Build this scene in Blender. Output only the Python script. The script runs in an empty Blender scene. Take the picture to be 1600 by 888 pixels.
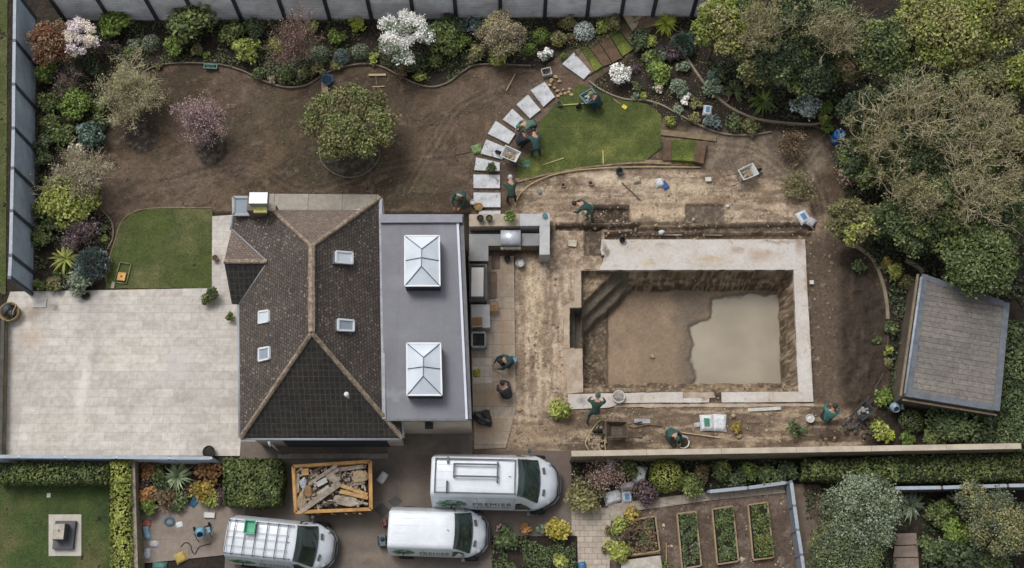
import bpy, bmesh, math, random
import numpy as np
from mathutils import Vector, Matrix, Euler
# ------------------------------------------------------------------ camera, world, sun, exposure
SC = bpy.context.scene
COL = SC.collection
HC = 55.4                     # camera height above the garden
TILT = math.radians(17.46)    # lean away from straight down
FPX = 1800.0                  # focal length in pixels of the 1600 px wide photo
cam_d = bpy.data.cameras.new('camera'); cam = bpy.data.objects.new('camera', cam_d); COL.objects.link(cam)
cam.location = (0, 0, HC); cam.rotation_euler = (TILT, 0, 0)
cam_d.sensor_width = 36.0; cam_d.lens = 36.0 * FPX / 1600.0; cam_d.clip_start = 1.0; cam_d.clip_end = 3000
SC.camera = cam
world = bpy.data.worlds.new('World'); SC.world = world; world.use_nodes = True
SUN_EL, SUN_AZ = math.radians(58), math.radians(-35)   # azimuth from north, towards the west is negative
wn = world.node_tree; wbg = wn.nodes['Background']
sky = wn.nodes.new('ShaderNodeTexSky'); sky.sky_type = 'NISHITA'; sky.sun_disc = False
sky.sun_elevation = SUN_EL; sky.sun_rotation = SUN_AZ; sky.air_density = 1.0; sky.dust_density = 5.0; sky.ozone_density = 1.0
hs = wn.nodes.new('ShaderNodeHueSaturation'); hs.inputs['Saturation'].default_value = 0.25
wn.links.new(sky.outputs[0], hs.inputs['Color']); wn.links.new(hs.outputs[0], wbg.inputs['Color'])
wbg.inputs['Strength'].default_value = 0.15
sun_d = bpy.data.lights.new('sun', 'SUN'); sun = bpy.data.objects.new('sun', sun_d); COL.objects.link(sun)
sun_d.energy = 1.15; sun_d.angle = math.radians(20); sun_d.color = (1.0, 0.97, 0.93)
sdir = Vector((math.sin(SUN_AZ) * math.cos(SUN_EL), math.cos(SUN_AZ) * math.cos(SUN_EL), math.sin(SUN_EL)))
sun.rotation_euler = sdir.to_track_quat('Z', 'Y').to_euler(); sun.location = (0, 0, 80)
SC.view_settings.view_transform = 'Standard'; SC.view_settings.look = 'None'
SC.view_settings.exposure = 0.22; SC.view_settings.gamma = 1.0; SC.view_settings.use_curve_mapping = False

# ------------------------------------------------------------------ small helpers
CT, ST = math.cos(TILT), math.sin(TILT)
def P(px, py, z=0.0):
    """world point at height z seen at a place of the survey picture"""
    xc, yc = (px - 800.0) / FPX, -(py - 444.0) / FPX
    dy = yc * CT + ST; dz = yc * ST - CT
    k = (HC - z) / (-dz)
    return Vector((xc * k, dy * k, z))
def PP(pts, z=0.0): return [P(x, y, z) for x, y in pts]
def pix(X, Y):
    """inverse of P for z = 0, on arrays"""
    x, y, z = X, Y, -HC
    yc = y * CT + z * ST; zc = -y * ST + z * CT
    return 800.0 + FPX * x / (-zc), 444.0 - FPX * yc / (-zc)
def lin(h):
    if isinstance(h, str):
        h = h.lstrip('#'); v = [int(h[i:i + 2], 16) / 255 for i in (0, 2, 4)]
    else: v = h
    return np.array([c / 12.92 if c <= 0.04045 else ((c + 0.055) / 1.055) ** 2.4 for c in v])
def rgba(h, k=1.0): c = lin(h) * k; return (float(c[0]), float(c[1]), float(c[2]), 1.0)
RNG = np.random.default_rng(7)
def link(o, parent=None):
    COL.objects.link(o)
    if parent is not None: o.parent = parent
    return o
def tag(o, label=None, cat=None, group=None, kind=None):
    if label: o['label'] = label
    if cat: o['category'] = cat
    if group: o['group'] = group
    if kind: o['kind'] = kind
    return o
def empty(name, loc=(0, 0, 0), rz=0.0, label=None, cat=None, group=None):
    o = bpy.data.objects.new(name, None); o.location = loc; o.rotation_euler = (0, 0, rz); o.empty_display_size = 0.2
    link(o); return tag(o, label, cat, group)
def dup(root, loc=None, rz=None, label=None, group=None, scale=None):
    r = root.copy(); COL.objects.link(r)
    if loc is not None: r.location = loc
    if rz is not None: r.rotation_euler = (0, 0, rz)
    if scale is not None: r.scale = scale
    if label: r['label'] = label
    if group: r['group'] = group
    def rec(a, b):
        for ch in list(a.children):
            c = ch.copy(); COL.objects.link(c); c.parent = b; rec(ch, c)
    rec(root, r); return r
class MB:
    """collects shapes, then links them as one mesh"""
    def __init__(s): s.bm = bmesh.new(); s.mi = 0
    def faces(s, vs, fs, smooth=False):
        b = [s.bm.verts.new(v) for v in vs]; out = []
        for f in fs:
            try: q = s.bm.faces.new([b[i] for i in f]); q.material_index = s.mi; q.smooth = smooth; out.append(q)
            except ValueError: pass
        return out
    def box(s, c, d, rz=0.0, rot=None, taper=1.0):
        x, y, z = d[0] / 2, d[1] / 2, d[2] / 2
        M = (rot.to_matrix() if rot is not None else Matrix.Rotation(rz, 3, 'Z')); c = Vector(c)
        vs = [c + M @ Vector((sx * x * (taper if sz > 0 else 1), sy * y * (taper if sz > 0 else 1), sz * z)) for sz in (-1, 1) for sx, sy in ((-1, -1), (1, -1), (1, 1), (-1, 1))]
        s.faces(vs, [(3, 2, 1, 0), (4, 5, 6, 7), (0, 1, 5, 4), (1, 2, 6, 5), (2, 3, 7, 6), (3, 0, 4, 7)])
        return s
    def prism(s, pts, z0, z1):
        """pts: xy outline; z0/z1: heights"""
        n = len(pts)
        a = sum(pts[i][0] * pts[(i + 1) % n][1] - pts[(i + 1) % n][0] * pts[i][1] for i in range(n))
        if a < 0: pts = list(reversed(pts))
        vs = [(p[0], p[1], z0) for p in pts] + [(p[0], p[1], z1) for p in pts]
        s.faces(vs, [tuple(reversed(range(n))), tuple(range(n, 2 * n))] + [(i, (i + 1) % n, n + (i + 1) % n, n + i) for i in range(n)])
        return s
    def beam(s, a, b, w, h, up=(0, 0, 1)):
        a, b = Vector(a), Vector(b); d = (b - a); L = d.length
        if L < 1e-6: return s
        d.normalize(); u = Vector(up); sd = d.cross(u)
        if sd.length < 1e-4: sd = d.cross(Vector((1, 0, 0)))
        sd.normalize(); u = sd.cross(d)
        vs = [p + sd * (i * w / 2) + u * (j * h / 2) for p in (a, b) for i, j in ((-1, -1), (1, -1), (1, 1), (-1, 1))]
        s.faces(vs, [(0, 1, 2, 3), (7, 6, 5, 4), (0, 4, 5, 1), (1, 5, 6, 2), (2, 6, 7, 3), (3, 7, 4, 0)])
        return s
    def tube(s, pts, r, n=8, cap=True, smooth=True):
        pts = [Vector(p) for p in pts]; rs = r if hasattr(r, '__len__') else [r] * len(pts); rings = []
        for i, p in enumerate(pts):
            d = (pts[min(i + 1, len(pts) - 1)] - pts[max(i - 1, 0)]).normalized()
            a = d.cross(Vector((0, 0, 1)));
            if a.length < 1e-3: a = d.cross(Vector((1, 0, 0)))
            a.normalize(); b = a.cross(d)
            rings.append([s.bm.verts.new(p + (a * math.cos(t) + b * math.sin(t)) * rs[i]) for t in [2 * math.pi * k / n for k in range(n)]])
        for q, w in zip(rings, rings[1:]):
            for k in range(n):
                f = s.bm.faces.new((q[k], q[(k + 1) % n], w[(k + 1) % n], w[k])); f.material_index = s.mi; f.smooth = smooth
        if cap:
            for q in (list(reversed(rings[0])), rings[-1]):
                f = s.bm.faces.new(q); f.material_index = s.mi
        return s
    def lathe(s, c, prof, n=20, smooth=True, sx=1.0, sy=1.0):
        """prof: (radius, z) from the bottom centre round to the end"""
        c = Vector(c); rings = []
        for r, z in prof:
            rings.append([s.bm.verts.new(c + Vector((max(r, 1e-4) * sx * math.cos(2 * math.pi * k / n), max(r, 1e-4) * sy * math.sin(2 * math.pi * k / n), z))) for k in range(n)])
        for q, w in zip(rings, rings[1:]):
            for k in range(n):
                f = s.bm.faces.new((q[k], q[(k + 1) % n], w[(k + 1) % n], w[k])); f.material_index = s.mi; f.smooth = smooth
        return s
    def blob(s, c, r, seed=0, rough=0.2, sub=2, flat=1.0):
        """an irregular lump"""
        rs = np.random.RandomState(seed); r3 = r if hasattr(r, '__len__') else (r, r, r * flat)
        t = bmesh.new(); bmesh.ops.create_icosphere(t, subdivisions=sub, radius=1.0)
        ph = rs.rand(6) * 6.28; t.verts.ensure_lookup_table()
        vs = []
        for v in t.verts:
            q = v.co; k = 1 + rough * (math.sin(3 * q.x + ph[0]) * math.sin(2.6 * q.y + ph[1]) + 0.6 * math.sin(6 * q.y + ph[2]) * math.sin(5.2 * q.z + ph[3]) + 0.5 * (rs.rand() - 0.5))
            vs.append(Vector(c) + Vector((q.x * r3[0] * k, q.y * r3[1] * k, q.z * r3[2] * k)))
        fs = [[v.index for v in f.verts] for f in t.faces]; t.free()
        s.faces(vs, fs, smooth=rough < 0.15); return s
    def build(s, name, mats, parent=None, bevel=0.0, loc=None):
        if bevel: bmesh.ops.bevel(s.bm, geom=[e for e in s.bm.edges if not e.smooth or e.calc_face_angle(0) > 0.5], offset=bevel, segments=2, affect='EDGES', clamp_overlap=True)
        me = bpy.data.meshes.new(name); s.bm.to_mesh(me); s.bm.free()
        for m in (mats if isinstance(mats, (list, tuple)) else [mats]): me.materials.append(m)
        o = bpy.data.objects.new(name, me)
        if loc is not None: o.location = loc
        return link(o, parent)
def raw_mesh(name, V, F, mats=None, attrs=None, smooth=False, uv=None):
    """numpy mesh: V (n,3), F (m,k)"""
    V = np.asarray(V, np.float32); F = np.asarray(F, np.int32); k = F.shape[1]
    me = bpy.data.meshes.new(name); me.vertices.add(len(V)); me.vertices.foreach_set('co', V.ravel())
    me.loops.add(F.size); me.loops.foreach_set('vertex_index', F.ravel())
    me.polygons.add(len(F)); me.polygons.foreach_set('loop_start', np.arange(0, F.size, k, dtype=np.int32))
    try: me.polygons.foreach_set('loop_total', np.full(len(F), k, np.int32))
    except Exception: pass
    if smooth: me.polygons.foreach_set('use_smooth', np.ones(len(F), bool))
    for m in (mats if isinstance(mats, (list, tuple)) else [mats] if mats else []): me.materials.append(m)
    for nm, (dom, arr) in (attrs or {}).items():
        arr = np.asarray(arr, np.float32)
        if arr.ndim == 1:
            a = me.attributes.new(nm, 'FLOAT', dom); a.data.foreach_set('value', arr)
        else:
            a = me.attributes.new(nm, 'FLOAT_COLOR', dom)
            a.data.foreach_set('color', np.concatenate([arr[:, :3], np.ones((len(arr), 1), np.float32)], 1).ravel())
    if uv is not None:
        l = me.uv_layers.new(name='UVMap'); l.data.foreach_set('uv', np.asarray(uv, np.float32)[F.ravel()].ravel())
    me.update(calc_edges=True)
    return me

# ------------------------------------------------------------------ noise on arrays
_LAT = np.random.default_rng(3).random((256, 256))
def vnoise(x, y):
    xi = np.floor(x).astype(int); yi = np.floor(y).astype(int); fx = x - xi; fy = y - yi
    fx = fx * fx * (3 - 2 * fx); fy = fy * fy * (3 - 2 * fy)
    g = lambda a, b: _LAT[a % 256, b % 256]
    return (g(xi, yi) * (1 - fx) + g(xi + 1, yi) * fx) * (1 - fy) + (g(xi, yi + 1) * (1 - fx) + g(xi + 1, yi + 1) * fx) * fy
def fbm(x, y, o=4, s=1.0, seed=0):
    t = 0; a = 1.0; w = 0; x = x * s + seed * 17.3; y = y * s + seed * 9.1
    for i in range(o):
        t = t + a * vnoise(x, y); w += a; a *= 0.55; x = x * 2.03 + 5.1; y = y * 2.03 + 1.7
    return t / w
def inside(X, Y, poly):
    r = np.zeros(X.shape, bool); n = len(poly)
    for i in range(n):
        x1, y1 = poly[i][0], poly[i][1]; x2, y2 = poly[(i + 1) % n][0], poly[(i + 1) % n][1]
        if y1 == y2: continue
        c = (y1 > Y) != (y2 > Y)
        r ^= c & (X < (x2 - x1) * (Y - y1) / (y2 - y1) + x1)
    return r
def sdist(X, Y, poly, closed=True):
    """distance to an outline, positive inside"""
    d = np.full(X.shape, 1e9); n = len(poly)
    for i in range(n if closed else n - 1):
        x1, y1 = poly[i][0], poly[i][1]; x2, y2 = poly[(i + 1) % n][0], poly[(i + 1) % n][1]
        dx, dy = x2 - x1, y2 - y1; L = dx * dx + dy * dy + 1e-9
        t = np.clip(((X - x1) * dx + (Y - y1) * dy) / L, 0, 1)
        d = np.minimum(d, np.hypot(X - x1 - t * dx, Y - y1 - t * dy))
    return np.where(inside(X, Y, poly), d, -d) if closed else d
def sm(a, b, x): t = np.clip((x - a) / (b - a), 0, 1); return t * t * (3 - 2 * t)
def curve(pts, n=8, closed=False):
    """Catmull-Rom through 2-D or 3-D points"""
    p = [np.array(q, float) for q in pts]; out = []; N = len(p)
    for i in range(N if closed else N - 1):
        a, b, c, d = (p[(i - 1) % N] if closed or i > 0 else p[i]), p[i], p[(i + 1) % N], (p[(i + 2) % N] if closed or i + 2 < N else p[(i + 1) % N])
        for k in range(n):
            t = k / n; out.append(0.5 * ((2 * b) + (-a + c) * t + (2 * a - 5 * b + 4 * c - d) * t * t + (-a + 3 * b - 3 * c + d) * t ** 3))
    if not closed: out.append(p[-1])
    return [tuple(q) for q in out]

# ------------------------------------------------------------------ materials
def new_mat(name):
    m = bpy.data.materials.new(name); m.use_nodes = True; nt = m.node_tree
    return m, nt, nt.nodes['Principled BSDF']
def N(nt, typ, **kw):
    n = nt.nodes.new('ShaderNode' + typ)
    for k, v in kw.items():
        if k.startswith('i_'):
            n.inputs[k[2:].replace('_', ' ')].default_value = v
        else: setattr(n, k, v)
    return n
def ramp(nt, fac, stops):
    r = nt.nodes.new('ShaderNodeValToRGB'); e = r.color_ramp.elements
    while len(e) < len(stops): e.new(0.5)
    for q, (p, c) in zip(e, stops): q.position = p; q.color = c if len(c) == 4 else (*c, 1)
    nt.links.new(fac, r.inputs[0]); return r.outputs[0]
def mixc(nt, fac, a, b, mode='MIX'):
    m = nt.nodes.new('ShaderNodeMix'); m.data_type = 'RGBA'; m.blend_type = mode
    for sock, v in ((m.inputs[0], fac), (m.inputs[6], a), (m.inputs[7], b)):
        if hasattr(v, 'links') or isinstance(v, bpy.types.NodeSocket): nt.links.new(v, sock)
        else: sock.default_value = v
    return m.outputs[2]
def noise(nt, vec, scale, detail=4, rough=0.6, out=0):
    n = N(nt, 'TexNoise'); n.inputs['Scale'].default_value = scale; n.inputs['Detail'].default_value = detail; n.inputs['Roughness'].default_value = rough
    if vec is not None: nt.links.new(vec, n.inputs['Vector'])
    return n.outputs[out]
def coords(nt, which='Object'): return nt.nodes.new('ShaderNodeTexCoord').outputs[which]
def bump(nt, b, h, strength=0.4, dist=0.05):
    n = N(nt, 'Bump'); n.inputs['Strength'].default_value = strength; n.inputs['Distance'].default_value = dist
    nt.links.new(h, n.inputs['Height']); nt.links.new(n.outputs[0], b.inputs['Normal'])
def plain(name, c, rough=0.6, var=0.18, scale=3.0, metal=0.0, bmp=0.0, fine=40.0, spec=0.4, c2=None, geo='Object', coat=0.0):
    """a worn, slightly uneven surface of one colour"""
    m, nt, b = new_mat(name); v = coords(nt, geo)
    n1 = noise(nt, v, scale, 5, 0.65); n2 = noise(nt, v, fine, 3, 0.6)
    d = rgba(c2, 1) if c2 else rgba(c, 1 - 2 * var); l = rgba(c, 1 + var)
    a = ramp(nt, n1, [(0.3, d), (0.68, l)])
    a2 = mixc(nt, 0.35, a, ramp(nt, n2, [(0.35, (1 - 2 * var,) * 3), (0.65, (1.0,) * 3)]), 'MULTIPLY')
    nt.links.new(a2, b.inputs['Base Color']); b.inputs['Roughness'].default_value = rough; b.inputs['Metallic'].default_value = metal
    b.inputs['Specular IOR Level'].default_value = spec; b.inputs['Coat Weight'].default_value = coat
    if bmp: bump(nt, b, n2, bmp, 0.03)
    return m
def spots(nt, a, v, lst, rough=0.5, nscale=1.6):
    """stains with ragged edges at fixed places: (x, y, radius x, radius y, colour, strength)"""
    nz = noise(nt, v, nscale, 5, 0.7, 1); sc = N(nt, 'VectorMath'); sc.operation = 'SCALE'; sc.inputs['Scale'].default_value = rough * 2; nt.links.new(nz, sc.inputs[0])
    ad = N(nt, 'VectorMath'); ad.operation = 'ADD'; nt.links.new(v, ad.inputs[0]); nt.links.new(sc.outputs[0], ad.inputs[1])
    for x, y, rx, ry, c, k in lst:
        mp = N(nt, 'Mapping'); mp.vector_type = 'TEXTURE'; mp.inputs['Location'].default_value = (x + rough, y + rough, 0); mp.inputs['Scale'].default_value = (rx, ry, 50); nt.links.new(ad.outputs[0], mp.inputs[0])
        ln = N(nt, 'VectorMath'); ln.operation = 'LENGTH'; nt.links.new(mp.outputs[0], ln.inputs[0]); a = mixc(nt, ramp(nt, ln.outputs['Value'], [(0.25, (k, k, k)), (1.0, (0, 0, 0))]), a, rgba(c))
    return a
def at_px(lst): return [(P(x, y).x, P(x, y).y, rx / 31, ry / 31, c, k) for x, y, rx, ry, c, k in lst]
_mc = {}
def pm(name, c, **kw):
    if name not in _mc: _mc[name] = plain(name, c, **kw)
    return _mc[name]
# ------------------------------------------------------------------ the ground: one height field with worked soil, beds and trenches
# outlines surveyed from above, in survey coordinates; all are turned into ground positions with P()
BROWN = [(165, 396), (177, 371), (174, 350), (152, 335), (140, 300), (150, 250), (168, 205), (185, 175), (205, 150), (215, 130), (232, 110), (262, 100), (300, 99), (345, 102), (380, 112), (410, 125), (448, 138), (480, 134), (505, 117), (535, 105), (575, 100), (600, 106), (625, 120), (650, 132), (675, 138), (700, 131), (722, 114), (742, 104), (790, 103), (845, 110), (862, 95), (905, 70), (960, 38), (1000, 30), (1040, 30), (1000, 60), (990, 85), (960, 105), (930, 125), (925, 140), (980, 160), (1040, 185), (1090, 210), (1200, 212), (1290, 200), (1310, 230), (1350, 360), (1385, 420), (1390, 600), (1370, 640), (1350, 700), (740, 712), (735, 330), (330, 330), (230, 420), (190, 455), (165, 450)]
SAND = [(806, 292), (850, 280), (905, 268), (960, 262), (1040, 262), (1110, 268), (1160, 275), (1225, 285), (1262, 305), (1268, 345), (1268, 362), (945, 362), (945, 422), (912, 424), (912, 615), (890, 640), (860, 660), (806, 660), (806, 400), (866, 400), (866, 345), (800, 338)]
MIDB = [(740, 640), (860, 635), (900, 628), (1275, 630), (1275, 380), (1262, 370), (1262, 340), (1310, 330), (1312, 480), (1312, 640), (1350, 660), (1350, 700), (1100, 703), (740, 712)]
GREYB = [(1040, 212), (1120, 205), (1205, 214), (1280, 222), (1290, 270), (1240, 290), (1150, 276), (1060, 262)]
DARKR = [(1308, 400), (1340, 385), (1370, 420), (1388, 480), (1388, 580), (1370, 620), (1340, 645), (1310, 625)]
HOLES = [([(926, 320), (982, 320), (985, 325), (985, 345), (980, 347), (922, 347)], -0.45, '#41372d', 0.05),
         ([(1071, 319), (1132, 319), (1132, 350), (1071, 350)], -0.12, '#5a4f45', 0.06),
         ([(913, 350), (941, 350), (941, 399), (913, 399)], -0.15, '#52463b', 0.1),
         ([(868, 350), (1000, 349), (1000, 358), (868, 359)], -0.35, '#43382e', 0.05),
         ([(984, 347), (1070, 347), (1070, 352), (984, 353)], -0.2, '#7a6851', 0.04),
         ([(990, 354), (1275, 347), (1275, 360), (990, 361)], -0.35, '#594c3f', 0.06),
         ([(946, 363), (1270, 362), (1270, 374), (946, 374)], -0.4, '#6a5a49', 0.05),
         ([(1248, 372), (1263, 372), (1276, 628), (1271, 628)], -0.15, '#584a3d', 0.05),
         ([(780, 392), (792, 392), (790, 421), (765, 421), (766, 395)], -0.05, '#6f6052', 0.05)]
POOL = [(908, 422), (1240, 422), (1247, 612), (911, 613), (910, 545), (890, 544), (890, 481), (908, 480)]
TRUCKYARD = [(374, 712), (440, 705), (600, 690), (630, 668), (738, 668), (738, 712), (892, 704), (893, 790), (960, 792), (955, 905), (215, 905), (215, 795), (300, 770), (345, 790), (374, 790)]
STAINS_SAND = [((830, 452, 14, 45), '#bfa98a'), ((838, 520, 12, 60), '#b8a283'), ((1020, 330, 60, 12), '#b09a7c'), ((950, 278, 40, 7), '#bfae94'), ((1080, 292, 50, 9), '#b3a084'), ((1010, 288, 30, 6), '#c0b097'), ((875, 320, 26, 22), '#7d6852'), ((850, 390, 30, 10), '#806a54'), ((885, 408, 22, 9), '#776350'), ((880, 590, 18, 40), '#a48c74'), ((1180, 300, 35, 14), '#8d785e'), ((1110, 316, 45, 12), '#82694e'), ((815, 560, 8, 60), '#8a735b'), ((895, 500, 7, 60), '#8e775f')]

def norms(pl):
    out = []
    for i in range(len(pl)):
        a, b = pl[max(0, i - 1)], pl[min(len(pl) - 1, i + 1)]; L = math.hypot(b[0] - a[0], b[1] - a[1]) + 1e-6; out.append((-(b[1] - a[1]) / L, (b[0] - a[0]) / L))
    return out
TRACKS = [(curve([(815, 680), (845, 600), (850, 500), (845, 420), (870, 370)], 5), .5), (curve([(830, 300), (900, 300), (1000, 290), (1120, 295), (1240, 270), (1280, 230)], 5), .5), (curve([(760, 690), (900, 680), (1050, 645), (1200, 660), (1340, 690)], 5), .45), (curve([(1290, 690), (1295, 560), (1285, 420), (1290, 320), (1250, 240)], 5), .5), (curve([(640, 300), (680, 230), (720, 170), (800, 130)], 5), .3), (curve([(240, 290), (380, 260), (480, 300), (620, 260), (735, 250)], 5), .25), (curve([(1100, 230), (1180, 240), (1240, 290), (1270, 340)], 5), .5)]
def ground_colour(px, py, X, Y):
    n1 = fbm(X, Y, 5, 0.35, 1); n2 = fbm(X, Y, 4, 1.7, 2); n3 = fbm(X, Y, 3, 6.0, 3); n4 = fbm(X, Y, 4, 0.8, 5)
    wx = (fbm(X, Y, 3, 0.9, 7) - 0.5) * 22; wy = (fbm(X, Y, 3, 0.9, 8) - 0.5) * 22
    wx2 = (fbm(X, Y, 3, 3.5, 9) - 0.5) * 5; wy2 = (fbm(X, Y, 3, 3.5, 10) - 0.5) * 5
    def C(h): return lin(h)[None, :]
    def over(c, w, h): return c * (1 - w[:, None]) + C(h) * w[:, None]
    c = np.repeat(C('#2f2923'), len(px), 0)
    c = over(c, sm(0.45, 0.65, n2) * 0.6, '#3d342c')
    qx, qy = px + wx2, py + wy2
    w = sm(-1.5, 2.5, sdist(qx, qy, BROWN)); w0 = w; c = over(c, w, '#5c4c3b')
    c = over(c, w * sm(0.5, 0.68, n1) * 0.75, '#66564a'); c = over(c, w * sm(0.5, 0.36, n1) * 0.7, '#3f362c'); c = over(c, w * sm(0.54, 0.7, n4) * 0.5, '#3f3529')
    # damp and turfed-off ground near the stepping stones
    for (cx, cy, rx, ry, h, k) in ((820, 280, 60, 45, '#4a3f35', 0.8), (690, 300, 60, 30, '#40342a', 0.7), (690, 240, 40, 60, '#493b2f', 0.5), (880, 120, 30, 30, '#5f4c3e', 0.8), (790, 225, 45, 60, '#54463a', 0.6), (330, 150, 90, 50, '#4b3e31', 0.6), (640, 190, 90, 60, '#5c4e40', 0.5), (480, 100, 50, 40, '#33291f', 0.0), (250, 290, 60, 40, '#5a4c3f', 0.6)):
        r = ((px + wx - cx) / rx) ** 2 + ((py + wy - cy) / ry) ** 2; c = over(c, w * np.exp(-r * 1.2) * k, h)
    rut = fbm(X * 0.6 + Y * 0.25, Y * 2.2 - X * 0.9, 4, 1.1, 33); c = over(c, w0 * sm(0.54, 0.64, rut) * 0.4, '#3a3128'); c = over(c, w0 * sm(0.60, 0.70, fbm(X, Y, 4, 2.6, 34)) * 0.45, '#75655299'[:7]); c = over(c, w0 * sm(0.57, 0.67, fbm(X, Y, 3, 0.28, 35)) * 0.4, '#434030')
    g = sm(-14, 8, sdist(px + wx, py + wy, GREYB)); c = over(c, g, '#685b4d'); c = over(c, g * sm(0.45, 0.6, n2), '#7d6e5d')
    g = sm(-7, 8, sdist(px + wx * 0.5, py + wy * 0.5, MIDB)); c = over(c, g, '#6e5d4c'); c = over(c, g * sm(0.48, 0.64, n2) * 0.8, '#8b7760'); c = over(c, g * sm(0.5, 0.36, n4) * 0.8, '#52453a')
    for pl_, k_ in TRACKS:
        for o_ in (-5.5, 5.5):
            q_ = [(a + o_ * n_[0], b + o_ * n_[1]) for (a, b), n_ in zip(pl_, norms(pl_))]; d = -sdist(px + wx2 * 0.4, py + wy2 * 0.4, q_, False) * -1; k_ = k_ * .72; t = np.exp(-(d / 2.3) ** 2) * k_ * sm(0.3, 0.55, n2); c = over(c, t, '#40362c'); c = over(c, np.exp(-((d - 4.5) / 1.6) ** 2) * k_ * 0.5, '#9a8874')
    band = sm(1262, 1268, px) * sm(1318, 1300, px + wx * .4) * sm(360, 385, py) * sm(700, 660, py); c = over(c, band * 0.85, '#56483c')
    g = sm(-14, 16, sdist(px + wx, py + wy, DARKR)); c = over(c, g, '#3b322a')
    tr = g * sm(0.5, 0.62, fbm(X * 1.3, Y * 0.25, 4, 2.2, 31)); c = over(c, tr * 0.6, '#4b3f34')
    g = sm(-6, 6, sdist(px + wx * 0.5, py + wy * 0.5, SAND)); c = over(c, g, '#8f7b67')
    c = over(c, g * sm(0.46, 0.6, n2) * 0.8, '#a8947d'); c = over(c, g * sm(0.5, 0.38, n4) * 0.75, '#75644f'); c = over(c, g * sm(0.56, 0.66, n3) * 0.4, '#b8a68e')
    stk = fbm(X * 2.5, Y * 0.4, 4, 2.0, 21)     # wheel and bucket scrapes running along the poolside
    sw = g * sm(790, 812, px) * sm(905, 895, px) * sm(405, 430, py); c = over(c, sw * sm(0.52, 0.62, stk) * 0.6, '#bba98f'); c = over(c, sw * sm(0.47, 0.38, stk) * 0.6, '#76634f')
    stk2 = fbm(X * 0.35, Y * 2.6, 4, 2.0, 22); sh = np.maximum(g * sm(355, 345, py), sm(-10, 5, sdist(px, py, MIDB)) * sm(628, 636, py)); c = over(c, sh * sm(0.53, 0.63, stk2) * 0.45, '#b9a384'); c = over(c, sh * sm(0.47, 0.37, stk2) * 0.5, '#5d4c3d')
    for (cx, cy, rx, ry), h in STAINS_SAND:
        r = ((px + wx * .5 - cx) / rx) ** 2 + ((py + wy * .5 - cy) / ry) ** 2; c = over(c, np.exp(-r * 1.3) * 0.75 * sm(0.3, 0.6, n3 * 0.5 + n2 * 0.5 + 0.08), h)
    r = ((px + wx * .5 - 800) / 70) ** 2 + ((py + wy * .3 - 682) / 22) ** 2; c = over(c, np.exp(-r) * 0.8, '#9a8469')
    VEG = [(945, 790), (1020, 778), (1110, 770), (1225, 757), (1280, 757), (1300, 900), (930, 900)]
    g = sm(-2, 2, sdist(qx, qy, VEG)); c = over(c, g, '#594b40'); c = over(c, g * sm(0.48, 0.62, n2) * 0.7, '#75655a')
    # the neighbour's side
    g = (py > 712) & (px > 893); c = np.where((g & (sdist(qx, qy, VEG) < 0))[:, None], c * 0.9, c)
    for poly, z, h, e in HOLES:
        w = sm(-1.2, 1.5, sdist(px + wx2 * 0.5, py + wy2 * 0.5, poly)); c = over(c, w * 0.95, h); c = over(c, w * sm(0.55, 0.65, n3) * 0.5, '#7c6b58')
    for (cx, cy, r) in ((222, 214, 26), (330, 232, 26)):          # dug tree rings
        d = np.hypot(px + wx2 - cx, (py + wy2 - cy)); c = over(c, sm(r + 3, r - 4, d) * 0.9, '#38322d'); c = over(c, sm(r + 3, r - 4, d) * sm(0.5, 0.62, n3) * 0.6, '#5c554d')
    d = np.hypot((px + wx2 - 545) / 47, (py + wy2 - 240) / 38); c = over(c, sm(1.04, 0.98, d) * 0.9, '#3d3830'); c = over(c, sm(1.04, 0.98, d) * sm(0.5, 0.6, n3) * 0.6, '#5a5348')
    c = c * 0.84 + c.mean(1, keepdims=True) * 0.16
    return c * (0.80 + 0.40 * n3)[:, None]
def ground_height(px, py, X, Y):
    soil = (fbm(X, Y, 4, 1.2, 11) - 0.5) * 0.10 + (fbm(X, Y, 3, 5.0, 12) - 0.5) * 0.05
    z = soil - 0.03
    bed = sm(3, -3, sdist(px, py, BROWN)); z = z + bed * ((fbm(X, Y, 3, 6.5, 13) - 0.5) * 0.10 + 0.02)
    dk = sm(-14, 16, sdist(px, py, DARKR)); z = z + dk * (fbm(X, Y, 4, 2.5, 14) * 0.35 - 0.03)
    wx2 = (fbm(X, Y, 3, 3.5, 9) - 0.5) * 4
    for poly, dz, h, e in HOLES:
        w = sm(-1.0, 1.4, sdist(px + wx2 * 0.6, py + wx2 * 0.6, poly)); z = z + dz * w
    for (cx, cy, r) in ((222, 214, 26), (330, 232, 26)):
        d = np.hypot(px - cx, py - cy); z = z + sm(r + 3, r - 4, d) * (0.10 + (fbm(X, Y, 3, 7.0, 15) - 0.5) * 0.2)
    d = np.hypot((px - 545) / 47, (py - 240) / 38); z = z + sm(1.02, 0.9, d) * 0.1
    d = ((px - 1305) / 26) ** 2 + ((py - 690) / 9) ** 2; z = z - np.exp(-d) * 0.35     # hollow by the wall
    # paved areas lie on a flat bed
    flat = np.zeros(len(px), bool)
    for poly in FLATS: flat |= sdist(px, py, poly) > -2.0
    z = np.where(flat, np.minimum(z * 0.15 - 0.035, -0.02), z)
    return z
PAVING = [(8, 480), (4, 455), (331, 450), (331, 338), (364, 336), (500, 400), (480, 700), (440, 712), (374, 713), (3, 713)]
SIDEPATIO = [(730, 390), (803, 390), (806, 640), (738, 640)]
KITCHEN = [(728, 330), (862, 330), (862, 400), (806, 404), (728, 404)]
SETTS = [(893, 704), (893, 788), (905, 790), (945, 792), (955, 905), (870, 905), (768, 905), (765, 835), (800, 836), (895, 836), (893, 790)]
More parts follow.
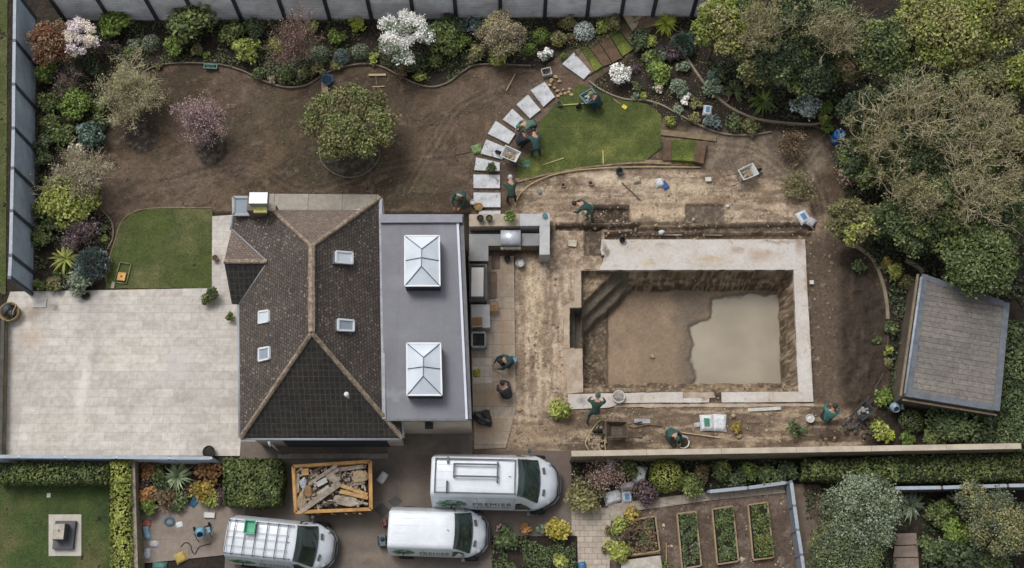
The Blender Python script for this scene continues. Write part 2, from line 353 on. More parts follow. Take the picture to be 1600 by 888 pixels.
HOUSEP = [(376, 325), (600, 325), (735, 335), (738, 700), (376, 715)]
FLATS = [PAVING, TRUCKYARD, SIDEPATIO, KITCHEN, HOUSEP,
         [(940, 375), (1259, 375), (1272, 629), (890, 630), (890, 612), (911, 612), (908, 424), (940, 421)],
         [(425, 303), (595, 303), (595, 330), (425, 330)]]
# soil material: colours come from the height field's own soil colours, fine grain from noise
def soil_material(name, rough=0.95, grain=0.75, bs=0.6):
    m, nt, b = new_mat(name); v = coords(nt)
    at = N(nt, 'Attribute'); at.attribute_name = 'soil'
    f1 = noise(nt, v, 9, 6, 0.75); f2 = noise(nt, v, 30, 3, 0.7)
    a = mixc(nt, 0.9 * grain, at.outputs['Color'], ramp(nt, f1, [(0.33, (0.42, 0.42, 0.42)), (0.5, (0.95, 0.95, 0.95)), (0.68, (1.55, 1.5, 1.42))]), 'MULTIPLY')
    st = ramp(nt, f2, [(0.66, (0, 0, 0)), (0.72, (1, 1, 1))])
    a = mixc(nt, st, a, mixc(nt, 0.45, a, (0.30, 0.26, 0.21, 1)))
    nt.links.new(a, b.inputs['Base Color']); b.inputs['Roughness'].default_value = rough; b.inputs['Specular IOR Level'].default_value = 0.15
    bump(nt, b, f1, bs, 0.10); return m
M_SOIL = soil_material('soil'); M_PIT = soil_material('pit_clay', 0.8, 0.4, 0.35)
def heightfield(name, x0, x1, y0, y1, d, zf, cf, keep=None, mat=None):
    xs = np.arange(x0, x1 + d * 0.5, d); ys = np.arange(y0, y1 + d * 0.5, d); nx, ny = len(xs), len(ys)
    X, Y = np.meshgrid(xs, ys); X = X.ravel(); Y = Y.ravel(); px, py = pix(X, Y)
    Z = zf(px, py, X, Y); C = cf(px, py, X, Y)
    i = np.arange(nx * ny).reshape(ny, nx); F = np.stack([i[:-1, :-1], i[:-1, 1:], i[1:, 1:], i[1:, :-1]], -1).reshape(-1, 4)
    if keep is not None:
        k = keep(px, py); F = F[k[F].all(1)]
    used = np.zeros(nx * ny, bool); used[F.ravel()] = True; mp = np.cumsum(used) - 1
    V = np.stack([X, Y, Z], 1)[used]
    me = raw_mesh(name, V, mp[F], mat or M_SOIL, {'soil': ('POINT', C[used])}, smooth=True)
    return link(bpy.data.objects.new(name, me))
GX0, GX1 = P(-30, -30).x, P(1630, -30).x; GY0, GY1 = P(800, 925).y, P(800, -40).y
GX1 = GX0 + round((GX1 - GX0) / 0.065) * 0.065; GY1 = GY0 + round((GY1 - GY0) / 0.065) * 0.065
ground = heightfield('ground', GX0, GX1, GY0, GY1, 0.065, ground_height, ground_colour, lambda px, py: sdist(px, py, POOL) < 1.0)
tag(ground, 'dug over garden soil, dark planting beds and trampled sandy earth', None, None, 'structure')
V = [(-900, -900), (900, -900), (900, 900), (-900, 900), (GX0, GY0), (GX1, GY0), (GX1, GY1), (GX0, GY1)]
og = raw_mesh('surrounding_ground', [(x, y, -0.08) for x, y in V], [(0, 1, 5, 4), (1, 2, 6, 5), (2, 3, 7, 6), (3, 0, 4, 7)], plain('field_grass', '#4a5530', rough=0.95, var=0.3, scale=0.2, fine=4))
tag(link(bpy.data.objects.new('surrounding_ground', og)), 'rough grassland beyond the plot', None, None, 'structure')

# ---- the pool excavation
STEPA = [(908, 422), (948, 422), (908, 468)]            # upper corner shelf
def pit_height(px, py, X, Y):
    wob = (fbm(X, Y, 3, 1.6, 41) - 0.5); rg = (fbm(X, Y, 4, 3.0, 42) - 0.5) + 0.5 * (fbm(X, Y, 2, 9.0, 47) - 0.5)
    D = 2.15
    dN = (py - 422); dS = (612.5 - py); dE = (1243.5 + (py - 517) * 0.035 - px); dW = (px - 909)
    prof = lambda d, a, b: sm(a, b, d + wob * 5)
    z = -D * np.ones(len(px))
    zN = -D * (0.42 * sm(0, 2.5, dN) + 0.18 * sm(3.5 + wob * 8, 7 + wob * 8, dN) + 0.40 * sm(8 + wob * 8, 16 + wob * 8, dN))
    zE = -D * (0.5 * sm(0, 2, dE) + 0.5 * sm(3 + wob * 6, 12 + wob * 6, dE))
    zS = -D * (0.10 * sm(0, 1.5, dS) + 0.22 * sm(7 + wob * 6, 10 + wob * 6, dS) + 0.68 * sm(17 + wob * 6, 25 + wob * 6, dS))
    zW = -D * (0.55 * sm(0, 2, dW) + 0.37 * sm(2, 10, dW) + 0.08 * sm(40 + wob * 6, 46 + wob * 6, dW))
    # diagonal shelves in the two western corners
    a = ((px - 908) + (py - 422) * 1.02)                # runs from the NW corner
    zA = -D * (0.30 * sm(0, 2, np.minimum(dN, dW)) + 0.18 * sm(50, 54, a) + 0.20 * sm(72, 77, a) + 0.32 * sm(92 + wob * 10, 104 + wob * 10, a))
    b = ((px - 911) * 0.85 + (612 - py))
    zB = -D * (0.32 * sm(0, 2, np.minimum(dS, dW)) + 0.20 * sm(22, 34, b + wob * 10) + 0.22 * sm(40, 50, b + wob * 12) + 0.26 * sm(52, 62, b + wob * 12))
    z = np.maximum.reduce([zN, zE, zS, zW, zA, zB])
    nook = (px < 909.5) & (py > 479) & (py < 546)
    z = np.where(nook, -D * (0.45 + 0.12 * sm(899, 902, px) + 0.1 * rg), z)
    floor = -D + 0.05 + wob * 0.1
    fl = sm(-D + 0.25, -D + 0.02, z)
    shore = [(1128, 448), (1124, 480), (1106, 488), (1089, 494), (1087, 508), (1093, 522), (1088, 545), (1094, 560), (1104, 572), (1100, 600), (1240, 606), (1240, 440)]
    sd = sdist(px + (fbm(X, Y, 3, 1.3, 44) - .5) * 22 , py + (fbm(X, Y, 3, 1.3, 45) - .5) * 18, shore)
    z = z + fl * (0.09 - 0.19 * sm(-13, 8, sd) + wob * 0.02) + rg * 0.15 * (1 - fl * 0.97)
    return np.minimum(z, -0.04)
def pit_colour(px, py, X, Y):
    n1 = fbm(X, Y, 4, 0.8, 51); n2 = fbm(X, Y, 4, 3.0, 52); n3 = fbm(X, Y, 3, 9.0, 53)
    z = pit_height(px, py, X, Y)
    C = lambda h: lin(h)[None, :]
    over = lambda c, w, h: c * (1 - w[:, None]) + C(h) * w[:, None]
    c = np.repeat(C('#7d6c5b'), len(px), 0)
    c = over(c, sm(0.4, 0.62, n1) * 0.6, '#8c7a66')
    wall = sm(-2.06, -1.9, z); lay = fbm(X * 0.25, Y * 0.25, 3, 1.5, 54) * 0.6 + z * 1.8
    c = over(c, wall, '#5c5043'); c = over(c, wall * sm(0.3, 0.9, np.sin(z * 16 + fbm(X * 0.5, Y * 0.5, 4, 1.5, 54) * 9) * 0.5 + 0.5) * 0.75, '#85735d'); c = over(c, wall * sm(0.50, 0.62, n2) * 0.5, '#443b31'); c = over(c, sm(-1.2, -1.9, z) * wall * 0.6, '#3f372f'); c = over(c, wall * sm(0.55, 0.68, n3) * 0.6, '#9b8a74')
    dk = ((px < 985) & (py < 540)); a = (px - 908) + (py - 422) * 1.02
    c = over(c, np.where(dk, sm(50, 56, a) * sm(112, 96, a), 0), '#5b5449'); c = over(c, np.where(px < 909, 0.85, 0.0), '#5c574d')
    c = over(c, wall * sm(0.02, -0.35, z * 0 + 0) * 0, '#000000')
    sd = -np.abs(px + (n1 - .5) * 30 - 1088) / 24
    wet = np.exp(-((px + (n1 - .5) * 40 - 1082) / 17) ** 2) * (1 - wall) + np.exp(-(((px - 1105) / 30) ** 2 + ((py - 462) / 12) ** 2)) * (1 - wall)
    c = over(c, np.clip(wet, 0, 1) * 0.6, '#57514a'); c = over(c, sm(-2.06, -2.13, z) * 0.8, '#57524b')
    ln = np.exp(-((px - 954 - (n2 - .5) * 4) / 1.7) ** 2) * ((py > 468) & (py < 585)); c = over(c, ln * 0.8, '#3f372f')
    return c * (0.82 + 0.36 * n3)[:, None]
pa, pb = P(884, 616), P(1252, 416); pc = P(1252, 616)
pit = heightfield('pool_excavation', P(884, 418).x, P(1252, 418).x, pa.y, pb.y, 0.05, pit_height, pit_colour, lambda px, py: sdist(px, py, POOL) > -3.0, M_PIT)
tag(pit, 'deep earth pit dug for a swimming pool with stepped clay sides', None, None, 'structure')
m, nt, b = new_mat('muddy_water'); v = coords(nt)
nt.links.new(ramp(nt, noise(nt, v, 0.5, 3, 0.5), [(0.35, rgba('#857c6c')), (0.65, rgba('#938a79'))]), b.inputs['Base Color'])
b.inputs['Roughness'].default_value = 0.12; b.inputs['Specular IOR Level'].default_value = 0.5; bump(nt, b, noise(nt, v, 3.0, 2, 0.5), 0.03, 0.03)
ad_ = N(nt, 'Attribute'); ad_.attribute_name = 'depth'; nt.links.new(ramp(nt, ad_.outputs['Fac'], [(0.0, (0, 0, 0)), (0.35, (.55, .55, .55)), (1.0, (1, 1, 1))]), b.inputs['Alpha'])
xs = np.arange(P(1066, 520).x, P(1243, 520).x, .06); ys = np.arange(P(1100, 612).y, P(1100, 434).y, .06); X, Y = np.meshgrid(xs, ys); sh_ = X.shape; X = X.ravel(); Y = Y.ravel(); a_, b_ = pix(X, Y); dp = -2.14 - pit_height(a_, b_, X, Y); i = np.arange(len(X)).reshape(sh_); F = np.stack([i[:-1, :-1], i[:-1, 1:], i[1:, 1:], i[1:, :-1]], -1).reshape(-1, 4); F = F[(dp[F] > -0.03).any(1)]; u_ = np.zeros(len(X), bool); u_[F.ravel()] = True; mp_ = np.cumsum(u_) - 1
wm = raw_mesh('water', np.stack([X, Y, np.full(len(X), -2.14)], 1)[u_], mp_[F], m, {'depth': ('POINT', np.clip(dp[u_] / 0.06, 0, 1))}, smooth=True)
tag(link(bpy.data.objects.new('water', wm)), 'shallow muddy water lying in the east end of the pool pit', None, None, 'structure')

# ------------------------------------------------------------------ flat surfaces laid on the ground
def sheet(name, px_pts, z, mat, kind='structure', label=None, thick=0.0, wob=0.0, smooth_n=0, seed=0, parent=None):
    pts = [tuple(P(x, y, z).xy) for x, y in (curve(px_pts, smooth_n, True) if smooth_n else px_pts)]
    if wob:
        out = []; n = len(pts)
        for i in range(n):
            a, b = np.array(pts[i]), np.array(pts[(i + 1) % n]); L = np.hypot(*(b - a)); k = max(1, int(L / 0.12)); nn = np.array([-(b - a)[1], (b - a)[0]]) / max(L, 1e-6)
            for j in range(k):
                p = a + (b - a) * j / k; w = (float(fbm(np.array([p[0]]), np.array([p[1]]), 3, 2.5, seed)[0]) - 0.5) * 2 * wob
                out.append(tuple(p + nn * w))
        pts = out
    mb = MB(); mb.prism(pts, z - max(thick, 0.004) if thick else z - 0.004, z)
    o = mb.build(name, mat, parent); o['label'] = label or name
    if kind: o['kind'] = kind
    return o
def grass_mat(name, c1, c2, c3, stripes=0.0, ang=0.0):
    m, nt, b = new_mat(name); v = coords(nt)
    big = noise(nt, v, 0.35, 4, 0.6); mid = noise(nt, v, 1.8, 5, 0.7); fine = noise(nt, v, 14, 4, 0.75)
    a = ramp(nt, big, [(0.36, rgba(c1, 1.1)), (0.52, rgba(c2)), (0.66, rgba(c3, 1.15))])
    a = mixc(nt, 0.75, a, ramp(nt, mid, [(0.3, (0.62, 0.66, 0.6)), (0.7, (1.28, 1.22, 1.1))]), 'MULTIPLY')
    a = mixc(nt, 0.9, a, ramp(nt, fine, [(0.3, (0.45, 0.5, 0.42)), (0.5, (0.95, 0.95, 0.95)), (0.72, (1.7, 1.65, 1.45))]), 'MULTIPLY')
    if stripes:   # joints between rolls of turf
        mp = N(nt, 'Mapping'); mp.inputs['Rotation'].default_value = (0, 0, ang); nt.links.new(v, mp.inputs[0])
        br = N(nt, 'TexBrick'); nt.links.new(mp.outputs[0], br.inputs['Vector'])
        for k, q in (('Scale', 1.0), ('Mortar Size', 0.012), ('Mortar Smooth', 1.0), ('Brick Width', 2.4), ('Row Height', 0.62)): br.inputs[k].default_value = q
        br.inputs['Color1'].default_value = (1.12, 1.1, 1.02, 1); br.inputs['Color2'].default_value = (0.86, 0.9, 0.86, 1); br.inputs['Mortar'].default_value = (0.5, 0.52, 0.4, 1)
        a = mixc(nt, stripes, a, br.outputs[0], 'MULTIPLY')
    nt.links.new(a, b.inputs['Base Color']); b.inputs['Roughness'].default_value = 0.9; b.inputs['Specular IOR Level'].default_value = 0.15
    bump(nt, b, fine, 0.8, 0.06); return m
M_LAWN = grass_mat('mown_grass', '#5c5c40', '#4a5133', '#434d29'); M_TURF = grass_mat('new_turf', '#3f482a', '#4e5631', '#62653c', 0.75); M_LAWN2 = grass_mat('dark_grass', '#38432a', '#41502e', '#525038')
sheet('lawn', [(165, 451), (166, 425), (172, 400), (180, 372), (188, 350), (205, 334), (232, 327), (270, 325.5), (332, 326), (331.5, 451)], 0.035, M_LAWN, label='old mown lawn between the travertine terrace and the dug soil', wob=0.05, seed=3)
sheet('fresh_lawn', [(866, 165), (874, 152), (895, 140), (905, 132), (925, 138), (950, 147), (985, 157), (1012, 163), (1033, 180), (1033, 232), (1018, 243), (1006, 252), (960, 255), (905, 261), (850, 272), (812, 281), (806, 268), (812, 250), (826, 240), (838, 215), (845, 190)], 0.04, M_TURF, label='freshly laid turf lawn between the stepping stones and the pool works', wob=0.04, seed=4)
sheet('neighbour_lawn', [(-20, 755), (170, 757), (174, 920), (-25, 920)], 0.035, M_LAWN2, label='dark neighbouring lawn around the stone plinth', wob=0.0)
sheet('verge', [(-40, -40), (12, -40), (9, 460), (-40, 460)], 0.02, M_LAWN, label='grass verge outside the left fence')
def slab_mat(name, ca, cb, cm, w, h, mort=0.01, ang=0.0, off=0.5, stain='#7a5f48', var=0.5, squash=1.0, sq=2, rough=0.7, sp=()):
    m, nt, b = new_mat(name); v = coords(nt)
    mp = N(nt, 'Mapping'); mp.inputs['Rotation'].default_value = (0, 0, ang); nt.links.new(v, mp.inputs[0])
    def brick(bw, rh, o, c1, c2, cmm):
        br = N(nt, 'TexBrick'); nt.links.new(mp.outputs[0], br.inputs['Vector']); br.offset = o; br.squash = squash; br.squash_frequency = sq
        for k, q in (('Scale', 1.0), ('Mortar Size', mort), ('Mortar Smooth', 0.4), ('Brick Width', bw), ('Row Height', rh)): br.inputs[k].default_value = q
        br.inputs['Color1'].default_value = c1; br.inputs['Color2'].default_value = c2; br.inputs['Mortar'].default_value = cmm; return br
    b1 = brick(w, h, off, rgba(ca), rgba(cb), rgba(cm))
    b2 = brick(w * 3.7, h * 4.3, 0.37, (1.1, 1.09, 1.07, 1), (0.93, 0.93, 0.94, 1), (1, 1, 1, 1)); b2.inputs['Mortar Size'].default_value = 0
    a = mixc(nt, var, b1.outputs[0], b2.outputs[0], 'MULTIPLY')
    n1 = noise(nt, v, 0.5, 5, 0.65); n2 = noise(nt, v, 4, 5, 0.7)
    a = mixc(nt, 0.8, a, ramp(nt, n1, [(0.3, (0.80, 0.79, 0.78)), (0.6, (1.06, 1.06, 1.06))]), 'MULTIPLY')
    a = mixc(nt, 0.7, a, ramp(nt, n2, [(0.3, (0.75, 0.74, 0.72)), (0.6, (1.06, 1.06, 1.06))]), 'MULTIPLY')
    if stain:
        n3 = noise(nt, v, 0.33, 3, 0.6); a = mixc(nt, ramp(nt, n3, [(0.6, (0, 0, 0)), (0.74, (0.55, 0.55, 0.55))]), a, rgba(stain))
    if sp: a = spots(nt, a, v, at_px(sp))
    nt.links.new(a, b.inputs['Base Color']); b.inputs['Roughness'].default_value = rough; b.inputs['Specular IOR Level'].default_value = 0.3
    bump(nt, b, b1.outputs['Fac'], -0.3, 0.02); return m
M_TRAV = slab_mat('travertine', '#b3afa9', '#a6a19a', '#8f8982', 0.92, 0.43, 0.008, var=0.9, stain='#a09485', off=0.42, sp=[(52, 490, 22, 20, '#775f4e', .6), (48, 530, 30, 26, '#9a8672', .5), (88, 482, 9, 7, '#5d5853', .7), (176, 464, 10, 7, '#7d756a', .6), (215, 628, 14, 8, '#8a8078', .5), (285, 622, 16, 8, '#7f7973', .5), (280, 570, 30, 40, '#aaa6a4', .5), (130, 600, 12, 90, '#d5d1cb', .35), (150, 540, 10, 80, '#8f8a84', .3), (320, 690, 20, 14, '#8b847b', .5), (205, 452, 30, 8, '#b0926a', .4), (25, 640, 20, 60, '#9d968d', .4)])
PV = sheet('terrace', [(8, 480), (16, 456), (331, 450.5), (331.5, 338), (364, 336), (480, 400), (470, 690), (376, 690), (374.5, 712.5), (3, 711.5)], 0.05, M_TRAV, label='large pale travertine terrace left of the house', thick=0.1)
# muddy footprints of plant pots and rubbish on the terrace
M_STAIN = plain('terrace_mud', '#74604f', rough=0.9, var=0.3, scale=2, fine=12)
def stain_sheet(name, c, r, z, mat, label, seed=0, n=26):
    pts = []
    for k in range(n):
        a = 2 * math.pi * k / n; q = 1 + 0.35 * math.sin(3 * a + seed) * math.cos(2 * a + seed * 2) + 0.12 * math.sin(9 * a + seed)
        pts.append((c[0] + r[0] * q * math.cos(a), c[1] + r[1] * q * math.sin(a)))
    return sheet(name, pts, z, mat, 'structure', label)
m, nt, b = new_mat('drive_tarmac'); v = coords(nt)
a = ramp(nt, noise(nt, v, 0.45, 6, 0.7), [(0.3, rgba('#4b443d')), (0.5, rgba('#5a5149')), (0.72, rgba('#6f645a'))])
a = mixc(nt, 0.8, a, ramp(nt, noise(nt, v, 16, 4, 0.8), [(0.3, (0.6, 0.6, 0.6)), (0.7, (1.35, 1.32, 1.28))]), 'MULTIPLY')
a = spots(nt, a, v, at_px([(640, 760, 22, 60, '#7a6e62', .5), (560, 830, 40, 20, '#6f655b', .5), (600, 740, 26, 22, '#3a3632', .6), (580, 870, 50, 10, '#77695b', .5), (640, 690, 90, 12, '#6f675f', .4), (450, 790, 16, 20, '#3b3733', .5), (730, 850, 30, 12, '#453f39', .5)]))
nt.links.new(a, b.inputs['Base Color']); b.inputs['Roughness'].default_value = 0.75
M_DRIVE = m
sheet('driveway', [(375, 713), (376, 690), (440, 685), (600, 690), (630, 668), (738, 668), (738, 711), (800, 706), (892, 704), (893, 790), (905, 800), (905, 838), (768, 838), (770, 915), (350, 915), (352, 860), (330, 795), (345, 785)], 0.03, M_DRIVE, label='brown grey driveway in front of the house')
M_PINK = slab_mat('pink_paving', '#80756b', '#746a62', '#5e554d', 1.6, 1.6, 0.006, stain='#5c5147')
sheet('side_drive', [(215, 800), (232, 790), (300, 781), (365, 778), (385, 793), (360, 865), (345, 868), (230, 880), (215, 878)], 0.036, M_PINK, label='pinkish paved yard left of the vans')
sheet('front_apron', [(605, 672), (640, 668.5), (738, 668.5), (738, 710), (605, 710)], 0.037, plain('apron_concrete', '#6a635b', rough=0.85, var=0.12, scale=2, bmp=0.2), label='concrete apron below the flat roof')
sheet('garage_step', [(434, 709), (606, 709), (606, 716.5), (434, 717)], 0.12, plain('step_concrete', '#857f77', rough=0.85), label='low concrete step in front of the garage door', thick=0.12)
sheet('worn_drive', [(826, 709), (868, 706), (868, 722), (880, 760), (893, 790), (893, 704)], 0.042, plain('brown_tarmac', '#5d5048', rough=0.85, var=0.1, scale=2, fine=25), label='brown tarmac strip by the retaining wall')
M_SETT = slab_mat('grey_setts', '#a3988b', '#948a7e', '#675e54', 0.40, 0.26, 0.012, stain='#7f7365', var=0.8)
sheet('path', [(893, 790), (908, 788), (945, 794), (955, 793), (952, 915), (904, 915), (902, 838), (893, 836)], 0.044, M_SETT, label='grey paved path beside the vegetable beds', thick=0.1)
sheet('garden_path', [(950, 788), (1000, 782), (1100, 769), (1225, 757), (1227, 770), (1110, 782), (1030, 793), (975, 800), (975, 813), (953, 813)], 0.048, slab_mat('path_slabs', '#978d80', '#8a8074', '#5e554b', 0.7, 0.5, 0.012, ang=0.15), label='narrow slab path along the top of the vegetable garden', thick=0.1)
M_PATIO = slab_mat('dusty_patio', '#978b7d', '#8a7e70', '#695d51', 0.9, 0.62, 0.012, stain='#75614d', var=0.7, sp=[(780, 430, 30, 40, '#75634f', .6), (755, 480, 14, 20, '#8f8a83', .5), (790, 520, 14, 60, '#8b7459', .6), (770, 620, 40, 20, '#86725c', .7), (765, 670, 40, 24, '#83705b', .8), (795, 590, 12, 30, '#8d775d', .6)])
sheet('patio', [(732, 400), (803, 400), (806, 640), (790, 700), (741, 702)], 0.03, M_PATIO, label='dusty slab patio between the house wall and the dug sand')
sheet('patio_slabs', [(738, 560), (768, 560), (769, 598), (739, 600)], 0.036, slab_mat('clean_slabs', '#aba398', '#9f978c', '#7b7167', 0.55, 0.55, 0.012, stain=None), label='clean pale slabs against the house wall')
sheet('back_slabs', [(421, 303), (592, 304), (592, 345), (421, 345)], 0.05, slab_mat('back_paving', '#8f8980', '#858077', '#5d564e', 1.75, 2.5, 0.02, stain=None, off=0.0), label='row of grey slabs behind the pitched roof')
# pool surround
m, nt, b = new_mat('pool_concrete'); v = coords(nt)
a = ramp(nt, noise(nt, v, 0.5, 6, 0.7), [(0.32, rgba('#a3978a')), (0.5, rgba('#ada7a1')), (0.7, rgba('#b6b3b0'))])
a = mixc(nt, 0.6, a, ramp(nt, noise(nt, v, 7, 5, 0.75), [(0.3, (0.72, 0.7, 0.66)), (0.62, (1.08, 1.08, 1.08))]), 'MULTIPLY')
a = mixc(nt, ramp(nt, noise(nt, v, 2.2, 6, 0.85), [(0.58, (0, 0, 0)), (0.66, (0.75, 0.75, 0.75))]), a, rgba('#806b55'))
a = spots(nt, a, v, at_px([(1250, 380, 12, 26, '#7c6856', .8), (1190, 400, 30, 14, '#94806b', .7), (1150, 392, 14, 10, '#8d7a66', .7), (1110, 405, 34, 6, '#9c8a66', .6), (946, 395, 7, 20, '#55483c', .8), (1035, 384, 16, 6, '#8a7863', .6), (912, 628, 10, 9, '#5d5e66', .7), (1262, 440, 7, 60, '#8f7b67', .7), (1268, 560, 5, 50, '#8f7b67', .6), (1100, 618, 14, 10, '#6f5e4d', .8), (1010, 414, 10, 7, '#a59468', .6), (1215, 378, 40, 4, '#7c6856', .7)]))
nt.links.new(a, b.inputs['Base Color']); b.inputs['Roughness'].default_value = 0.8; M_POOLC = m
m, nt, b = new_mat('sandy_concrete'); v = coords(nt)
a = ramp(nt, noise(nt, v, 1.5, 6, 0.75), [(0.34, rgba('#837463')), (0.5, rgba('#978776')), (0.66, rgba('#a79c8d'))])
nt.links.new(a, b.inputs['Base Color']); b.inputs['Roughness'].default_value = 0.9; M_SANDC = m
ps = empty('pool_surround', (0, 0, 0)); tag(ps, 'pale concrete ring cast around the pool pit, stained with soil', None, None, 'structure')
def slab(name, pts, mat, z=0.06, wob=0.02, seed=0):
    return sheet(name, pts, z, mat, None, name, thick=0.22, wob=wob, seed=seed, parent=ps)
def noprop(o):
    for k in ('label', 'kind'):
        if k in o: del o[k]
    return o
noprop(slab('north_slab', [(940, 374.5), (1258, 374), (1259.5, 403), (1260, 421.5), (936, 421.8), (943, 408), (938, 390)], M_POOLC, wob=0.03, seed=1))
noprop(slab('east_slab', [(1240, 421.7), (1260, 421.7), (1271, 628), (1247.5, 612)], M_POOLC, wob=0.02, seed=2))
noprop(slab('south_slab', [(1127, 613), (1247.5, 612.2), (1271, 628.2), (1128, 629)], M_POOLC, wob=0.02, seed=3))
noprop(slab('south_slab', [(887, 616), (1067, 612.5), (1067, 629), (972, 630), (952, 637), (887, 640)], M_POOLC, wob=0.015, seed=4))
noprop(slab('south_slab', [(1067.3, 622), (1108, 622), (1108, 629), (1067.3, 629)], M_POOLC, z=0.05, wob=0.02, seed=5))
noprop(slab('footing', [(1067.3, 613), (1115, 613), (1118, 621.5), (1067.3, 621.7)], M_SANDC, z=0.0, wob=0.03, seed=6))
noprop(slab('west_slab', [(899, 422), (908, 422), (908.5, 480), (890, 481), (890, 544), (880, 544), (882, 478), (897, 470)], M_SANDC, wob=0.03, seed=7))
noprop(slab('west_slab', [(879, 545), (910, 545), (911, 613), (887, 615)], M_SANDC, z=0.057, wob=0.03, seed=8))
noprop(slab('footing', [(950, 631), (1272, 630.5), (1272, 635), (950, 637)], M_SANDC, z=-0.01, wob=0.06, seed=9))
# ------------------------------------------------------------------ buildings
def uv_face_mesh(name, polys, mats, parent, thick=0.14, udir=None):
    """sloping roof facets: each poly is a list of 3-D points; UV runs along the eave (u) and up the slope (v), in metres"""
    bm = bmesh.new(); uvl = bm.loops.layers.uv.new('UVMap')
    for k, pts in enumerate(polys):
        pts = [Vector(p) for p in pts]
        n = Vector((0, 0, 0))
        for i in range(len(pts)):
            a, b = pts[i], pts[(i + 1) % len(pts)]; n += a.cross(b)
        if n.z < 0: pts.reverse(); n = -n
        n.normalize(); u = Vector((0, 0, 1)).cross(n)
        u = u.normalized() if u.length > 1e-3 else Vector((1, 0, 0)); u = udir or u; v = n.cross(u)
        top = [bm.verts.new(p) for p in pts]; bot = [bm.verts.new(p - Vector((0, 0, thick))) for p in pts]
        fs = [bm.faces.new(top), bm.faces.new(list(reversed(bot)))]
        m = len(pts)
        for i in range(m): fs.append(bm.faces.new((top[(i + 1) % m], top[i], bot[i], bot[(i + 1) % m])))
        for f in fs:
            for l in f.loops: l[uvl].uv = (l.vert.co.dot(u), l.vert.co.dot(v))
        bmesh.ops.triangulate(bm, faces=fs[:2])
    me = bpy.data.meshes.new(name); bm.to_mesh(me); bm.free()
    for q in (mats if isinstance(mats, (list, tuple)) else [mats]): me.materials.append(q)
    return link(bpy.data.objects.new(name, me), parent)
def tile_mat(name, c1, c2, cm, w, h, mort=0.018, off=0.5, fleck='#8f8477', fk=0.62, moss=0.0, bm_=0.8):
    m, nt, b = new_mat(name); v = N(nt, 'UVMap').outputs[0]; v3 = coords(nt)
    dst = N(nt, 'VectorMath'); dst.operation = 'ADD'
    wn_ = noise(nt, v, 3.0, 2, 0.5, 1); sc_ = N(nt, 'VectorMath'); sc_.operation = 'SCALE'; sc_.inputs['Scale'].default_value = 0.05
    nt.links.new(wn_, sc_.inputs[0]); nt.links.new(v, dst.inputs[0]); nt.links.new(sc_.outputs[0], dst.inputs[1])
    br = N(nt, 'TexBrick'); br.offset = off; nt.links.new(dst.outputs[0], br.inputs['Vector'])
    for k, q in (('Scale', 1.0), ('Mortar Size', mort), ('Mortar Smooth', 0.5), ('Brick Width', w), ('Row Height', h)): br.inputs[k].default_value = q
    br.inputs['Color1'].default_value = rgba(c1); br.inputs['Color2'].default_value = rgba(c2); br.inputs['Mortar'].default_value = rgba(cm)
    a = br.outputs[0]
    a = mixc(nt, 0.8, a, ramp(nt, noise(nt, v3, 0.6, 5, 0.7), [(0.3, (0.72, 0.73, 0.75)), (0.68, (1.2, 1.16, 1.1))]), 'MULTIPLY')
    a = mixc(nt, 0.8, a, ramp(nt, noise(nt, v3, 7, 4, 0.8), [(0.32, (0.6, 0.6, 0.6)), (0.66, (1.4, 1.36, 1.3))]), 'MULTIPLY')
    fl = N(nt, 'TexVoronoi'); fl.inputs['Scale'].default_value = 4.2; nt.links.new(v3, fl.inputs['Vector'])
    f = ramp(nt, fl.outputs['Distance'], [(0.12, (1, 1, 1)), (0.24, (0, 0, 0))]); g = ramp(nt, noise(nt, v3, 1.6, 3, 0.7), [(fk - 0.05, (0, 0, 0)), (fk + 0.06, (0.8, 0.8, 0.8))])
    a = mixc(nt, mixc(nt, 1.0, f, g, 'MULTIPLY'), a, rgba(fleck))
    nt.links.new(a, b.inputs['Base Color']); b.inputs['Roughness'].default_value = 0.85; b.inputs['Specular IOR Level'].default_value = 0.25
    bump(nt, b, br.outputs['Fac'], -bm_, 0.03); return m
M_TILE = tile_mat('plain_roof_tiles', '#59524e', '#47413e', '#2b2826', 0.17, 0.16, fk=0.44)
M_TILEN = tile_mat('sun_toned_roof_tiles', '#776b64', '#675c56', '#4a433f', 0.17, 0.14, fk=0.6)  # lighter copy of the tiles: light on the north slopes painted into the colour
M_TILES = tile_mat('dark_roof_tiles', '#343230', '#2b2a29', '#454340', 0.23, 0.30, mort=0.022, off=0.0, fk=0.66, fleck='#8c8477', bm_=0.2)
M_RIDGE = plain('ridge_tiles', '#90806f', rough=0.85, var=0.3, scale=5, fine=10)
M_GUT = plain('grey_gutter', '#8d9097', rough=0.5, var=0.08)
M_WALLC = plain('cream_render', '#b3a797', rough=0.9, var=0.1, scale=1.2)
M_BROWNW = plain('brown_brick', '#6d6257', rough=0.9, var=0.2, scale=3, fine=18)
M_DARK = plain('dark_frame', '#26282b', rough=0.5, var=0.1)
M_BLACKISH = plain('black_plastic', '#1d1d1e', rough=0.45, var=0.1)
M_WHITE = plain('white_frame', '#c9ccce', rough=0.4, var=0.04)
def glass_mat(name, c, rough=0.08, spec=0.7, var=0.12):
    m, nt, b = new_mat(name); b.inputs['Base Color'].default_value = rgba(c); b.inputs['Roughness'].default_value = rough; b.inputs['Specular IOR Level'].default_value = spec
    v = coords(nt); nt.links.new(ramp(nt, noise(nt, v, 0.7, 3, 0.5), [(0.35, rgba(c, 1 - var)), (0.65, rgba(c, 1 + var * .6))]), b.inputs['Base Color']); return m
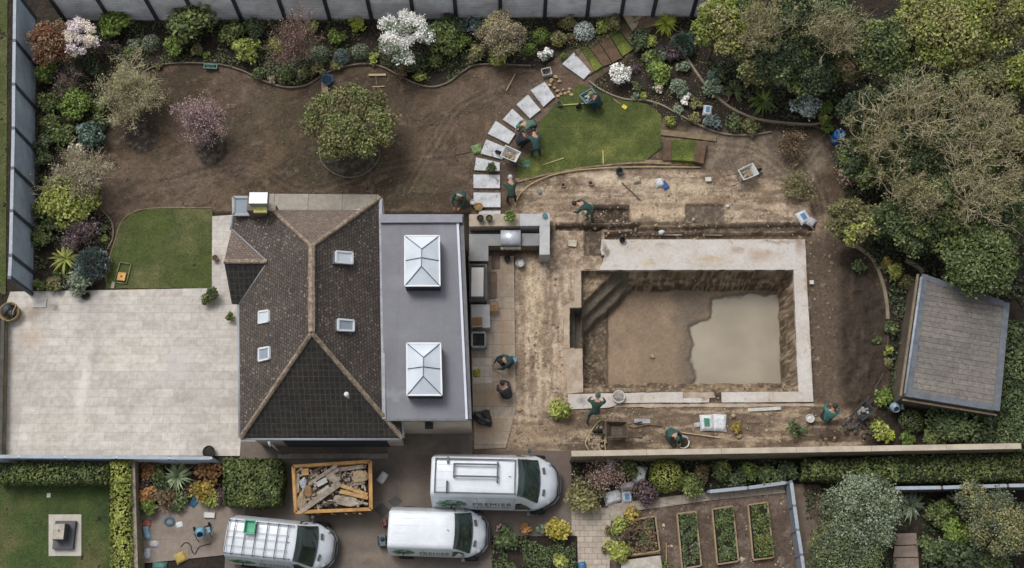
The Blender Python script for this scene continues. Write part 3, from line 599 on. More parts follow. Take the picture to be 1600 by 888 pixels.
M_SKYG = glass_mat('painted_sky_glass', '#bdc5ce', 0.2); M_WING = glass_mat('window_glass', '#8a94a1', 0.05)  # first pane colour has the overcast sky's reflection painted in

house = empty('house', P(490, 560, 0), 0, 'brown tiled hipped house with a grey flat roofed extension beside the terrace', 'house')
HL = house.location
def hp(o):      # parent to the house keeping the place in the world
    o.parent = house; o.matrix_parent_inverse = Matrix.Translation(-HL); return o
ZR = 7.1; ZE = 3.6
R1, R2 = P(487, 385, ZR), P(487, 520, ZR)
NE, SE, SW = P(594, 309, 3.95), P(628, 684, ZE), P(376, 684, ZE)
NN1, NN2 = P(425, 328, 4.35), P(570, 328, 4.2)
W1, WV, W2, W3 = P(374, 475, ZE), P(418, 409, 4.95), P(362, 358, ZE), P(364, 337, ZE)
WR, W4 = P(350, 409, 4.95), P(362, 474, ZE)
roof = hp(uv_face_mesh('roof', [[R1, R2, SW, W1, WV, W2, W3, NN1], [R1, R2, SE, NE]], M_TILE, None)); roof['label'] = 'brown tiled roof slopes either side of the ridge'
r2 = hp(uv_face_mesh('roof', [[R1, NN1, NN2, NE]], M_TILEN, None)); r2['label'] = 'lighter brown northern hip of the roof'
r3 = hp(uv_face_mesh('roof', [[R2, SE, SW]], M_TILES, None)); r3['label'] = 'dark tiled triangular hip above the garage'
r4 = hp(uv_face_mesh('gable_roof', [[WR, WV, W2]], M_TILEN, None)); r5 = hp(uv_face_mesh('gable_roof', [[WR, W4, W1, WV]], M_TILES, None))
def ridge_caps(name, pts, r=0.13):
    mb = MB(); rs = random.Random(4)
    for a, b in zip(pts, pts[1:]):
        a, b = Vector(a), Vector(b); L = (b - a).length; n = max(1, int(L / 0.38)); d = (b - a) / n
        for i in range(n):
            rr = r * rs.uniform(0.92, 1.08); mb.tube([a + d * i, a + d * (i + 0.97)], [rr * 1.06, rr * 0.96], 7, smooth=False)
    return hp(mb.build(name, M_RIDGE))
ridge_caps('ridge', [R1, R2], 0.16); ridge_caps('ridge', [R1, NE], 0.11); ridge_caps('ridge', [R1, NN1], 0.09); ridge_caps('ridge', [R2, SE], 0.11); ridge_caps('ridge', [R2, SW], 0.11); ridge_caps('ridge', [WR, WV], 0.12)
mb = MB(); mb.tube([WV, W2], 0.03, 5); mb.tube([WV, W1], 0.03, 5); hp(mb.build('valley_lead', M_GUT))
# walls: body below the eaves
def inset(pts, d):
    c = sum((Vector((p[0], p[1], 0)) for p in pts), Vector()) / len(pts); out = []
    for p in pts:
        q = Vector((p[0], p[1], 0)) - c; out.append(tuple((c + q - Vector((math.copysign(d, q.x), math.copysign(d, q.y), 0))).xy))
    return out
foot = inset([NN1, NE, SE, SW, W1, P(374, 338, 3.6)], 0.22)
mb = MB(); mb.prism(foot, -0.1, 3.42); hp(mb.build('wall', M_WALLC))
wf = [tuple((WR + Vector((0.45, 1.35, 0))).xy), tuple((WR + Vector((0.45, -1.7, 0))).xy), tuple((WV + Vector((0.8, -1.7, 0))).xy), tuple((WV + Vector((0.8, 1.35, 0))).xy)]
mb = MB(); mb.prism(wf, -0.1, 3.45)
gx = WR.x + 0.4; mb.faces([(gx, WR.y + 1.4, 3.4), (gx, WR.y - 1.7, 3.4), (gx, WR.y, 4.8), (gx + 0.2, WR.y + 1.4, 3.4), (gx + 0.2, WR.y - 1.7, 3.4), (gx + 0.2, WR.y, 4.8)], [(0, 1, 2), (5, 4, 3), (0, 3, 4, 1), (1, 4, 5, 2), (2, 5, 3, 0)])
hp(mb.build('gable_wall', M_WALLC))
for a, b in ((SW, SE), (SW, W1), (NE, SE), (W3, W2)):
    mb = MB(); o_ = Vector((0, -0.05, -0.1)) if a is SW and b is SE else Vector((-0.06 if b.x < R1.x else 0.06, 0, -0.1)); mb.tube([a + o_, b + o_], 0.065, 6); hp(mb.build('gutter', M_GUT))
mb = MB(); q = P(420, 686, 3.4); mb.tube([q + Vector((0, -.1, 0)), q + Vector((0, -.25, -0.3)), q + Vector((0, -.15, -0.6)), q + Vector((0, -.15, -3.3))], 0.06, 6); hp(mb.build('downpipe', M_WHITE))
# garage front
gy = min(p[1] for p in foot)
xa, xb = P(442, 700, 1.5).x, P(604, 700, 1.5).x
mb = MB(); mb.box(((xa + xb) / 2, gy - 0.02, 1.4), (xb - xa, 0.06, 2.7))
for i in range(1, 14): mb.box(((xa + xb) / 2, gy - 0.06, 0.05 + i * 0.19), (xb - xa - 0.1, 0.03, 0.05))
gd = hp(mb.build('garage_door', plain('garage_door_paint', '#2f3338', rough=0.5, var=0.1)))
# chimney flue and the little grey roof at the north west corner
mb = MB(); c0 = P(405, 327, 4.2); mb.box((c0.x, c0.y, 4.1), (0.8, 0.75, 1.8)); hp(mb.build('chimney', M_BROWNW))
mb = MB(); c1 = P(405, 312, 5.5); mb.box((c1.x, c1.y, 5.5), (0.84, 0.55, 0.42)); f_ = hp(mb.build('flue_cowl', plain('brushed_steel', '#8e9298', rough=0.35, metal=0.3, var=0.05), bevel=0.04))
mb = MB(); mb.box((c1.x + .03, c1.y - 0.42, 5.22), (0.62, 0.28, 0.14)); hp(mb.build('flue_vent', plain('ochre_vent', '#b9b26a', rough=0.6)))
pts = PP([(365, 309), (393, 309), (393, 336), (365, 336)], 4.1); mb = MB(); mb.prism([tuple(p.xy) for p in pts], -0.1, 4.08); hp(mb.build('porch_wall', M_BROWNW))
mb = MB()
for a, b in zip(pts, pts[1:] + pts[:1]): mb.beam(a, b, 0.13, 0.14)
hp(mb.build('porch_kerb', plain('porch_kerb_lead', '#878a8f', rough=0.5)))
mb = MB(); mb.prism([tuple(p.xy) for p in PP([(366, 310), (392, 310), (392, 335), (366, 335)], 4.1)], 4.083, 4.11); hp(mb.build('porch_roof', plain('blue_grey_membrane', '#68747f', rough=0.5, var=0.08)))
mb = MB(); mb.prism([tuple(p.xy) for p in PP([(419, 309), (432, 321), (430, 334), (419, 330)], 4.3)], 0, 4.4); hp(mb.build('parapet', plain('parapet_render', '#8d8680', rough=0.9)))
# roof windows lie in the slopes
def plane_of(a, b, c): n = (b - a).cross(c - a).normalized(); return a, n
def hit(px, py, pl):
    o = Vector((0, 0, HC)); d = P(px, py, 0) - o; return o + d * ((pl[0] - o).dot(pl[1]) / d.dot(pl[1]))
def roof_window(cs, pl, k):
    n = pl[1] if pl[1].z > 0 else -pl[1]; q = [hit(x, y, pl) for x, y in cs]; c = sum(q, Vector()) / 4
    mb = MB()
    for a, b in zip(q, q[1:] + q[:1]): mb.beam(a + n * 0.10, b + n * 0.10, 0.08, 0.12, up=n)
    w = hp(mb.build('roof_window', M_WHITE))
    mb = MB(); q2 = [c + (p - c) * 1.14 for p in q]; mb.faces([p + n * 0.07 for p in q2] + [p - n * 0.1 for p in q2], [(3, 2, 1, 0), (0, 1, 5, 4), (1, 2, 6, 5), (2, 3, 7, 6), (3, 0, 4, 7)]); fl = mb.build('flashing', plain('lead_flashing', '#62686e', rough=0.5))
    fl.parent = w
    mb = MB(); q3 = [c + (p - c) * 0.92 for p in q]; mb.faces([p + n * 0.11 for p in q3] + [p for p in q3], [(3, 2, 1, 0), (0, 1, 5, 4), (1, 2, 6, 5), (2, 3, 7, 6), (3, 0, 4, 7)]); g = mb.build('pane', M_SKYG if k else M_WING); g.parent = w
    bmesh_fix(fl); bmesh_fix(g)
def bmesh_fix(o):
    bm = bmesh.new(); bm.from_mesh(o.data); bmesh.ops.recalc_face_normals(bm, faces=bm.faces); bm.to_mesh(o.data); bm.free()
PE = plane_of(R1, R2, SE); PW = plane_of(R1, R2, SW); PS = plane_of(R2, SE, SW)
roof_window([(523, 394), (548, 396), (548, 413), (523, 411)], PE, 1); roof_window([(526, 500), (550, 502), (550, 518), (526, 517)], PE, 0)
roof_window([(408, 488), (423, 486), (423, 503), (408, 506)], PW, 1); roof_window([(408, 546), (424, 543), (424, 561), (408, 565)], PW, 0)
q = hit(545, 622, PS); mb = MB(); mb.tube([q, q + Vector((0, 0, 0.75))], 0.06, 8); mb.lathe(q + Vector((0, 0, 0.7)), [(0, 0), (0.10, 0), (0.12, 0.06), (0.09, 0.15), (0, 0.17)], 12); hp(mb.build('vent_pipe', M_WHITE))
# extension with the flat roof
ZF = 4.3
E = PP([(594, 336), (724, 335), (737, 656), (600, 656)], ZF)
E2 = [Vector((SE.x - 2.2, E[0].y, ZF)), E[1], E[2], Vector((SE.x - 2.2, E[3].y, ZF))]
mb = MB(); ins = inset([E2[0], E[1], E[2], P(602, 656, ZF)], 0.12); mb.prism(ins, -0.1, 3.95); hp(mb.build('extension_wall', M_WALLC))
M_MEMB, nt, b = new_mat('grey_roof_membrane'); v = coords(nt)
a = ramp(nt, noise(nt, v, 0.45, 5, 0.65), [(0.3, rgba('#5d5e65')), (0.7, rgba('#6b6c74'))]); a = mixc(nt, 0.5, a, ramp(nt, noise(nt, v, 9, 4, 0.75), [(0.3, (0.8, 0.8, 0.8)), (0.7, (1.12, 1.12, 1.12))]), 'MULTIPLY')
br = N(nt, 'TexBrick'); nt.links.new(v, br.inputs['Vector']); br.offset = 0.0
for k, q in (('Scale', 1.0), ('Mortar Size', 0.014), ('Mortar Smooth', 0.8), ('Brick Width', 1.05), ('Row Height', 9.0)): br.inputs[k].default_value = q
br.inputs['Color1'].default_value = (1.03, 1.03, 1.03, 1); br.inputs['Color2'].default_value = (0.96, 0.96, 0.965, 1); br.inputs['Mortar'].default_value = (0.8, 0.8, 0.81, 1); a = mixc(nt, 1.0, a, br.outputs[0], 'MULTIPLY')
a = spots(nt, a, v, at_px([(660, 480, 50, 16, '#7c7d84', .5), (620, 600, 12, 50, '#53545a', .5), (700, 420, 10, 60, '#75767d', .45), (640, 645, 60, 8, '#808389', .5), (615, 380, 10, 30, '#585960', .5)])); nt.links.new(a, b.inputs['Base Color']); b.inputs['Roughness'].default_value = 0.6
fa = P(595, 336, ZF), P(713, 336, ZF), P(727, 655.5, ZF), P(601, 655.5, ZF)
mb = MB(); mb.prism([tuple(p.xy) for p in fa], ZF - 0.4, ZF); fr = hp(mb.build('flat_roof', M_MEMB))
mb = MB(); mb.prism([tuple(p.xy) for p in PP([(594, 335), (722, 335), (722.5, 347.5), (594.5, 348)], ZF + 0.15)], ZF + 0.002, ZF + 0.15); mb.build('kerb', plain('roof_kerb', '#74757d', rough=0.55, var=0.08), fr).matrix_parent_inverse = Matrix()
mb = MB(); mb.prism([tuple(p.xy) for p in PP([(713.3, 349), (717, 349), (731, 655), (727.3, 655)], ZF + 0.04)], ZF - 0.3, ZF + 0.04); mb.build('edge_trim', plain('white_edge_trim', '#b4b9c4', rough=0.4, var=0.05), fr)
mb = MB(); mb.prism([tuple(p.xy) for p in PP([(717.3, 335), (724, 335), (737, 655), (731.3, 655)], ZF - 0.06)], ZF - 0.4, ZF - 0.06); mb.build('fascia', plain('dark_fascia', '#4f5056', rough=0.5), fr)
mb = MB(); mb.beam(P(594.5, 312, 4.0), P(600, 655, ZF + 0.05), 0.16, 0.1); mb.build('abutment_flashing', plain('pale_flashing', '#8d9097', rough=0.5), fr)
mb = MB(); mb.beam(P(600, 656.5, ZF - 0.08), P(731, 656.5, ZF - 0.08), 0.10, 0.2); mb.build('drip_edge', plain('drip_edge', '#5b6065', rough=0.5), fr)
for ch in fr.children: ch.matrix_parent_inverse = Matrix.Identity(4)
def skylight(cs):
    b = [P(x, y, ZF + 0.85) for x, y in cs]; t = MB()
    xy = [tuple(p.xy) for p in b]; cc = sum(b, Vector()) / 4
    t.prism([tuple(p.xy) for p in b], ZF + 0.002, ZF + 0.74); k = hp(t.build('skylight', plain('dark_kerb', '#2c3136', rough=0.5)))
    k['label'] = 'white glazed roof lantern on a dark kerb'
    w = (b[1] - b[0]).length; yc = cc.y; L = abs(b[0].y - b[3].y)
    r1 = Vector((cc.x, b[0].y - w / 2, ZF + 1.2)); r2 = Vector((cc.x, b[3].y + w / 2, ZF + 1.2))
    g = MB(); q = [p + Vector((0, 0, -0.09)) for p in b]
    g.faces(q + [r1, r2], [(0, 4, 1), (1, 4, 5, 2), (2, 5, 3), (3, 5, 4, 0)][::1]); g = g.build('pane', M_SKYG, k); bmesh_fix(g)
    f = MB()
    for a, c in ((q[0], r1), (q[1], r1), (q[2], r2), (q[3], r2), (r1, r2)): f.beam(a, c, 0.032, 0.05)
    mid = (r1 + r2) / 2; f.beam((q[0] + q[3]) / 2 + Vector((0, 0, 0)), mid, 0.032, 0.05); f.beam((q[1] + q[2]) / 2, mid, 0.032, 0.05)
    f.build('glazing_bar', plain('glazing_bar', '#3b4047', rough=0.4), k)
    f = MB()
    for a, c in zip(q, q[1:] + q[:1]): f.beam(a, c, 0.07, 0.08)
    f.build('frame', M_WHITE, k)
skylight([(632.5, 368), (686, 368), (687, 446), (632.5, 446)]); skylight([(635.5, 536), (688, 536), (690, 617), (636, 617)])
mb = MB(); q = P(670, 665, 3.2); q.y = min(p[1] for p in ins); mb.box((q.x, q.y - 0.15, 3.0), (0.36, 0.28, 0.3)); mb.box((q.x, q.y - 0.02, 3.0), (0.2, 0.06, 0.5)); hp(mb.build('wall_lamp', M_DARK))

# ------------------------------------------------------------------ fences and walls
M_FB = plain("weathered_grey_boards", "#dadade", rough=0.75, var=0.14, scale=1.2, fine=9); M_FP = plain('dark_fence_post', '#3f4247', rough=0.6)
M_FL = plain('blue_grey_boards', "#a3b0bd", rough=0.7, var=0.12, scale=1.0, fine=9); M_FC = plain('fence_capping', '#8e969f', rough=0.6, var=0.08)
def fence(name, pts, hgt, mb_, mp_, label, slat=0.16, cap=None, gap=0.022, post=0.11, inner=1, group=None):
    root = empty(name, pts[0], 0, label, 'fence', group); off = -Vector(pts[0])
    for i, p in enumerate(pts):
        q = MB(); q.box(Vector(p) + Vector((0, 0, hgt / 2)), (post, post, hgt + 0.06)); q.build('post', mp_, root).matrix_parent_inverse = Matrix.Translation(off)
    for a, b in zip(pts, pts[1:]):
        a, b = Vector(a), Vector(b); d = (b - a).normalized(); a2, b2 = a + d * post * 0.5, b - d * post * 0.5; q = MB(); n = int(hgt / slat)
        for k in range(n):
            z = 0.04 + (k + 0.5) * (hgt - 0.06) / n; q.beam(a2 + Vector((0, 0, z)), b2 + Vector((0, 0, z)), 0.035, (hgt - 0.06) / n - gap)
        q.build('panel', mb_, root).matrix_parent_inverse = Matrix.Translation(off)
        if cap:
            q = MB(); q.beam(a2 + Vector((0, 0, hgt + 0.0)), b2 + Vector((0, 0, hgt + 0.0)), 0.16, 0.05); q.build('rail', cap, root).matrix_parent_inverse = Matrix.Translation(off)
    return root
bx = [(103, 32), (174, 32), (247, 32), (308, 32), (378, 31), (447, 31), (516, 31), (581, 30), (647, 30), (713, 29), (782, 28), (851, 27), (917, 27), (970, 26), (1019, 26), (1080, 26), (1145, 26)]
fence('boundary_fence', PP(bx), 2.7, M_FB, M_FP, 'long grey slatted fence with dark posts along the far border', post=0.2)
M_FLP = plain('slate_post', '#434c56', rough=0.6)
fence('boundary_fence', [P(56, 30)] + PP([(55.5, 104), (55, 170), (55, 236), (54, 296), (53, 360), (52, 427), (50.5, 460)]), 2.75, M_FL, M_FLP, 'tall blue grey board fence with pale top rail on the left border', cap=M_FC, post=0.17)
fence('terrace_fence', [P(0 - 25, 722.5), P(53, 722.5), P(123, 723), P(201, 723.5), P(281, 724.5), P(344, 725)], 1.75, M_FL, M_FL, 'low blue grey fence between the terrace and the hedges', cap=M_FC)
M_MOSS = slab_mat('mossy_brick', '#6d6552', '#5b5746', '#474437', 0.45, 0.14, 0.02, stain='#4b4d33', var=0.9)
def brick_mat(name, c1, c2, cm):
    m, nt, b = new_mat(name); v = coords(nt); sp = N(nt, 'SeparateXYZ'); nt.links.new(v, sp.inputs[0]); ad = N(nt, 'Math'); ad.operation = 'ADD'; nt.links.new(sp.outputs[0], ad.inputs[0]); nt.links.new(sp.outputs[1], ad.inputs[1])
    cb = N(nt, 'CombineXYZ'); nt.links.new(ad.outputs[0], cb.inputs[0]); nt.links.new(sp.outputs[2], cb.inputs[1])
    br = N(nt, 'TexBrick'); nt.links.new(cb.outputs[0], br.inputs['Vector'])
    for k, q in (('Scale', 1.0), ('Mortar Size', 0.015), ('Brick Width', 0.4), ('Row Height', 0.14)): br.inputs[k].default_value = q
    br.inputs['Color1'].default_value = rgba(c1); br.inputs['Color2'].default_value = rgba(c2); br.inputs['Mortar'].default_value = rgba(cm)
    a = mixc(nt, 0.9, br.outputs[0], ramp(nt, noise(nt, v, 1.5, 5, 0.7), [(0.35, (0.6, 0.66, 0.5)), (0.65, (1.2, 1.15, 1.1))]), 'MULTIPLY')
    nt.links.new(a, b.inputs['Base Color']); b.inputs['Roughness'].default_value = 0.9; return m
M_BRICK = brick_mat('old_wall_brick', '#8b8069', '#736b58', '#504b3e')
def wall(name, a, b, w, hgt, mw, mc, label, cap=0.08, over=0.03, pos=None):
    root = empty(name, Vector((a.x, a.y, 0)), 0, label, 'wall'); off = Matrix.Translation(-Vector((a.x, a.y, 0)))
    A, B = Vector((a.x, a.y, 0)), Vector((b.x, b.y, 0))
    q = MB(); q.beam(A + Vector((0, 0, (hgt - cap) / 2 - 0.1)), B + Vector((0, 0, (hgt - cap) / 2 - 0.1)), w, hgt - cap + 0.2); q.build('brickwork', mw, root).matrix_parent_inverse = off
    L = (B - A).length; n = max(1, int(L / 3.2))
    q = MB()
    for i in range(n):
        p, r = A + (B - A) * (i / n), A + (B - A) * ((i + 0.996) / n); q.beam(p + Vector((0, 0, hgt - cap / 2)), r + Vector((0, 0, hgt - cap / 2)), w + over * 2, cap)
    q.build('coping', mc, root).matrix_parent_inverse = off
    return root
M_COPE = plain('stone_coping', '#a79c8c', rough=0.85, var=0.12, scale=1.5, fine=10)
wall('retaining_wall', P(893, 709, 2.1), P(1596, 697, 2.1), 0.2, 2.1, M_BRICK, M_COPE, 'long brick retaining wall with pale stone coping below the pool works')
wall('dividing_wall', P(206, 719, 1.1), P(211.5, 905, 1.1), 0.2, 1.1, M_BRICK, plain('rough_coping', '#8f8578', rough=0.9, var=0.25, scale=5), 'rough stone topped wall between lawn hedge and yard')
wall('terrace_wall', P(4, 500, 0.6), P(0, 711, 0.6), 0.12, 0.6, M_BRICK, plain('dark_coping', '#4d4a45', rough=0.9), 'low dark wall along the left edge of the terrace')
M_FG = plain('grey_fence_paint', '#6f757d', rough=0.6, var=0.1)
fence('garden_fence', [P(1227, 758), P(1232, 795), P(1237, 832), P(1243, 870), P(1249, 915)], 1.2, M_FG, M_FG, 'grey sloping fence right of the vegetable beds', cap=M_FC)
fence('garden_fence', [P(1104, 771), P(1165, 765), P(1224, 757)], 0.6, M_FG, M_FG, 'short low grey fence above the raised vegetable beds', cap=M_FC)
fence('garden_fence', [P(1380, 770), P(1453, 769), P(1553, 766), P(1640, 765)], 1.6, plain('slate_grey_boards', '#565c63', rough=0.7), plain('brown_post', '#6a5444', rough=0.8), 'grey boundary fence with brown posts in the lower right shrubs', cap=M_FC)

# ------------------------------------------------------------------ shed
ZS = 2.35
sc = PP([(1441, 428), (1577, 474), (1561.5, 643), (1414, 619)], ZS)
shed = empty('garden_shed', Vector((sc[3].x, sc[3].y, 0)), 0, 'tilted grey slate roofed garden shed beside the shrubs', 'shed'); off = Matrix.Translation(-shed.location)
def sp_(o): o.parent = shed; o.matrix_parent_inverse = off; return o
cc = sum(sc, Vector()) / 4
ish = lambda k: [tuple((cc + (p - cc) * k).xy) for p in sc]
M_SHW = plain('brown_shed_boards', '#574d42', rough=0.85, var=0.2, scale=2)
mb = MB(); mb.prism(ish(0.985), -0.1, ZS - 0.24); sp_(mb.build('wall', M_SHW))
mb = MB(); e0, e1, e2, e3 = [Vector((cc + (p - cc) * 1.0)) for p in sc]
slope = lambda p, dz: Vector((p.x, p.y, dz))
RT = [slope(e0, ZS), slope(e1, ZS), slope(e2, ZS), slope(e3, ZS)]
M_SLATE = tile_mat('grey_slates', '#6c6966', '#625f5d', '#464443', 2.4, 0.26, mort=0.016, off=0.3, fk=0.72, fleck='#8d857c', bm_=0.6)
inr = [cc + (p - cc) * 0.93 for p in RT]
sp_(uv_face_mesh('roof', [inr], M_SLATE, None, 0.1, (inr[2] - inr[3]).normalized()))
mb = MB()
for k_, (a, b) in enumerate(zip(RT, RT[1:] + RT[:1])):
    d = (a + b) / 2 - cc; d.z = 0; d.normalize(); e_ = (b - a).normalized() * (0.0 if k_ % 2 else 0.29); mb.beam(a - d * 0.14 + e_ + Vector((0, 0, -.07)), b - d * 0.14 - e_ + Vector((0, 0, -.07)), 0.30, 0.2)
sp_(mb.build('roof_edge', plain('lead_grey_edge', '#5a5f66', rough=0.5)))
mb = MB(); d = (RT[0] - RT[3]).normalized(); n_ = Vector((-d.y, d.x, 0)); mb.tube([RT[0] + n_ * 0.02 + Vector((0, 0, 0.03)) - d * 0.2, RT[3] + n_ * 0.02 + Vector((0, 0, 0.03)) + d * 0.1], 0.07, 8); sp_(mb.build('gutter', plain('light_gutter', '#8d949e', rough=0.4)))
mb = MB(); mb.beam(RT[0] + n_ * .15 + Vector((0, 0, -.2)), RT[3] + n_ * .15 + Vector((0, 0, -.2)), 0.1, 0.14); mb.beam(RT[3] - d * .12 + Vector((0, 0, -.3)), RT[2] - d * .12 + Vector((0, 0, -.3)), 0.08, 0.1); sp_(mb.build('barge_board', plain('pale_wood_board', '#7b6e5b', rough=0.8)))
# ------------------------------------------------------------------ plants
PAL = {  # three leaf colours: deep, middle, light
 'green': ('#343f22', '#515d34', '#7b824e'), 'dark': ('#272f22', '#3d4932', '#5f6a49'), 'mid': ('#303b28', '#4b5838', '#70794f'), 'bright': ('#3b4c24', '#5b6f32', '#86954c'), 'sage': ('#39412f', '#5a634b', '#858b70'),
 'lime': ('#515a2a', '#7b8340', '#a6a95e'), 'acid': ('#5e6a28', '#8b9638', '#b4ba55'), 'olive': ('#45452c', '#6b6945', '#918c62'), 'yellow': ('#6b6425', '#9c9040', '#c4b75c'), 'grey': ('#424d3e', '#68745f', '#949c86'),
 'bluegrey': ('#384444', '#586664', '#848f8b'), 'teal': ('#2f3f38', '#4a5d53', '#728479'), 'purple': ('#3a3035', '#57474d', '#7e6d74'), 'plum': ('#332a2c', '#4c3d40', '#6b5a5c'), 'red': ('#3d281e', '#63402e', '#8f6044'),
 'rust': ('#4d3727', '#785638', '#a37f55'), 'orange': ('#674a2c', '#936c42', '#bb9360'), 'gold': ('#5c5028', '#877639', '#b09d56'), 'brown': ('#40352a', '#65543f', '#8d7a60'),
 'white': ('#b9b8b2', '#d4d3ce', '#e8e7e4'), 'pinkwhite': ('#b8aeb0', '#d2c8ca', '#e6dfe0'), 'pink': ('#8d6c76', '#b3929b', '#cdb2b8'), 'magenta': ('#7c4463', '#a8638a', '#c990ae'), 'cream': ('#a39a84', '#c0b7a2', '#d8d0bf'), 'tan': ('#5f5645', '#857a64', '#aba08a'), 'pinktan': ('#6a564f', '#907a70', '#b5a196'), 'silver': ('#8f9a96', '#b4bdb9', '#d2d8d4'), 'pinkdull': ('#74605f', '#978183', '#b8a5a6'), 'paletwig': ('#6f6a5a', '#958f7c', '#b9b4a2'), 'palebud': ('#6b6a4c', '#918e69', '#b5b18c'), 'stripe': ('#4f6040', '#7d8c68', '#b5bf9c'), 'dry': ('#52493d', '#75695a', '#988b78')}
_lm = {}
def leaf_mat(pal):
    if pal in _lm: return _lm[pal]
    m, nt, b = new_mat('leaves_' + pal); at = N(nt, 'Attribute'); at.attribute_name = 'tint'
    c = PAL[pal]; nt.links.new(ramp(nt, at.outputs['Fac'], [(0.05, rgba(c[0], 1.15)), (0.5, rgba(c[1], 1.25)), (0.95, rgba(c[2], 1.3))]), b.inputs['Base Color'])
    b.inputs['Roughness'].default_value = 0.55; b.inputs['Specular IOR Level'].default_value = 0.3
    tr = N(nt, 'BsdfTranslucent'); nt.links.new(nt.nodes[-2].outputs[0] if False else b.inputs['Base Color'].links[0].from_socket, tr.inputs['Color'])
    mx = N(nt, 'MixShader'); mx.inputs[0].default_value = 0.22; out = nt.nodes['Material Output']
    nt.links.new(b.outputs[0], mx.inputs[1]); nt.links.new(tr.outputs[0], mx.inputs[2]); nt.links.new(mx.outputs[0], out.inputs['Surface'])
    _lm[pal] = m; return m
M_BARK = plain('bark', '#5d5246', rough=0.95, var=0.25, scale=5, fine=20); M_BARKL = plain('pale_bark', '#b9ad92', rough=0.95, var=0.2, scale=5, fine=20); M_BARKR = plain('pinkish_twigs', '#8a7266', rough=0.95, var=0.2, scale=5)
def leaves(C, Nn, s, tint, mat_i, rs, asp=0.55, cup=0.0):
    """one pointed leaf (two triangles as a quad) at each centre C with normal Nn; returns V, F, tint, mi"""
    n = len(C); Nn = Nn / (np.linalg.norm(Nn, axis=1, keepdims=True) + 1e-9)
    r = rs.normal(size=(n, 3)); T = np.cross(Nn, r); T /= np.linalg.norm(T, axis=1, keepdims=True) + 1e-9; B = np.cross(Nn, T)
    s = (s * rs.uniform(0.6, 1.3, n))[:, None]
    V = np.stack([C - T * s, C + B * s * asp + Nn * s * 0.12, C + T * s * 1.0 - Nn * s * 0.2, C - B * s * asp + Nn * s * 0.12], 1).reshape(-1, 3)
    F = np.arange(n * 4).reshape(n, 4); return V, F, np.repeat(tint, 4), np.full(n, mat_i)
def crown_points(R, h, n, rs, nl=None, lobe=0.42, zmin=0.0, holes=0.0, droop=0.0):
    """points on the lumpy shell of a crown of radius R, height h standing on z = 0"""
    nl = nl or max(6, int(R * 9)); a = rs.uniform(0, 2 * np.pi, nl); u = np.sqrt(rs.uniform(0, 1, nl)); 
    lx = np.cos(a) * u * R * (1 - lobe * 0.75); ly = np.sin(a) * u * R * (1 - lobe * 0.75)
    top = np.sqrt(np.clip(1 - u ** 2 * 0.85, 0.05, 1)); lz = h * (0.35 + 0.45 * top * rs.uniform(0.65, 1.1, nl)); lr = R * lobe * rs.uniform(0.6, 1.25, nl); lt = rs.uniform(0, 1, nl)
    k = rs.integers(0, nl, n); d = rs.normal(size=(n, 3)); d[:, 2] = np.abs(d[:, 2]) * 0.9 - 0.25; d /= np.linalg.norm(d, axis=1, keepdims=True)
    rr = lr[k] * rs.uniform(0.55, 1.05, n) ** 0.6; hz = min(1.0, h / (2 * R) + 0.25)
    C = np.stack([lx[k] + d[:, 0] * rr, ly[k] + d[:, 1] * rr, np.maximum(lz[k] + d[:, 2] * rr * hz, 0.03 * h)], 1)
    return C, d, lt[k]
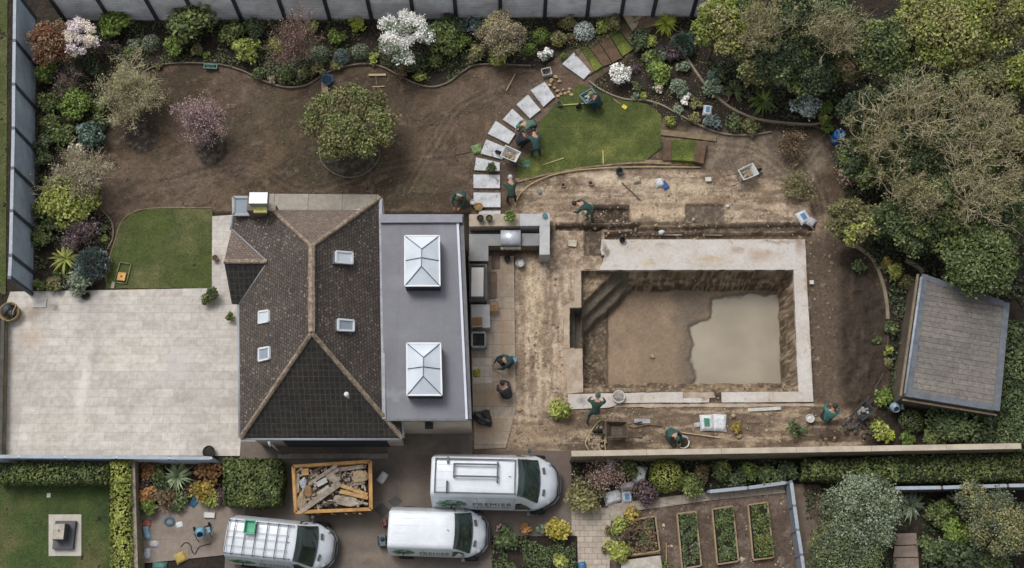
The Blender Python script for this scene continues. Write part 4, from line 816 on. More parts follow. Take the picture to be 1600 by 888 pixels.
def branches(base, height, R, rs, levels=3, n0=6, r0=0.06, sides=4, spread=0.9, curl=0.25, kids=5, up=0.35, trunk=0.0, rmin=0.007):
    """recursive tapered branches as tubes; returns V, F and the tips"""
    Vs, Fs, tips = [], [], []; cnt = [0]
    def tube(P_, r_):
        P_ = np.array(P_); m = len(P_); ang = np.arange(sides) * 2 * np.pi / sides; d = np.gradient(P_, axis=0); d /= np.linalg.norm(d, axis=1, keepdims=True) + 1e-9
        A = np.cross(d, [0.13, 0.31, 0.94]); A /= np.linalg.norm(A, axis=1, keepdims=True) + 1e-9; B = np.cross(d, A)
        V = P_[:, None, :] + (A[:, None, :] * np.cos(ang)[None, :, None] + B[:, None, :] * np.sin(ang)[None, :, None]) * np.array(r_)[:, None, None]
        i = cnt[0] + np.arange(m * sides).reshape(m, sides); j = np.roll(i, -1, 1); Fs.append(np.stack([i[:-1], j[:-1], j[1:], i[1:]], -1).reshape(-1, 4)); Vs.append(V.reshape(-1, 3)); cnt[0] += m * sides
    def grow(p, d, L, r, lev):
        m = 5 if lev else 4; pts = [p]; q = np.array(p, float); dd = np.array(d, float)
        for i in range(m):
            dd = dd + rs.normal(size=3) * curl; dd[2] += up * 0.12; dd /= np.linalg.norm(dd); q = q + dd * L / m; pts.append(q.copy())
        tube(pts, np.linspace(r, r * 0.35, m + 1))
        if lev == 0: tips.append((pts[-1], dd)); tips.append((pts[-2], dd)); return
        for c in range(kids):
            t = rs.uniform(0.3, 1.0); k = min(m, int(t * m) + 1); e = rs.normal(size=3); e = e - e.dot(dd) * dd; e /= np.linalg.norm(e); nd = dd * (1 - spread * 0.45) + e * spread * 0.75; nd[2] += up * 0.2; nd /= np.linalg.norm(nd)
            grow(pts[k], nd, L * rs.uniform(0.45, 0.72), max(r * 0.5, rmin), lev - 1)
    b = np.array(base, float); b0 = b.copy()
    if trunk:
        top = b + np.array([rs.normal() * 0.05, rs.normal() * 0.05, trunk]); tube([b, (b + top) / 2, top], [r0 * 1.25, r0 * 1.05, r0]); b = top
    for k in range(n0):
        a = 2 * np.pi * (k + rs.uniform(-.3, .3)) / n0; sl = rs.uniform(0.3, 1.0) if n0 > 2 else 0.2
        d = np.array([np.cos(a) * sl * R, np.sin(a) * sl * R, height - trunk]); L = np.linalg.norm(d) * 0.62; grow(b, d / np.linalg.norm(d), L, r0 * 0.7, levels)
    V = np.concatenate(Vs); rr = np.hypot(V[:, 0] - b0[0], V[:, 1] - b0[1]); k = min(1.0, R / np.percentile(rr, 96)); kz = height / max(V[:, 2].max(), 0.1)
    f = lambda q: np.stack([b0[0] + (q[:, 0] - b0[0]) * k, b0[1] + (q[:, 1] - b0[1]) * k, q[:, 2] * kz], 1)
    return f(V), np.concatenate(Fs), [(p, d) for p, d in zip(f(np.array([t[0] for t in tips])), [t[1] for t in tips])]
def plant_mesh(name, parts, mats):
    V, F, T, M = [], [], [], []; o = 0
    for v, f, t, mi in parts: V.append(v); F.append(f + o); T.append(t); M.append(mi); o += len(v)
    me = raw_mesh(name, np.concatenate(V), np.concatenate(F), mats, {'tint': ('POINT', np.clip(np.concatenate(T), 0, 1))})
    me.polygons.foreach_set('material_index', np.concatenate(M).astype(np.int32)); return me
_cache = {}
def bush(kind, pal, r, variant=0):
    """mesh for a shrub about r metres in radius; cached"""
    rb = min((0.22, 0.34, 0.5, 0.75, 1.1, 1.6), key=lambda q: abs(q - r)); key = (kind, pal, rb, variant)
    if key in _cache: return _cache[key], r / rb
    rs = np.random.default_rng(abs(hash((kind, rb, variant, len(pal) * 7 + ord(pal[0])))) % 99991 if False else sum(map(ord, kind + pal)) * 31 + int(rb * 100) + variant * 977); R = rb; parts = []; pal2 = None
    mats = [leaf_mat(pal.split('/')[0]), leaf_mat(pal.split('/')[-1]), M_BARK]
    if kind in ('round', 'leafy', 'loose', 'flower'):
        n = int({'round': 900, 'leafy': 620, 'loose': 420, 'flower': 700}[kind] * (R / 0.6) ** 1.75) + 60; h = R * {'round': 1.5, 'leafy': 1.3, 'loose': 1.5, 'flower': 1.5}[kind]
        ls = {'round': 0.048, 'leafy': 0.085, 'loose': 0.08, 'flower': 0.07}[kind] * (0.75 + 0.35 * min(R, 1.2))
        if kind == 'round':
            d = rs.normal(size=(n, 3)); d[:, 2] = np.abs(d[:, 2]); d /= np.linalg.norm(d, axis=1, keepdims=True); C = d * R * rs.uniform(0.82, 1.0, (n, 1)) * [1, 1, 0.95] + [0, 0, R * 0.5]; lt = fbm(d[:, 0] * 2 + 9, d[:, 1] * 2 + 5, 3, 1.2, variant); d = d + rs.normal(size=d.shape) * 0.4
            parts.append(leaves(C, d, ls, 0.5 * lt + 0.5 * rs.uniform(0, 1, n), 0, rs))
        else:
            C, d, lt = crown_points(R, h, n, rs, nl=int(6 + R * 12), lobe=0.42 if kind == 'leafy' else 0.34); C = C + rs.normal(size=C.shape) * 0.075 * R * [1, 1, .5]; nn = d * 0.6 + [0, 0, 0.5] + rs.normal(size=d.shape) * 0.45
            mi = 0
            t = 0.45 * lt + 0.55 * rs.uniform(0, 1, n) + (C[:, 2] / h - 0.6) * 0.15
            v, f, t, _ = leaves(C, nn, ls, t, 0, rs, 0.6); w = (rs.uniform(size=n) < (0.62 if kind == 'flower' else 0.25)) if '/' in pal else np.zeros(n, bool)
            if kind == 'flower': w = (rs.uniform(size=n) < 0.2 + 0.75 * (lt > 0.25))
            parts.append((v, f, t, np.where(w, 0 if kind == 'flower' else 1, 1 if kind == 'flower' else 0)))
        v, f, tp = branches((0, 0, 0), h * 0.75, R * 0.8, rs, 1, 5, 0.025 + 0.02 * R, 3); parts.append((v, f, np.full(len(v), .5), np.full(len(f), 2)))
    elif kind == 'twiggy':
        v, f, tp = branches((0, 0, 0), R * 1.7, R * 1.1, rs, 3 if R > 0.6 else 2, 9 if R > 0.9 else 7, 0.03 + 0.018 * R, 3, kids=4, curl=0.22); parts.append((v, f, np.full(len(v), .5), np.full(len(f), 2)))
        C = np.array([t[0] for t in tp]); C = np.concatenate([C + rs.normal(size=C.shape) * 0.06 * (1 + R) for _ in range(1 if R > 1 else 2)]); n = len(C)
        parts.append(leaves(C, rs.normal(size=C.shape) + [0, 0, 0.8], 0.05, rs.uniform(0, 1, n), 0, rs)); mats[2] = {'pink': M_BARKR, 'pinktan': M_BARKR}.get(pal.split('/')[0], M_BARKL)
    elif kind == 'spiky':
        n = int(46 + 24 * R); V, F, T = [], [], []; o = 0
        for k in range(n):
            a = rs.uniform(0, 2 * np.pi); el = rs.uniform(0.12, 1.25); L = R * rs.uniform(0.85, 1.2) * (1.0 if el < 0.9 else 0.8); w = 0.022 + 0.022 * R; seg = 6; p = np.array([0, 0, 0.1]); prev = None; e = el; t = rs.uniform(0, 1)
            sd = np.array([-np.sin(a), np.cos(a), 0])
            for i in range(seg + 1):
                q = i / seg; ww = w * (0.7 + 1.1 * q if q < 0.4 else (1.3 * (1 - q) / 0.6)) + 0.002
                V += [p - sd * ww, p + np.array([0, 0, -ww * 0.35]), p + sd * ww]; T += [t * 0.7 + 0.3, t * 0.7, t * 0.7 + 0.3]
                if i < seg: F += [(o, o + 3, o + 4, o + 1), (o + 1, o + 4, o + 5, o + 2)]
                o += 3; p = p + np.array([np.cos(a) * np.cos(e), np.sin(a) * np.cos(e), np.sin(e)]) * L / seg; e -= 0.24 * (1 + 0.4 * rs.uniform())
        parts.append((np.array(V), np.array(F), np.array(T), np.zeros(len(F), int)))
    elif kind == 'conifer':
        n = int(1100 * (R / 0.6) ** 1.8); d = rs.normal(size=(n, 3)); d[:, 2] = np.abs(d[:, 2]); d /= np.linalg.norm(d, axis=1, keepdims=True); k = np.floor(np.arctan2(d[:, 1], d[:, 0]) * 3.2 + 0.5 * rs.normal(size=n) * 0.4); C = d * (R * (0.72 + 0.28 * np.abs(np.sin(np.arctan2(d[:, 1], d[:, 0]) * 6)) ** 0.5) * rs.uniform(0.55, 1.0, n) ** 0.7)[:, None] * [1, 1, 1.2] + [0, 0, R * 0.35]
        parts.append(leaves(C, np.cross(d, rs.normal(size=d.shape)), 0.075, rs.uniform(0, 1, n) * 0.6 + 0.3 * (k % 2), 0, rs, 0.28))
    me = plant_mesh(kind + '_shrub', parts, mats); _cache[key] = me; return me, r / rb
SCALE = 1.0
def mpp(px, py, z=0): return (P(px + 1, py, z) - P(px, py, z)).length
NAMES = {'round': 'clipped_shrub', 'leafy': 'leafy_shrub', 'loose': 'loose_shrub', 'flower': 'flowering_shrub', 'twiggy': 'twiggy_shrub', 'spiky': 'spiky_plant', 'conifer': 'conifer_shrub'}
_rr = random.Random(11)
def plant(kind, pal, px, py, rpx, label, name=None, group=None, var=None, flat=1.0):
    h = {'round': 0.8, 'twiggy': 0.9, 'spiky': 0.35}.get(kind, 0.7); r = rpx * mpp(px, py) * (1.14 if kind in ('leafy', 'loose') else 1.0); c = P(px, py, r * h); me, s = bush(kind, pal, r, _rr.randrange(3) if var is None else var)
    o = bpy.data.objects.new(name or NAMES[kind], me); link(o); o.location = (c.x, c.y, -0.02); o.rotation_euler = (0, 0, _rr.uniform(0, 6.28)); o.scale = (s * _rr.uniform(.95, 1.08), s * _rr.uniform(.95, 1.08), s * _rr.uniform(.9, 1.1) * flat)
    cat = {'spiky_plant': 'plant'}.get(o.name.split('.')[0], 'shrub'); tag(o, label, cat, group); return o
# ---- trees: Empty > trunk, crown
def tree_parts(kind, pal, R, h, seed, dens=1.0, leaf=0.11, lobe=0.33, bark=None, zt=0.35):
    rs = np.random.default_rng(seed); mats = [leaf_mat(pal.split('/')[0]), leaf_mat(pal.split('/')[-1])]; bark = bark or M_BARK
    if kind == 'leafy':
        n = int(2100 * R * R * dens * (1 + 0.6 * (leaf < .09))); C, d, lt = crown_points(R, h * (1 - zt), n, rs, nl=int(14 + R * 16), lobe=lobe); C[:, 2] += h * zt; C += rs.normal(size=C.shape) * (0.05 * R + 0.02) * [1, 1, .6]
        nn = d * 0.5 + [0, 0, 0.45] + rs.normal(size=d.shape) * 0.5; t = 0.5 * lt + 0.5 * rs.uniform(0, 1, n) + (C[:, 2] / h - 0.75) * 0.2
        v, f, t, mi = leaves(C, nn, leaf, t, 0, rs, 0.6)
        if '/' in pal: mi = (lt > 0.6).astype(int) * (rs.uniform(size=n) < 0.8)
        cm = plant_mesh('crown', [(v, f, t, mi)], mats)
        v, f, tp = branches((0, 0, 0), h * 0.85, R * 0.85, rs, 2, 7, 0.10 + 0.02 * R, 5, trunk=h * zt * 0.8, kids=4); tm = raw_mesh('trunk', v, f, bark)
    else:                                                   # bare, twiggy crown
        v, f, tp = branches((0, 0, 0), h, R * 1.05, rs, 3, 13 if kind == 'fan' else 9, 0.055 + (0.025 if kind == 'fan' else 0.04) * R, 3 if kind == 'fan' else 4, rmin=0.016 if kind == 'fan' else 0.019, kids=5 if kind == 'fan' else 4, curl=0.13 if kind == 'fan' else 0.17, up=0.5, trunk=h * (0.12 if kind == 'fan' else zt), spread=0.85)
        tm = raw_mesh('trunk', v, f, bark); C = np.array([t[0] for t in tp]); k = max(1, int(round(dens))); C = np.concatenate([C + rs.normal(size=C.shape) * 0.09 for _ in range(k)])
        if dens < 1: C = C[rs.uniform(size=len(C)) < dens]
        cm = plant_mesh('crown', [leaves(C, rs.normal(size=C.shape) + [0, 0, 0.8], leaf, rs.uniform(0, 1, len(C)), 0, rs)], mats)
    return cm, tm
_tc = {}
def tree(name, kind, pal, px, py, rpx, h, label, seed=1, group=None, share=None, cz=0.62, rot=None, **kw):
    """px, py: where the middle of the crown is seen"""
    r = rpx * mpp(px, py, h * cz); c = P(px, py, h * cz); key = share or (kind, pal, round(r, 1), seed); 
    if key not in _tc: _tc[key] = (*tree_parts(kind, pal, r, h, seed, **kw), r, h)
    cm, tm, r0, h0 = _tc[key]
    root = empty(name, (c.x, c.y, 0), rot if rot is not None else _rr.uniform(0, 6.28) if share else 0.0, label, 'tree', group)
    for nm, me in (('trunk', tm), ('crown', cm)):
        o = link(bpy.data.objects.new(nm, me), root); o.scale = (r / r0, r / r0, h / h0)
    return root
def hedge(name, pts, h, pal, label, dens=230, leaf=0.085, parent=None):
    """a clipped hedge: leaves over a box-shaped body. pts: outline of its top in survey coordinates"""
    q = [P(x, y, h) for x, y in pts]; xy = [tuple(p.xy) for p in q]; rs = np.random.default_rng(len(label)); x0, x1 = min(p[0] for p in xy), max(p[0] for p in xy); y0, y1 = min(p[1] for p in xy), max(p[1] for p in xy)
    n = int((x1 - x0) * (y1 - y0) * dens); X = rs.uniform(x0, x1, n); Y = rs.uniform(y0, y1, n); sd = sdist(X, Y, xy); k = sd > 0; X, Y, sd = X[k], Y[k], sd[k]
    Z = h * (0.84 + 0.28 * fbm(X, Y, 3, 1.6, 60)) - 0.25 * np.exp(-sd / 0.12) - rs.uniform(0, 0.14, len(X)); C = np.stack([X, Y, Z], 1); Nn = np.tile([0, 0, 1.0], (len(X), 1)) + rs.normal(size=(len(X), 3)) * 0.55; lt = fbm(X, Y, 3, 1.5, 61)
    # sides
    S, SN = [], []
    for a, b in zip(xy, xy[1:] + xy[:1]):
        a, b = np.array(a), np.array(b); L = np.hypot(*(b - a)); m = int(L * h * dens * 0.8); t = rs.uniform(0, 1, m)[:, None]; z = rs.uniform(0.02, 1, m) * h * 0.95; nrm = np.array([(b - a)[1], -(b - a)[0]]) / L; c = np.array(xy).mean(0)
        if (np.array(a) + nrm - c) @ (np.array(a) + nrm - c) < (a - nrm - c) @ (a - nrm - c): nrm = -nrm
        p = a + (b - a) * t + nrm * rs.uniform(-0.1, 0.03, (m, 1)); S.append(np.c_[p, z]); SN.append(np.c_[np.tile(nrm, (m, 1)), np.full(m, 0.4)] + rs.normal(size=(m, 3)) * 0.5)
    C = np.concatenate([C] + S); Nn = np.concatenate([Nn] + SN); lt = np.concatenate([lt, np.full(len(C) - len(lt), 0.45)]); n = len(C)
    body = MB(); body.mi = 0; c = np.array(xy).mean(0); body.prism([tuple(c + (np.array(p) - c) * 0.97) for p in xy], 0, h * 0.82); root = empty(name, (float(c[0]), float(c[1]), 0), 0, label, 'hedge'); off = Matrix.Translation(-root.location)
    b = body.build('branches', pm('hedge_inside', '#23281a', rough=1.0), root); b.matrix_parent_inverse = off
    me = plant_mesh('foliage', [leaves(C, Nn, leaf, 0.55 * (lt * 1.6 - 0.3) + 0.5 * rs.uniform(0, 1, n), 0, rs)], [leaf_mat(pal)]); f = link(bpy.data.objects.new('foliage', me), root); f.matrix_parent_inverse = off
    return root
def carpet(name, polys, n, pal, label, size=0.07, z=0.06, clump=1.5, thr=0.5, seed=1, h=0.12, mat2=None, kind='stuff'):
    """low ground cover, many leaves over the given areas"""
    rs = np.random.default_rng(seed); Cs = []
    for poly in polys:
        q = [tuple(P(x, y, 0).xy) for x, y in poly]; x0, x1 = min(p[0] for p in q), max(p[0] for p in q); y0, y1 = min(p[1] for p in q), max(p[1] for p in q)
        m = int(n * (x1 - x0) * (y1 - y0)); X = rs.uniform(x0, x1, m); Y = rs.uniform(y0, y1, m); f = fbm(X, Y, 4, clump, seed); k = (f > thr) & inside(X, Y, q); X, Y, f = X[k], Y[k], f[k]
        Cs.append(np.stack([X, Y, z + (f - thr) * h * 5 * rs.uniform(0.3, 1, len(X)), f], 1))
    C = np.concatenate(Cs); m = len(C); Nn = np.tile([0, 0, 1.0], (m, 1)) + rs.normal(size=(m, 3)) * 0.5
    me = plant_mesh(name, [leaves(C[:, :3], Nn, size, rs.uniform(0, 1, m) * 0.7 + 0.3 * vnoise(C[:, 0] * 3, C[:, 1] * 3), 0, rs)], [leaf_mat(pal)])
    return tag(link(bpy.data.objects.new(name, me)), label, None, None, kind)
def stones(name, polys, dens, size, mat, label, seed=1, thr=0.45, z=0.0, clump=1.0):
    rs = np.random.default_rng(seed); V, F = [], []; o = 0; base = np.array([[1, 0, 0], [0, 1, 0], [-1, 0, 0], [0, -1, 0], [0, 0, .7], [0, 0, -.5]]); fc = np.array([[0, 1, 4, 4], [1, 2, 4, 4], [2, 3, 4, 4], [3, 0, 4, 4]])[:, :3]
    for poly in polys:
        q = [tuple(P(x, y, 0).xy) for x, y in poly]; x0, x1 = min(p[0] for p in q), max(p[0] for p in q); y0, y1 = min(p[1] for p in q), max(p[1] for p in q)
        m = int(dens * (x1 - x0) * (y1 - y0)); X = rs.uniform(x0, x1, m); Y = rs.uniform(y0, y1, m); k = (fbm(X, Y, 4, clump, seed + 3) > thr) & inside(X, Y, q) & ~inside(X, Y, [tuple(P(*c).xy) for c in ((884, 416), (1249, 416), (1256, 618), (884, 618))]); X, Y = X[k], Y[k]; m = len(X)
        s = size * rs.lognormal(0, 0.5, m)[:, None, None]; a = rs.uniform(0, 6.28, m); ca, sa = np.cos(a), np.sin(a); B = base[None] * rs.uniform(0.5, 1.2, (m, 6, 1)) * s
        B = np.stack([B[..., 0] * ca[:, None] - B[..., 1] * sa[:, None], B[..., 0] * sa[:, None] + B[..., 1] * ca[:, None], B[..., 2]], -1); V.append((B + np.stack([X, Y, np.full(m, z)], 1)[:, None, :]).reshape(-1, 3)); F.append((fc[None] + (o + np.arange(m) * 6)[:, None, None]).reshape(-1, 3)); o += m * 6
    me = raw_mesh(name, np.concatenate(V), np.concatenate(F), mat, {'tint': ('POINT', np.repeat(rs.uniform(0, 1, o // 6), 6))}); return tag(link(bpy.data.objects.new(name, me)), label, None, None, 'stuff')
# ------------------------------------------------------------------ planting, seen from above (kind, colours, x, y, radius, label)
T = tree
T('bare_tree', 'fan', 'palebud', 200, 138, 50, 3.4, 'pale multi-stemmed tree with sparse yellow buds on the left of the dug lawn', 21, dens=3, leaf=0.038, bark=M_BARKL, cz=0.7)
T('blossom_tree', 'fan', 'pinkdull', 310, 182, 40, 2.8, 'small tree in pink blossom standing in a dug ring', 22, dens=2, leaf=0.04, bark=M_BARKR, cz=0.7)
T('olive_tree', 'leafy', 'olive/green', 545, 193, 70, 3.2, 'broad olive green tree in the round bed behind the house', 23, dens=0.95, leaf=0.075, lobe=0.17, cz=0.7)
T('bare_tree', 'fan', 'pinktan', 455, 55, 42, 3.8, 'bare pinkish twiggy tree with a single pale trunk against the back fence', 24, dens=.5, leaf=0.035, bark=M_BARKR, cz=0.72)
T('blossom_tree', 'leafy', 'white/grey', 630, 58, 45, 2.6, 'large shrub covered in white blossom by the back fence', 25, dens=1.3, leaf=0.06, lobe=0.15, cz=0.7)
T('blossom_tree', 'leafy', 'pinkwhite/cream', 121, 58, 32, 2.6, 'pinkish white blossom tree in the far left corner', 26, dens=1.5, leaf=0.055, lobe=0.16, cz=0.7)
T('purple_leaf_tree', 'leafy', 'red/brown', 82, 72, 38, 2.6, 'dark red brown leaved tree in the corner beside the white blossom', 27, dens=1.3, leaf=0.06, lobe=0.3, cz=0.6)
T('bare_tree', 'fan', 'paletwig', 130, 268, 50, 3.0, 'wide bare grey twigged tree over the left border', 28, dens=.4, leaf=0.04, bark=M_BARKL, cz=0.7)
T('budding_tree', 'leafy', 'tan/olive', 785, 55, 38, 2.4, 'beige budding round tree by the back fence right of the white blossom', 29, dens=1.4, leaf=0.055, lobe=0.25, cz=0.65)
pl = [
 ('leafy','bright',180,40,22,'bright green bush against the back fence near the left corner'),('leafy','dark',155,52,14,'dark bush beside the pinkish white blossom tree'),
 ('leafy','green',305,40,34,'wide green bush in front of the fence, left of the bare pinkish tree'),('round','grey',235,66,15,'round grey green clipped bush in the back left bed'),('leafy','bright',272,75,17,'vivid green low bush right of the grey green ball'),
 ('leafy','green',365,52,18,'green bush left of the yellowish one by the fence'),('leafy','lime',382,78,19,'yellow green bush above the dug lawn edge'),('leafy','dark',398,45,16,'dark green bush at the foot of the back fence'),
 ('twiggy','plum',165,72,14,'purplish twiggy shrub right of the pinkish blossom'),('leafy','mid',205,82,12,'small mid green shrub behind the bare yellow tree'),('loose','grey',210,70,10,'thin greyish shrub near the round ball'),
 ('leafy','olive',308,78,9,'little olive shrub right of the vivid bush'),('leafy','bright',323,87,6,'tiny bright tuft at the bed edge'),('leafy','olive',247,104,5,'tiny pale tuft beside the bed edging'),
 ('loose','mid',445,116,12,'small light green plant at the foot of the pinkish tree'),('loose','tan',424,123,7,'dry beige tuft left of the trunk of the pinkish tree'),('loose','mid',404,115,9,'dull green tuft near the wavy edging'),('loose','olive',474,116,8,'olive tuft right of the pinkish tree trunk'),
 ('leafy','lime',488,42,10,'yellowish shrub behind the pinkish tree'),('leafy','lime',432,70,12,'lime foliage beneath the pinkish tree'),('leafy','bright',526,56,15,'bright green bushy clump right of the pinkish tree'),
 ('round','grey',499,84,16,'grey green rounded shrub with pale leaves below the bright clump'),('round','bluegrey',534,88,14,'small blue grey rounded shrub'),('round','grey',563,80,15,'speckled grey shrub left of the big white blossom'),
 ('leafy','acid',556,37,12,'acid yellow sapling against the fence'),('leafy','lime',585,91,9,'low lime bush at the foot of the white blossom'),('leafy','olive',497,108,10,'brown green tuft by the blue tub'),('leafy','olive',525,102,9,'olive tuft on the edging under the blue grey shrub'),
 ('leafy','dark',650,97,17,'dark green bush beneath the white blossom'),('leafy','brown',632,112,11,'brownish shrub at the front of the white blossom'),('leafy','lime',656,120,9,'lime tuft just inside the wavy edging'),
 ('flower','magenta/plum',697,14,17,'magenta flowering shrub right at the back fence'),('leafy','green',690,65,27,'green bush right of the white blossom'),('leafy','dark',700,42,18,'dark green bush below the magenta flowers'),('leafy','bluegrey',738,42,15,'dark blue grey shrub left of the beige tree'),
 ('leafy','grey',718,42,12,'grey leaved shrub between dark bushes'),('leafy','bright',723,66,12,'round fresh green shrub beneath the beige tree'),('leafy','olive',706,75,9,'olive bush at the front of the group by the white blossom'),
 ('leafy','olive',745,82,14,'olive bush left of the beige tree'),('leafy','lime',775,88,14,'yellow green growth under the beige tree'),('leafy','green',680,90,14,'low green spread between blossom and bed edge'),
 ('round','bright',845,56,15,'vivid green ball left of the white flowered mound'),('round','bright',829,76,11,'small green ball touching the beige tree'),('flower','white/grey',852,86,12,'low greyish white flowering shrub by the path'),('round','silver',913,48,18,'silvery white flowering mound near the turf rolls'),
 ('leafy','olive',872,60,12,'olive shrub beside the vivid green ball'),('leafy','gold',870,66,8,'small gold leaved shrub behind the path'),('leafy','olive',888,36,12,'bronze green shrub left of the silvery mound'),('leafy','brown',893,60,9,'brownish shrub touching the silvery mound'),
 ('leafy','lime',940,42,10,'lime bush right of the silvery mound'),('leafy','olive',958,35,12,'olive bush beside the timber boards'),('round','bright',881,88,6,'tiny green tuft by the first stepping stone'),
 # left border going down
 ('twiggy','plum',110,122,30,'dark plum twiggy shrub below the corner blossom'),('leafy','dark',145,105,13,'dark green bush between plum shrub and bare tree'),('leafy','bright',72,115,16,'bright green shrub against the left fence'),
 ('leafy','bright',120,165,25,'bright green bush in the middle of the left bed'),('leafy','green',75,160,17,'green shrub close to the left fence'),('leafy','green',155,165,14,'green shrub under the pale multi-stemmed tree'),
 ('leafy','green',80,195,17,'low green shrub at the left fence beside the bare twigs'),('leafy','mid',155,190,12,'mid green tuft at the edge of the dug lawn'),('leafy','green',95,210,18,'green bush above the wide bare tree'),('leafy','teal',140,212,20,'teal grey bush above the wide bare tree'),
 ('leafy','dark',68,225,15,'dark green bush hugging the left fence'),('flower','cream/grey',128,232,17,'cream flowered shrub within the bare twigs'),('leafy','green',62,330,14,'green shrub left of the yellow green bush'),
 ('leafy','lime',105,315,38,'large yellow green bush in the left border'),('leafy','mid',66,250,14,'mid green bush beside the fence under bare branches'),('leafy','mid',85,345,16,'mid green bush below the large yellow one'),('twiggy','purple',130,358,28,'purple leaved shrub above the spiky plant'),
 ('leafy','green',66,370,15,'green bush left of the purple shrub'),('leafy','mid',160,360,8,'small pale green shrub on the bed edge'),('leafy','lime',163,374,6,'tiny lime shrub on the bed edge'),('spiky','lime',101,403,29,'yellow green spiky plant in the left border'),
 ('conifer','bluegrey',143,412,28,'blue grey feathery shrub beside the spiky plant'),('leafy','grey',125,440,18,'grey low shrub at the terrace edge'),('leafy','olive',85,443,13,'olive groundcover bush below the spiky plant'),('leafy','green',62,445,10,'small green tuft at the fence end'),
 # right beds
 ('spiky','acid',1041,36,25,'bright yellow green spiky plant by the far timber boards'),('leafy','dark',1000,62,16,'dark shrub at the end of the turf strips'),('leafy','lime',1015,66,12,'lime bush beside the dark pot'),('leafy','green',1018,90,13,'round green shrub, upper of the pair'),
 ('leafy','grey',1033,86,9,'pale grey shrub beside the round green one'),('leafy','bright',1028,110,18,'wide bright green bush above the flat stone'),('flower','white/green',967,117,19,'white flowering bush beside the turf and path'),('round','purple',992,107,8,'small slate purple ball beside the white bush'),
 ('leafy','mid',994,135,9,'small green shrub above the lawn edging'),('leafy','lime',1006,150,6,'pale tuft on the lawn edging'),('leafy','grey',994,150,6,'grey tuft on the lawn edging'),('flower','cream/green',1028,138,9,'little cream flowered shrub'),('leafy','grey',1060,137,14,'grey variegated shrub in the middle of the bed'),
 ('flower','white/grey',1072,155,10,'white flowered low shrub left of the paper sack'),('leafy','grey',1061,170,8,'greyish shrub below the variegated one'),('leafy','olive',1087,162,9,'olive shrub beside the white flowers'),('leafy','lime',1047,190,8,'small bright lime shrub at the tip of the lawn'),
 ('leafy','olive',1085,185,9,'brownish green tuft above the timber edge'),('leafy','bluegrey',1114,188,13,'blue grey shrub in front of the paper sack'),('leafy','mid',1147,192,13,'mid green shrub along the curved bed edge'),('leafy','olive',1172,196,12,'olive green shrub further along the curved bed edge'),
 ('conifer','teal',1068,68,22,'teal needled shrub left of the timber curve'),('leafy','plum',1052,82,12,'dark shrub near the curve of the edging'),('leafy','grey',1068,106,9,'grey tuft inside the edging curve'),('leafy','teal',1115,120,10,'small teal shrub right of the edging'),('leafy','mid',1127,118,9,'green shrub next to the teal one'),
 ('leafy','grey',1115,137,14,'grey green shrub left of the round timber hole'),('spiky','mid',1148,142,22,'grassy green clump right of the round timber hole'),('spiky','bright',1192,157,27,'fern-like bright green clump under the trees'),('flower','silver/grey',1257,165,22,'white variegated shrub near the blue barrel'),
 ('leafy','bright',1290,170,11,'bright green shrub above the blue barrel'),('leafy','lime',1287,184,8,'lime tuft above the blue barrel'),('leafy','bright',1292,199,9,'fresh green sprig left of the blue barrel'),
 ('twiggy','brown',1238,228,24,'bare brown twiggy shrub on the grey earth'),('twiggy','olive',1250,292,22,'golden green sparse shrub right of the dug ground'),('twiggy','pinktan',1318,270,18,'dry pinkish shrub beside the dark trees'),
 ('loose','mid',1340,416,11,'small straggly plant inside the lower curved edging'),('leafy','lime',1400,425,13,'yellow green shrub left of the shed'),('leafy','olive',1420,445,12,'olive shrub touching the shed wall'),('leafy','gold',1387,412,9,'gold leaved sprig left of the shed'),
 ('loose','mid',1412,492,6,'weedy sprig half way along the shed'),('loose','mid',1392,515,11,'green sprig in the dark bed left of the shed'),('loose','lime',1388,548,7,'yellow sprig in the dark bed'),('loose','olive',1390,568,7,'olive sprig in the dark bed'),('loose','mid',1370,532,6,'little green weed on the dark soil'),('loose','mid',1402,590,8,'low weed near the shed corner'),
 ('leafy','bright',1381,621,13,'fresh green shrub above the bucket'),('round','mid',1426,657,20,'clipped green ball below the shed'),('leafy','lime',1372,672,15,'pale yellow green shrub by the wall'),('leafy','acid',1389,682,10,'acid yellow shrub beside the pale one'),('leafy','bright',1418,686,10,'small green shrub beneath the clipped ball'),
 ('leafy','mid',1492,658,32,'wide green shrub under the shed wall'),('leafy','dark',1545,668,26,'dark green shrub at the shed corner'),('leafy','green',1462,682,18,'green shrub along the coping'),('leafy','dark',1515,685,16,'dark shrub along the coping'),
 ('leafy','lime',876,638,17,'yellow green bush on bare sand at the pool corner'),('loose','gold',1152,668,9,'yellowish weed on the rubble'),('loose','mid',1246,670,14,'weedy green sprig on the rubble'),
 
 # lower left bed
 ('leafy','rust',232,735,14,'rust coloured shrub in the corner of the yard wall'),('leafy','green',246,738,12,'green shrub left of the striped spiky plant'),('leafy','plum',226,755,12,'dark brown shrub against the yard wall'),('leafy','orange',228,773,15,'orange leaved shrub by the wall, lower left'),
 ('leafy','bright',230,795,15,'bright green shrub at the yard edge by the wall'),('leafy','brown',257,780,16,'brown and pink shrub left of the small green one'),('leafy','mid',278,784,13,'mid green shrub at the bed front'),('spiky','stripe',276,744,31,'striped silver green spiky plant under the blue grey fence'),
 ('leafy','rust',327,738,17,'rust and green shrub right of the spiky plant'),('leafy','gold',317,768,17,'gold and orange shrub beside the blue scrap'),('leafy','lime',330,782,13,'lime shrub at the edge of the yard'),('leafy','plum',342,776,13,'dark shrub left of the big clipped hedge block'),('leafy','dark',250,762,13,'dark green shrub behind the orange ones'),
 # lower bed beside path
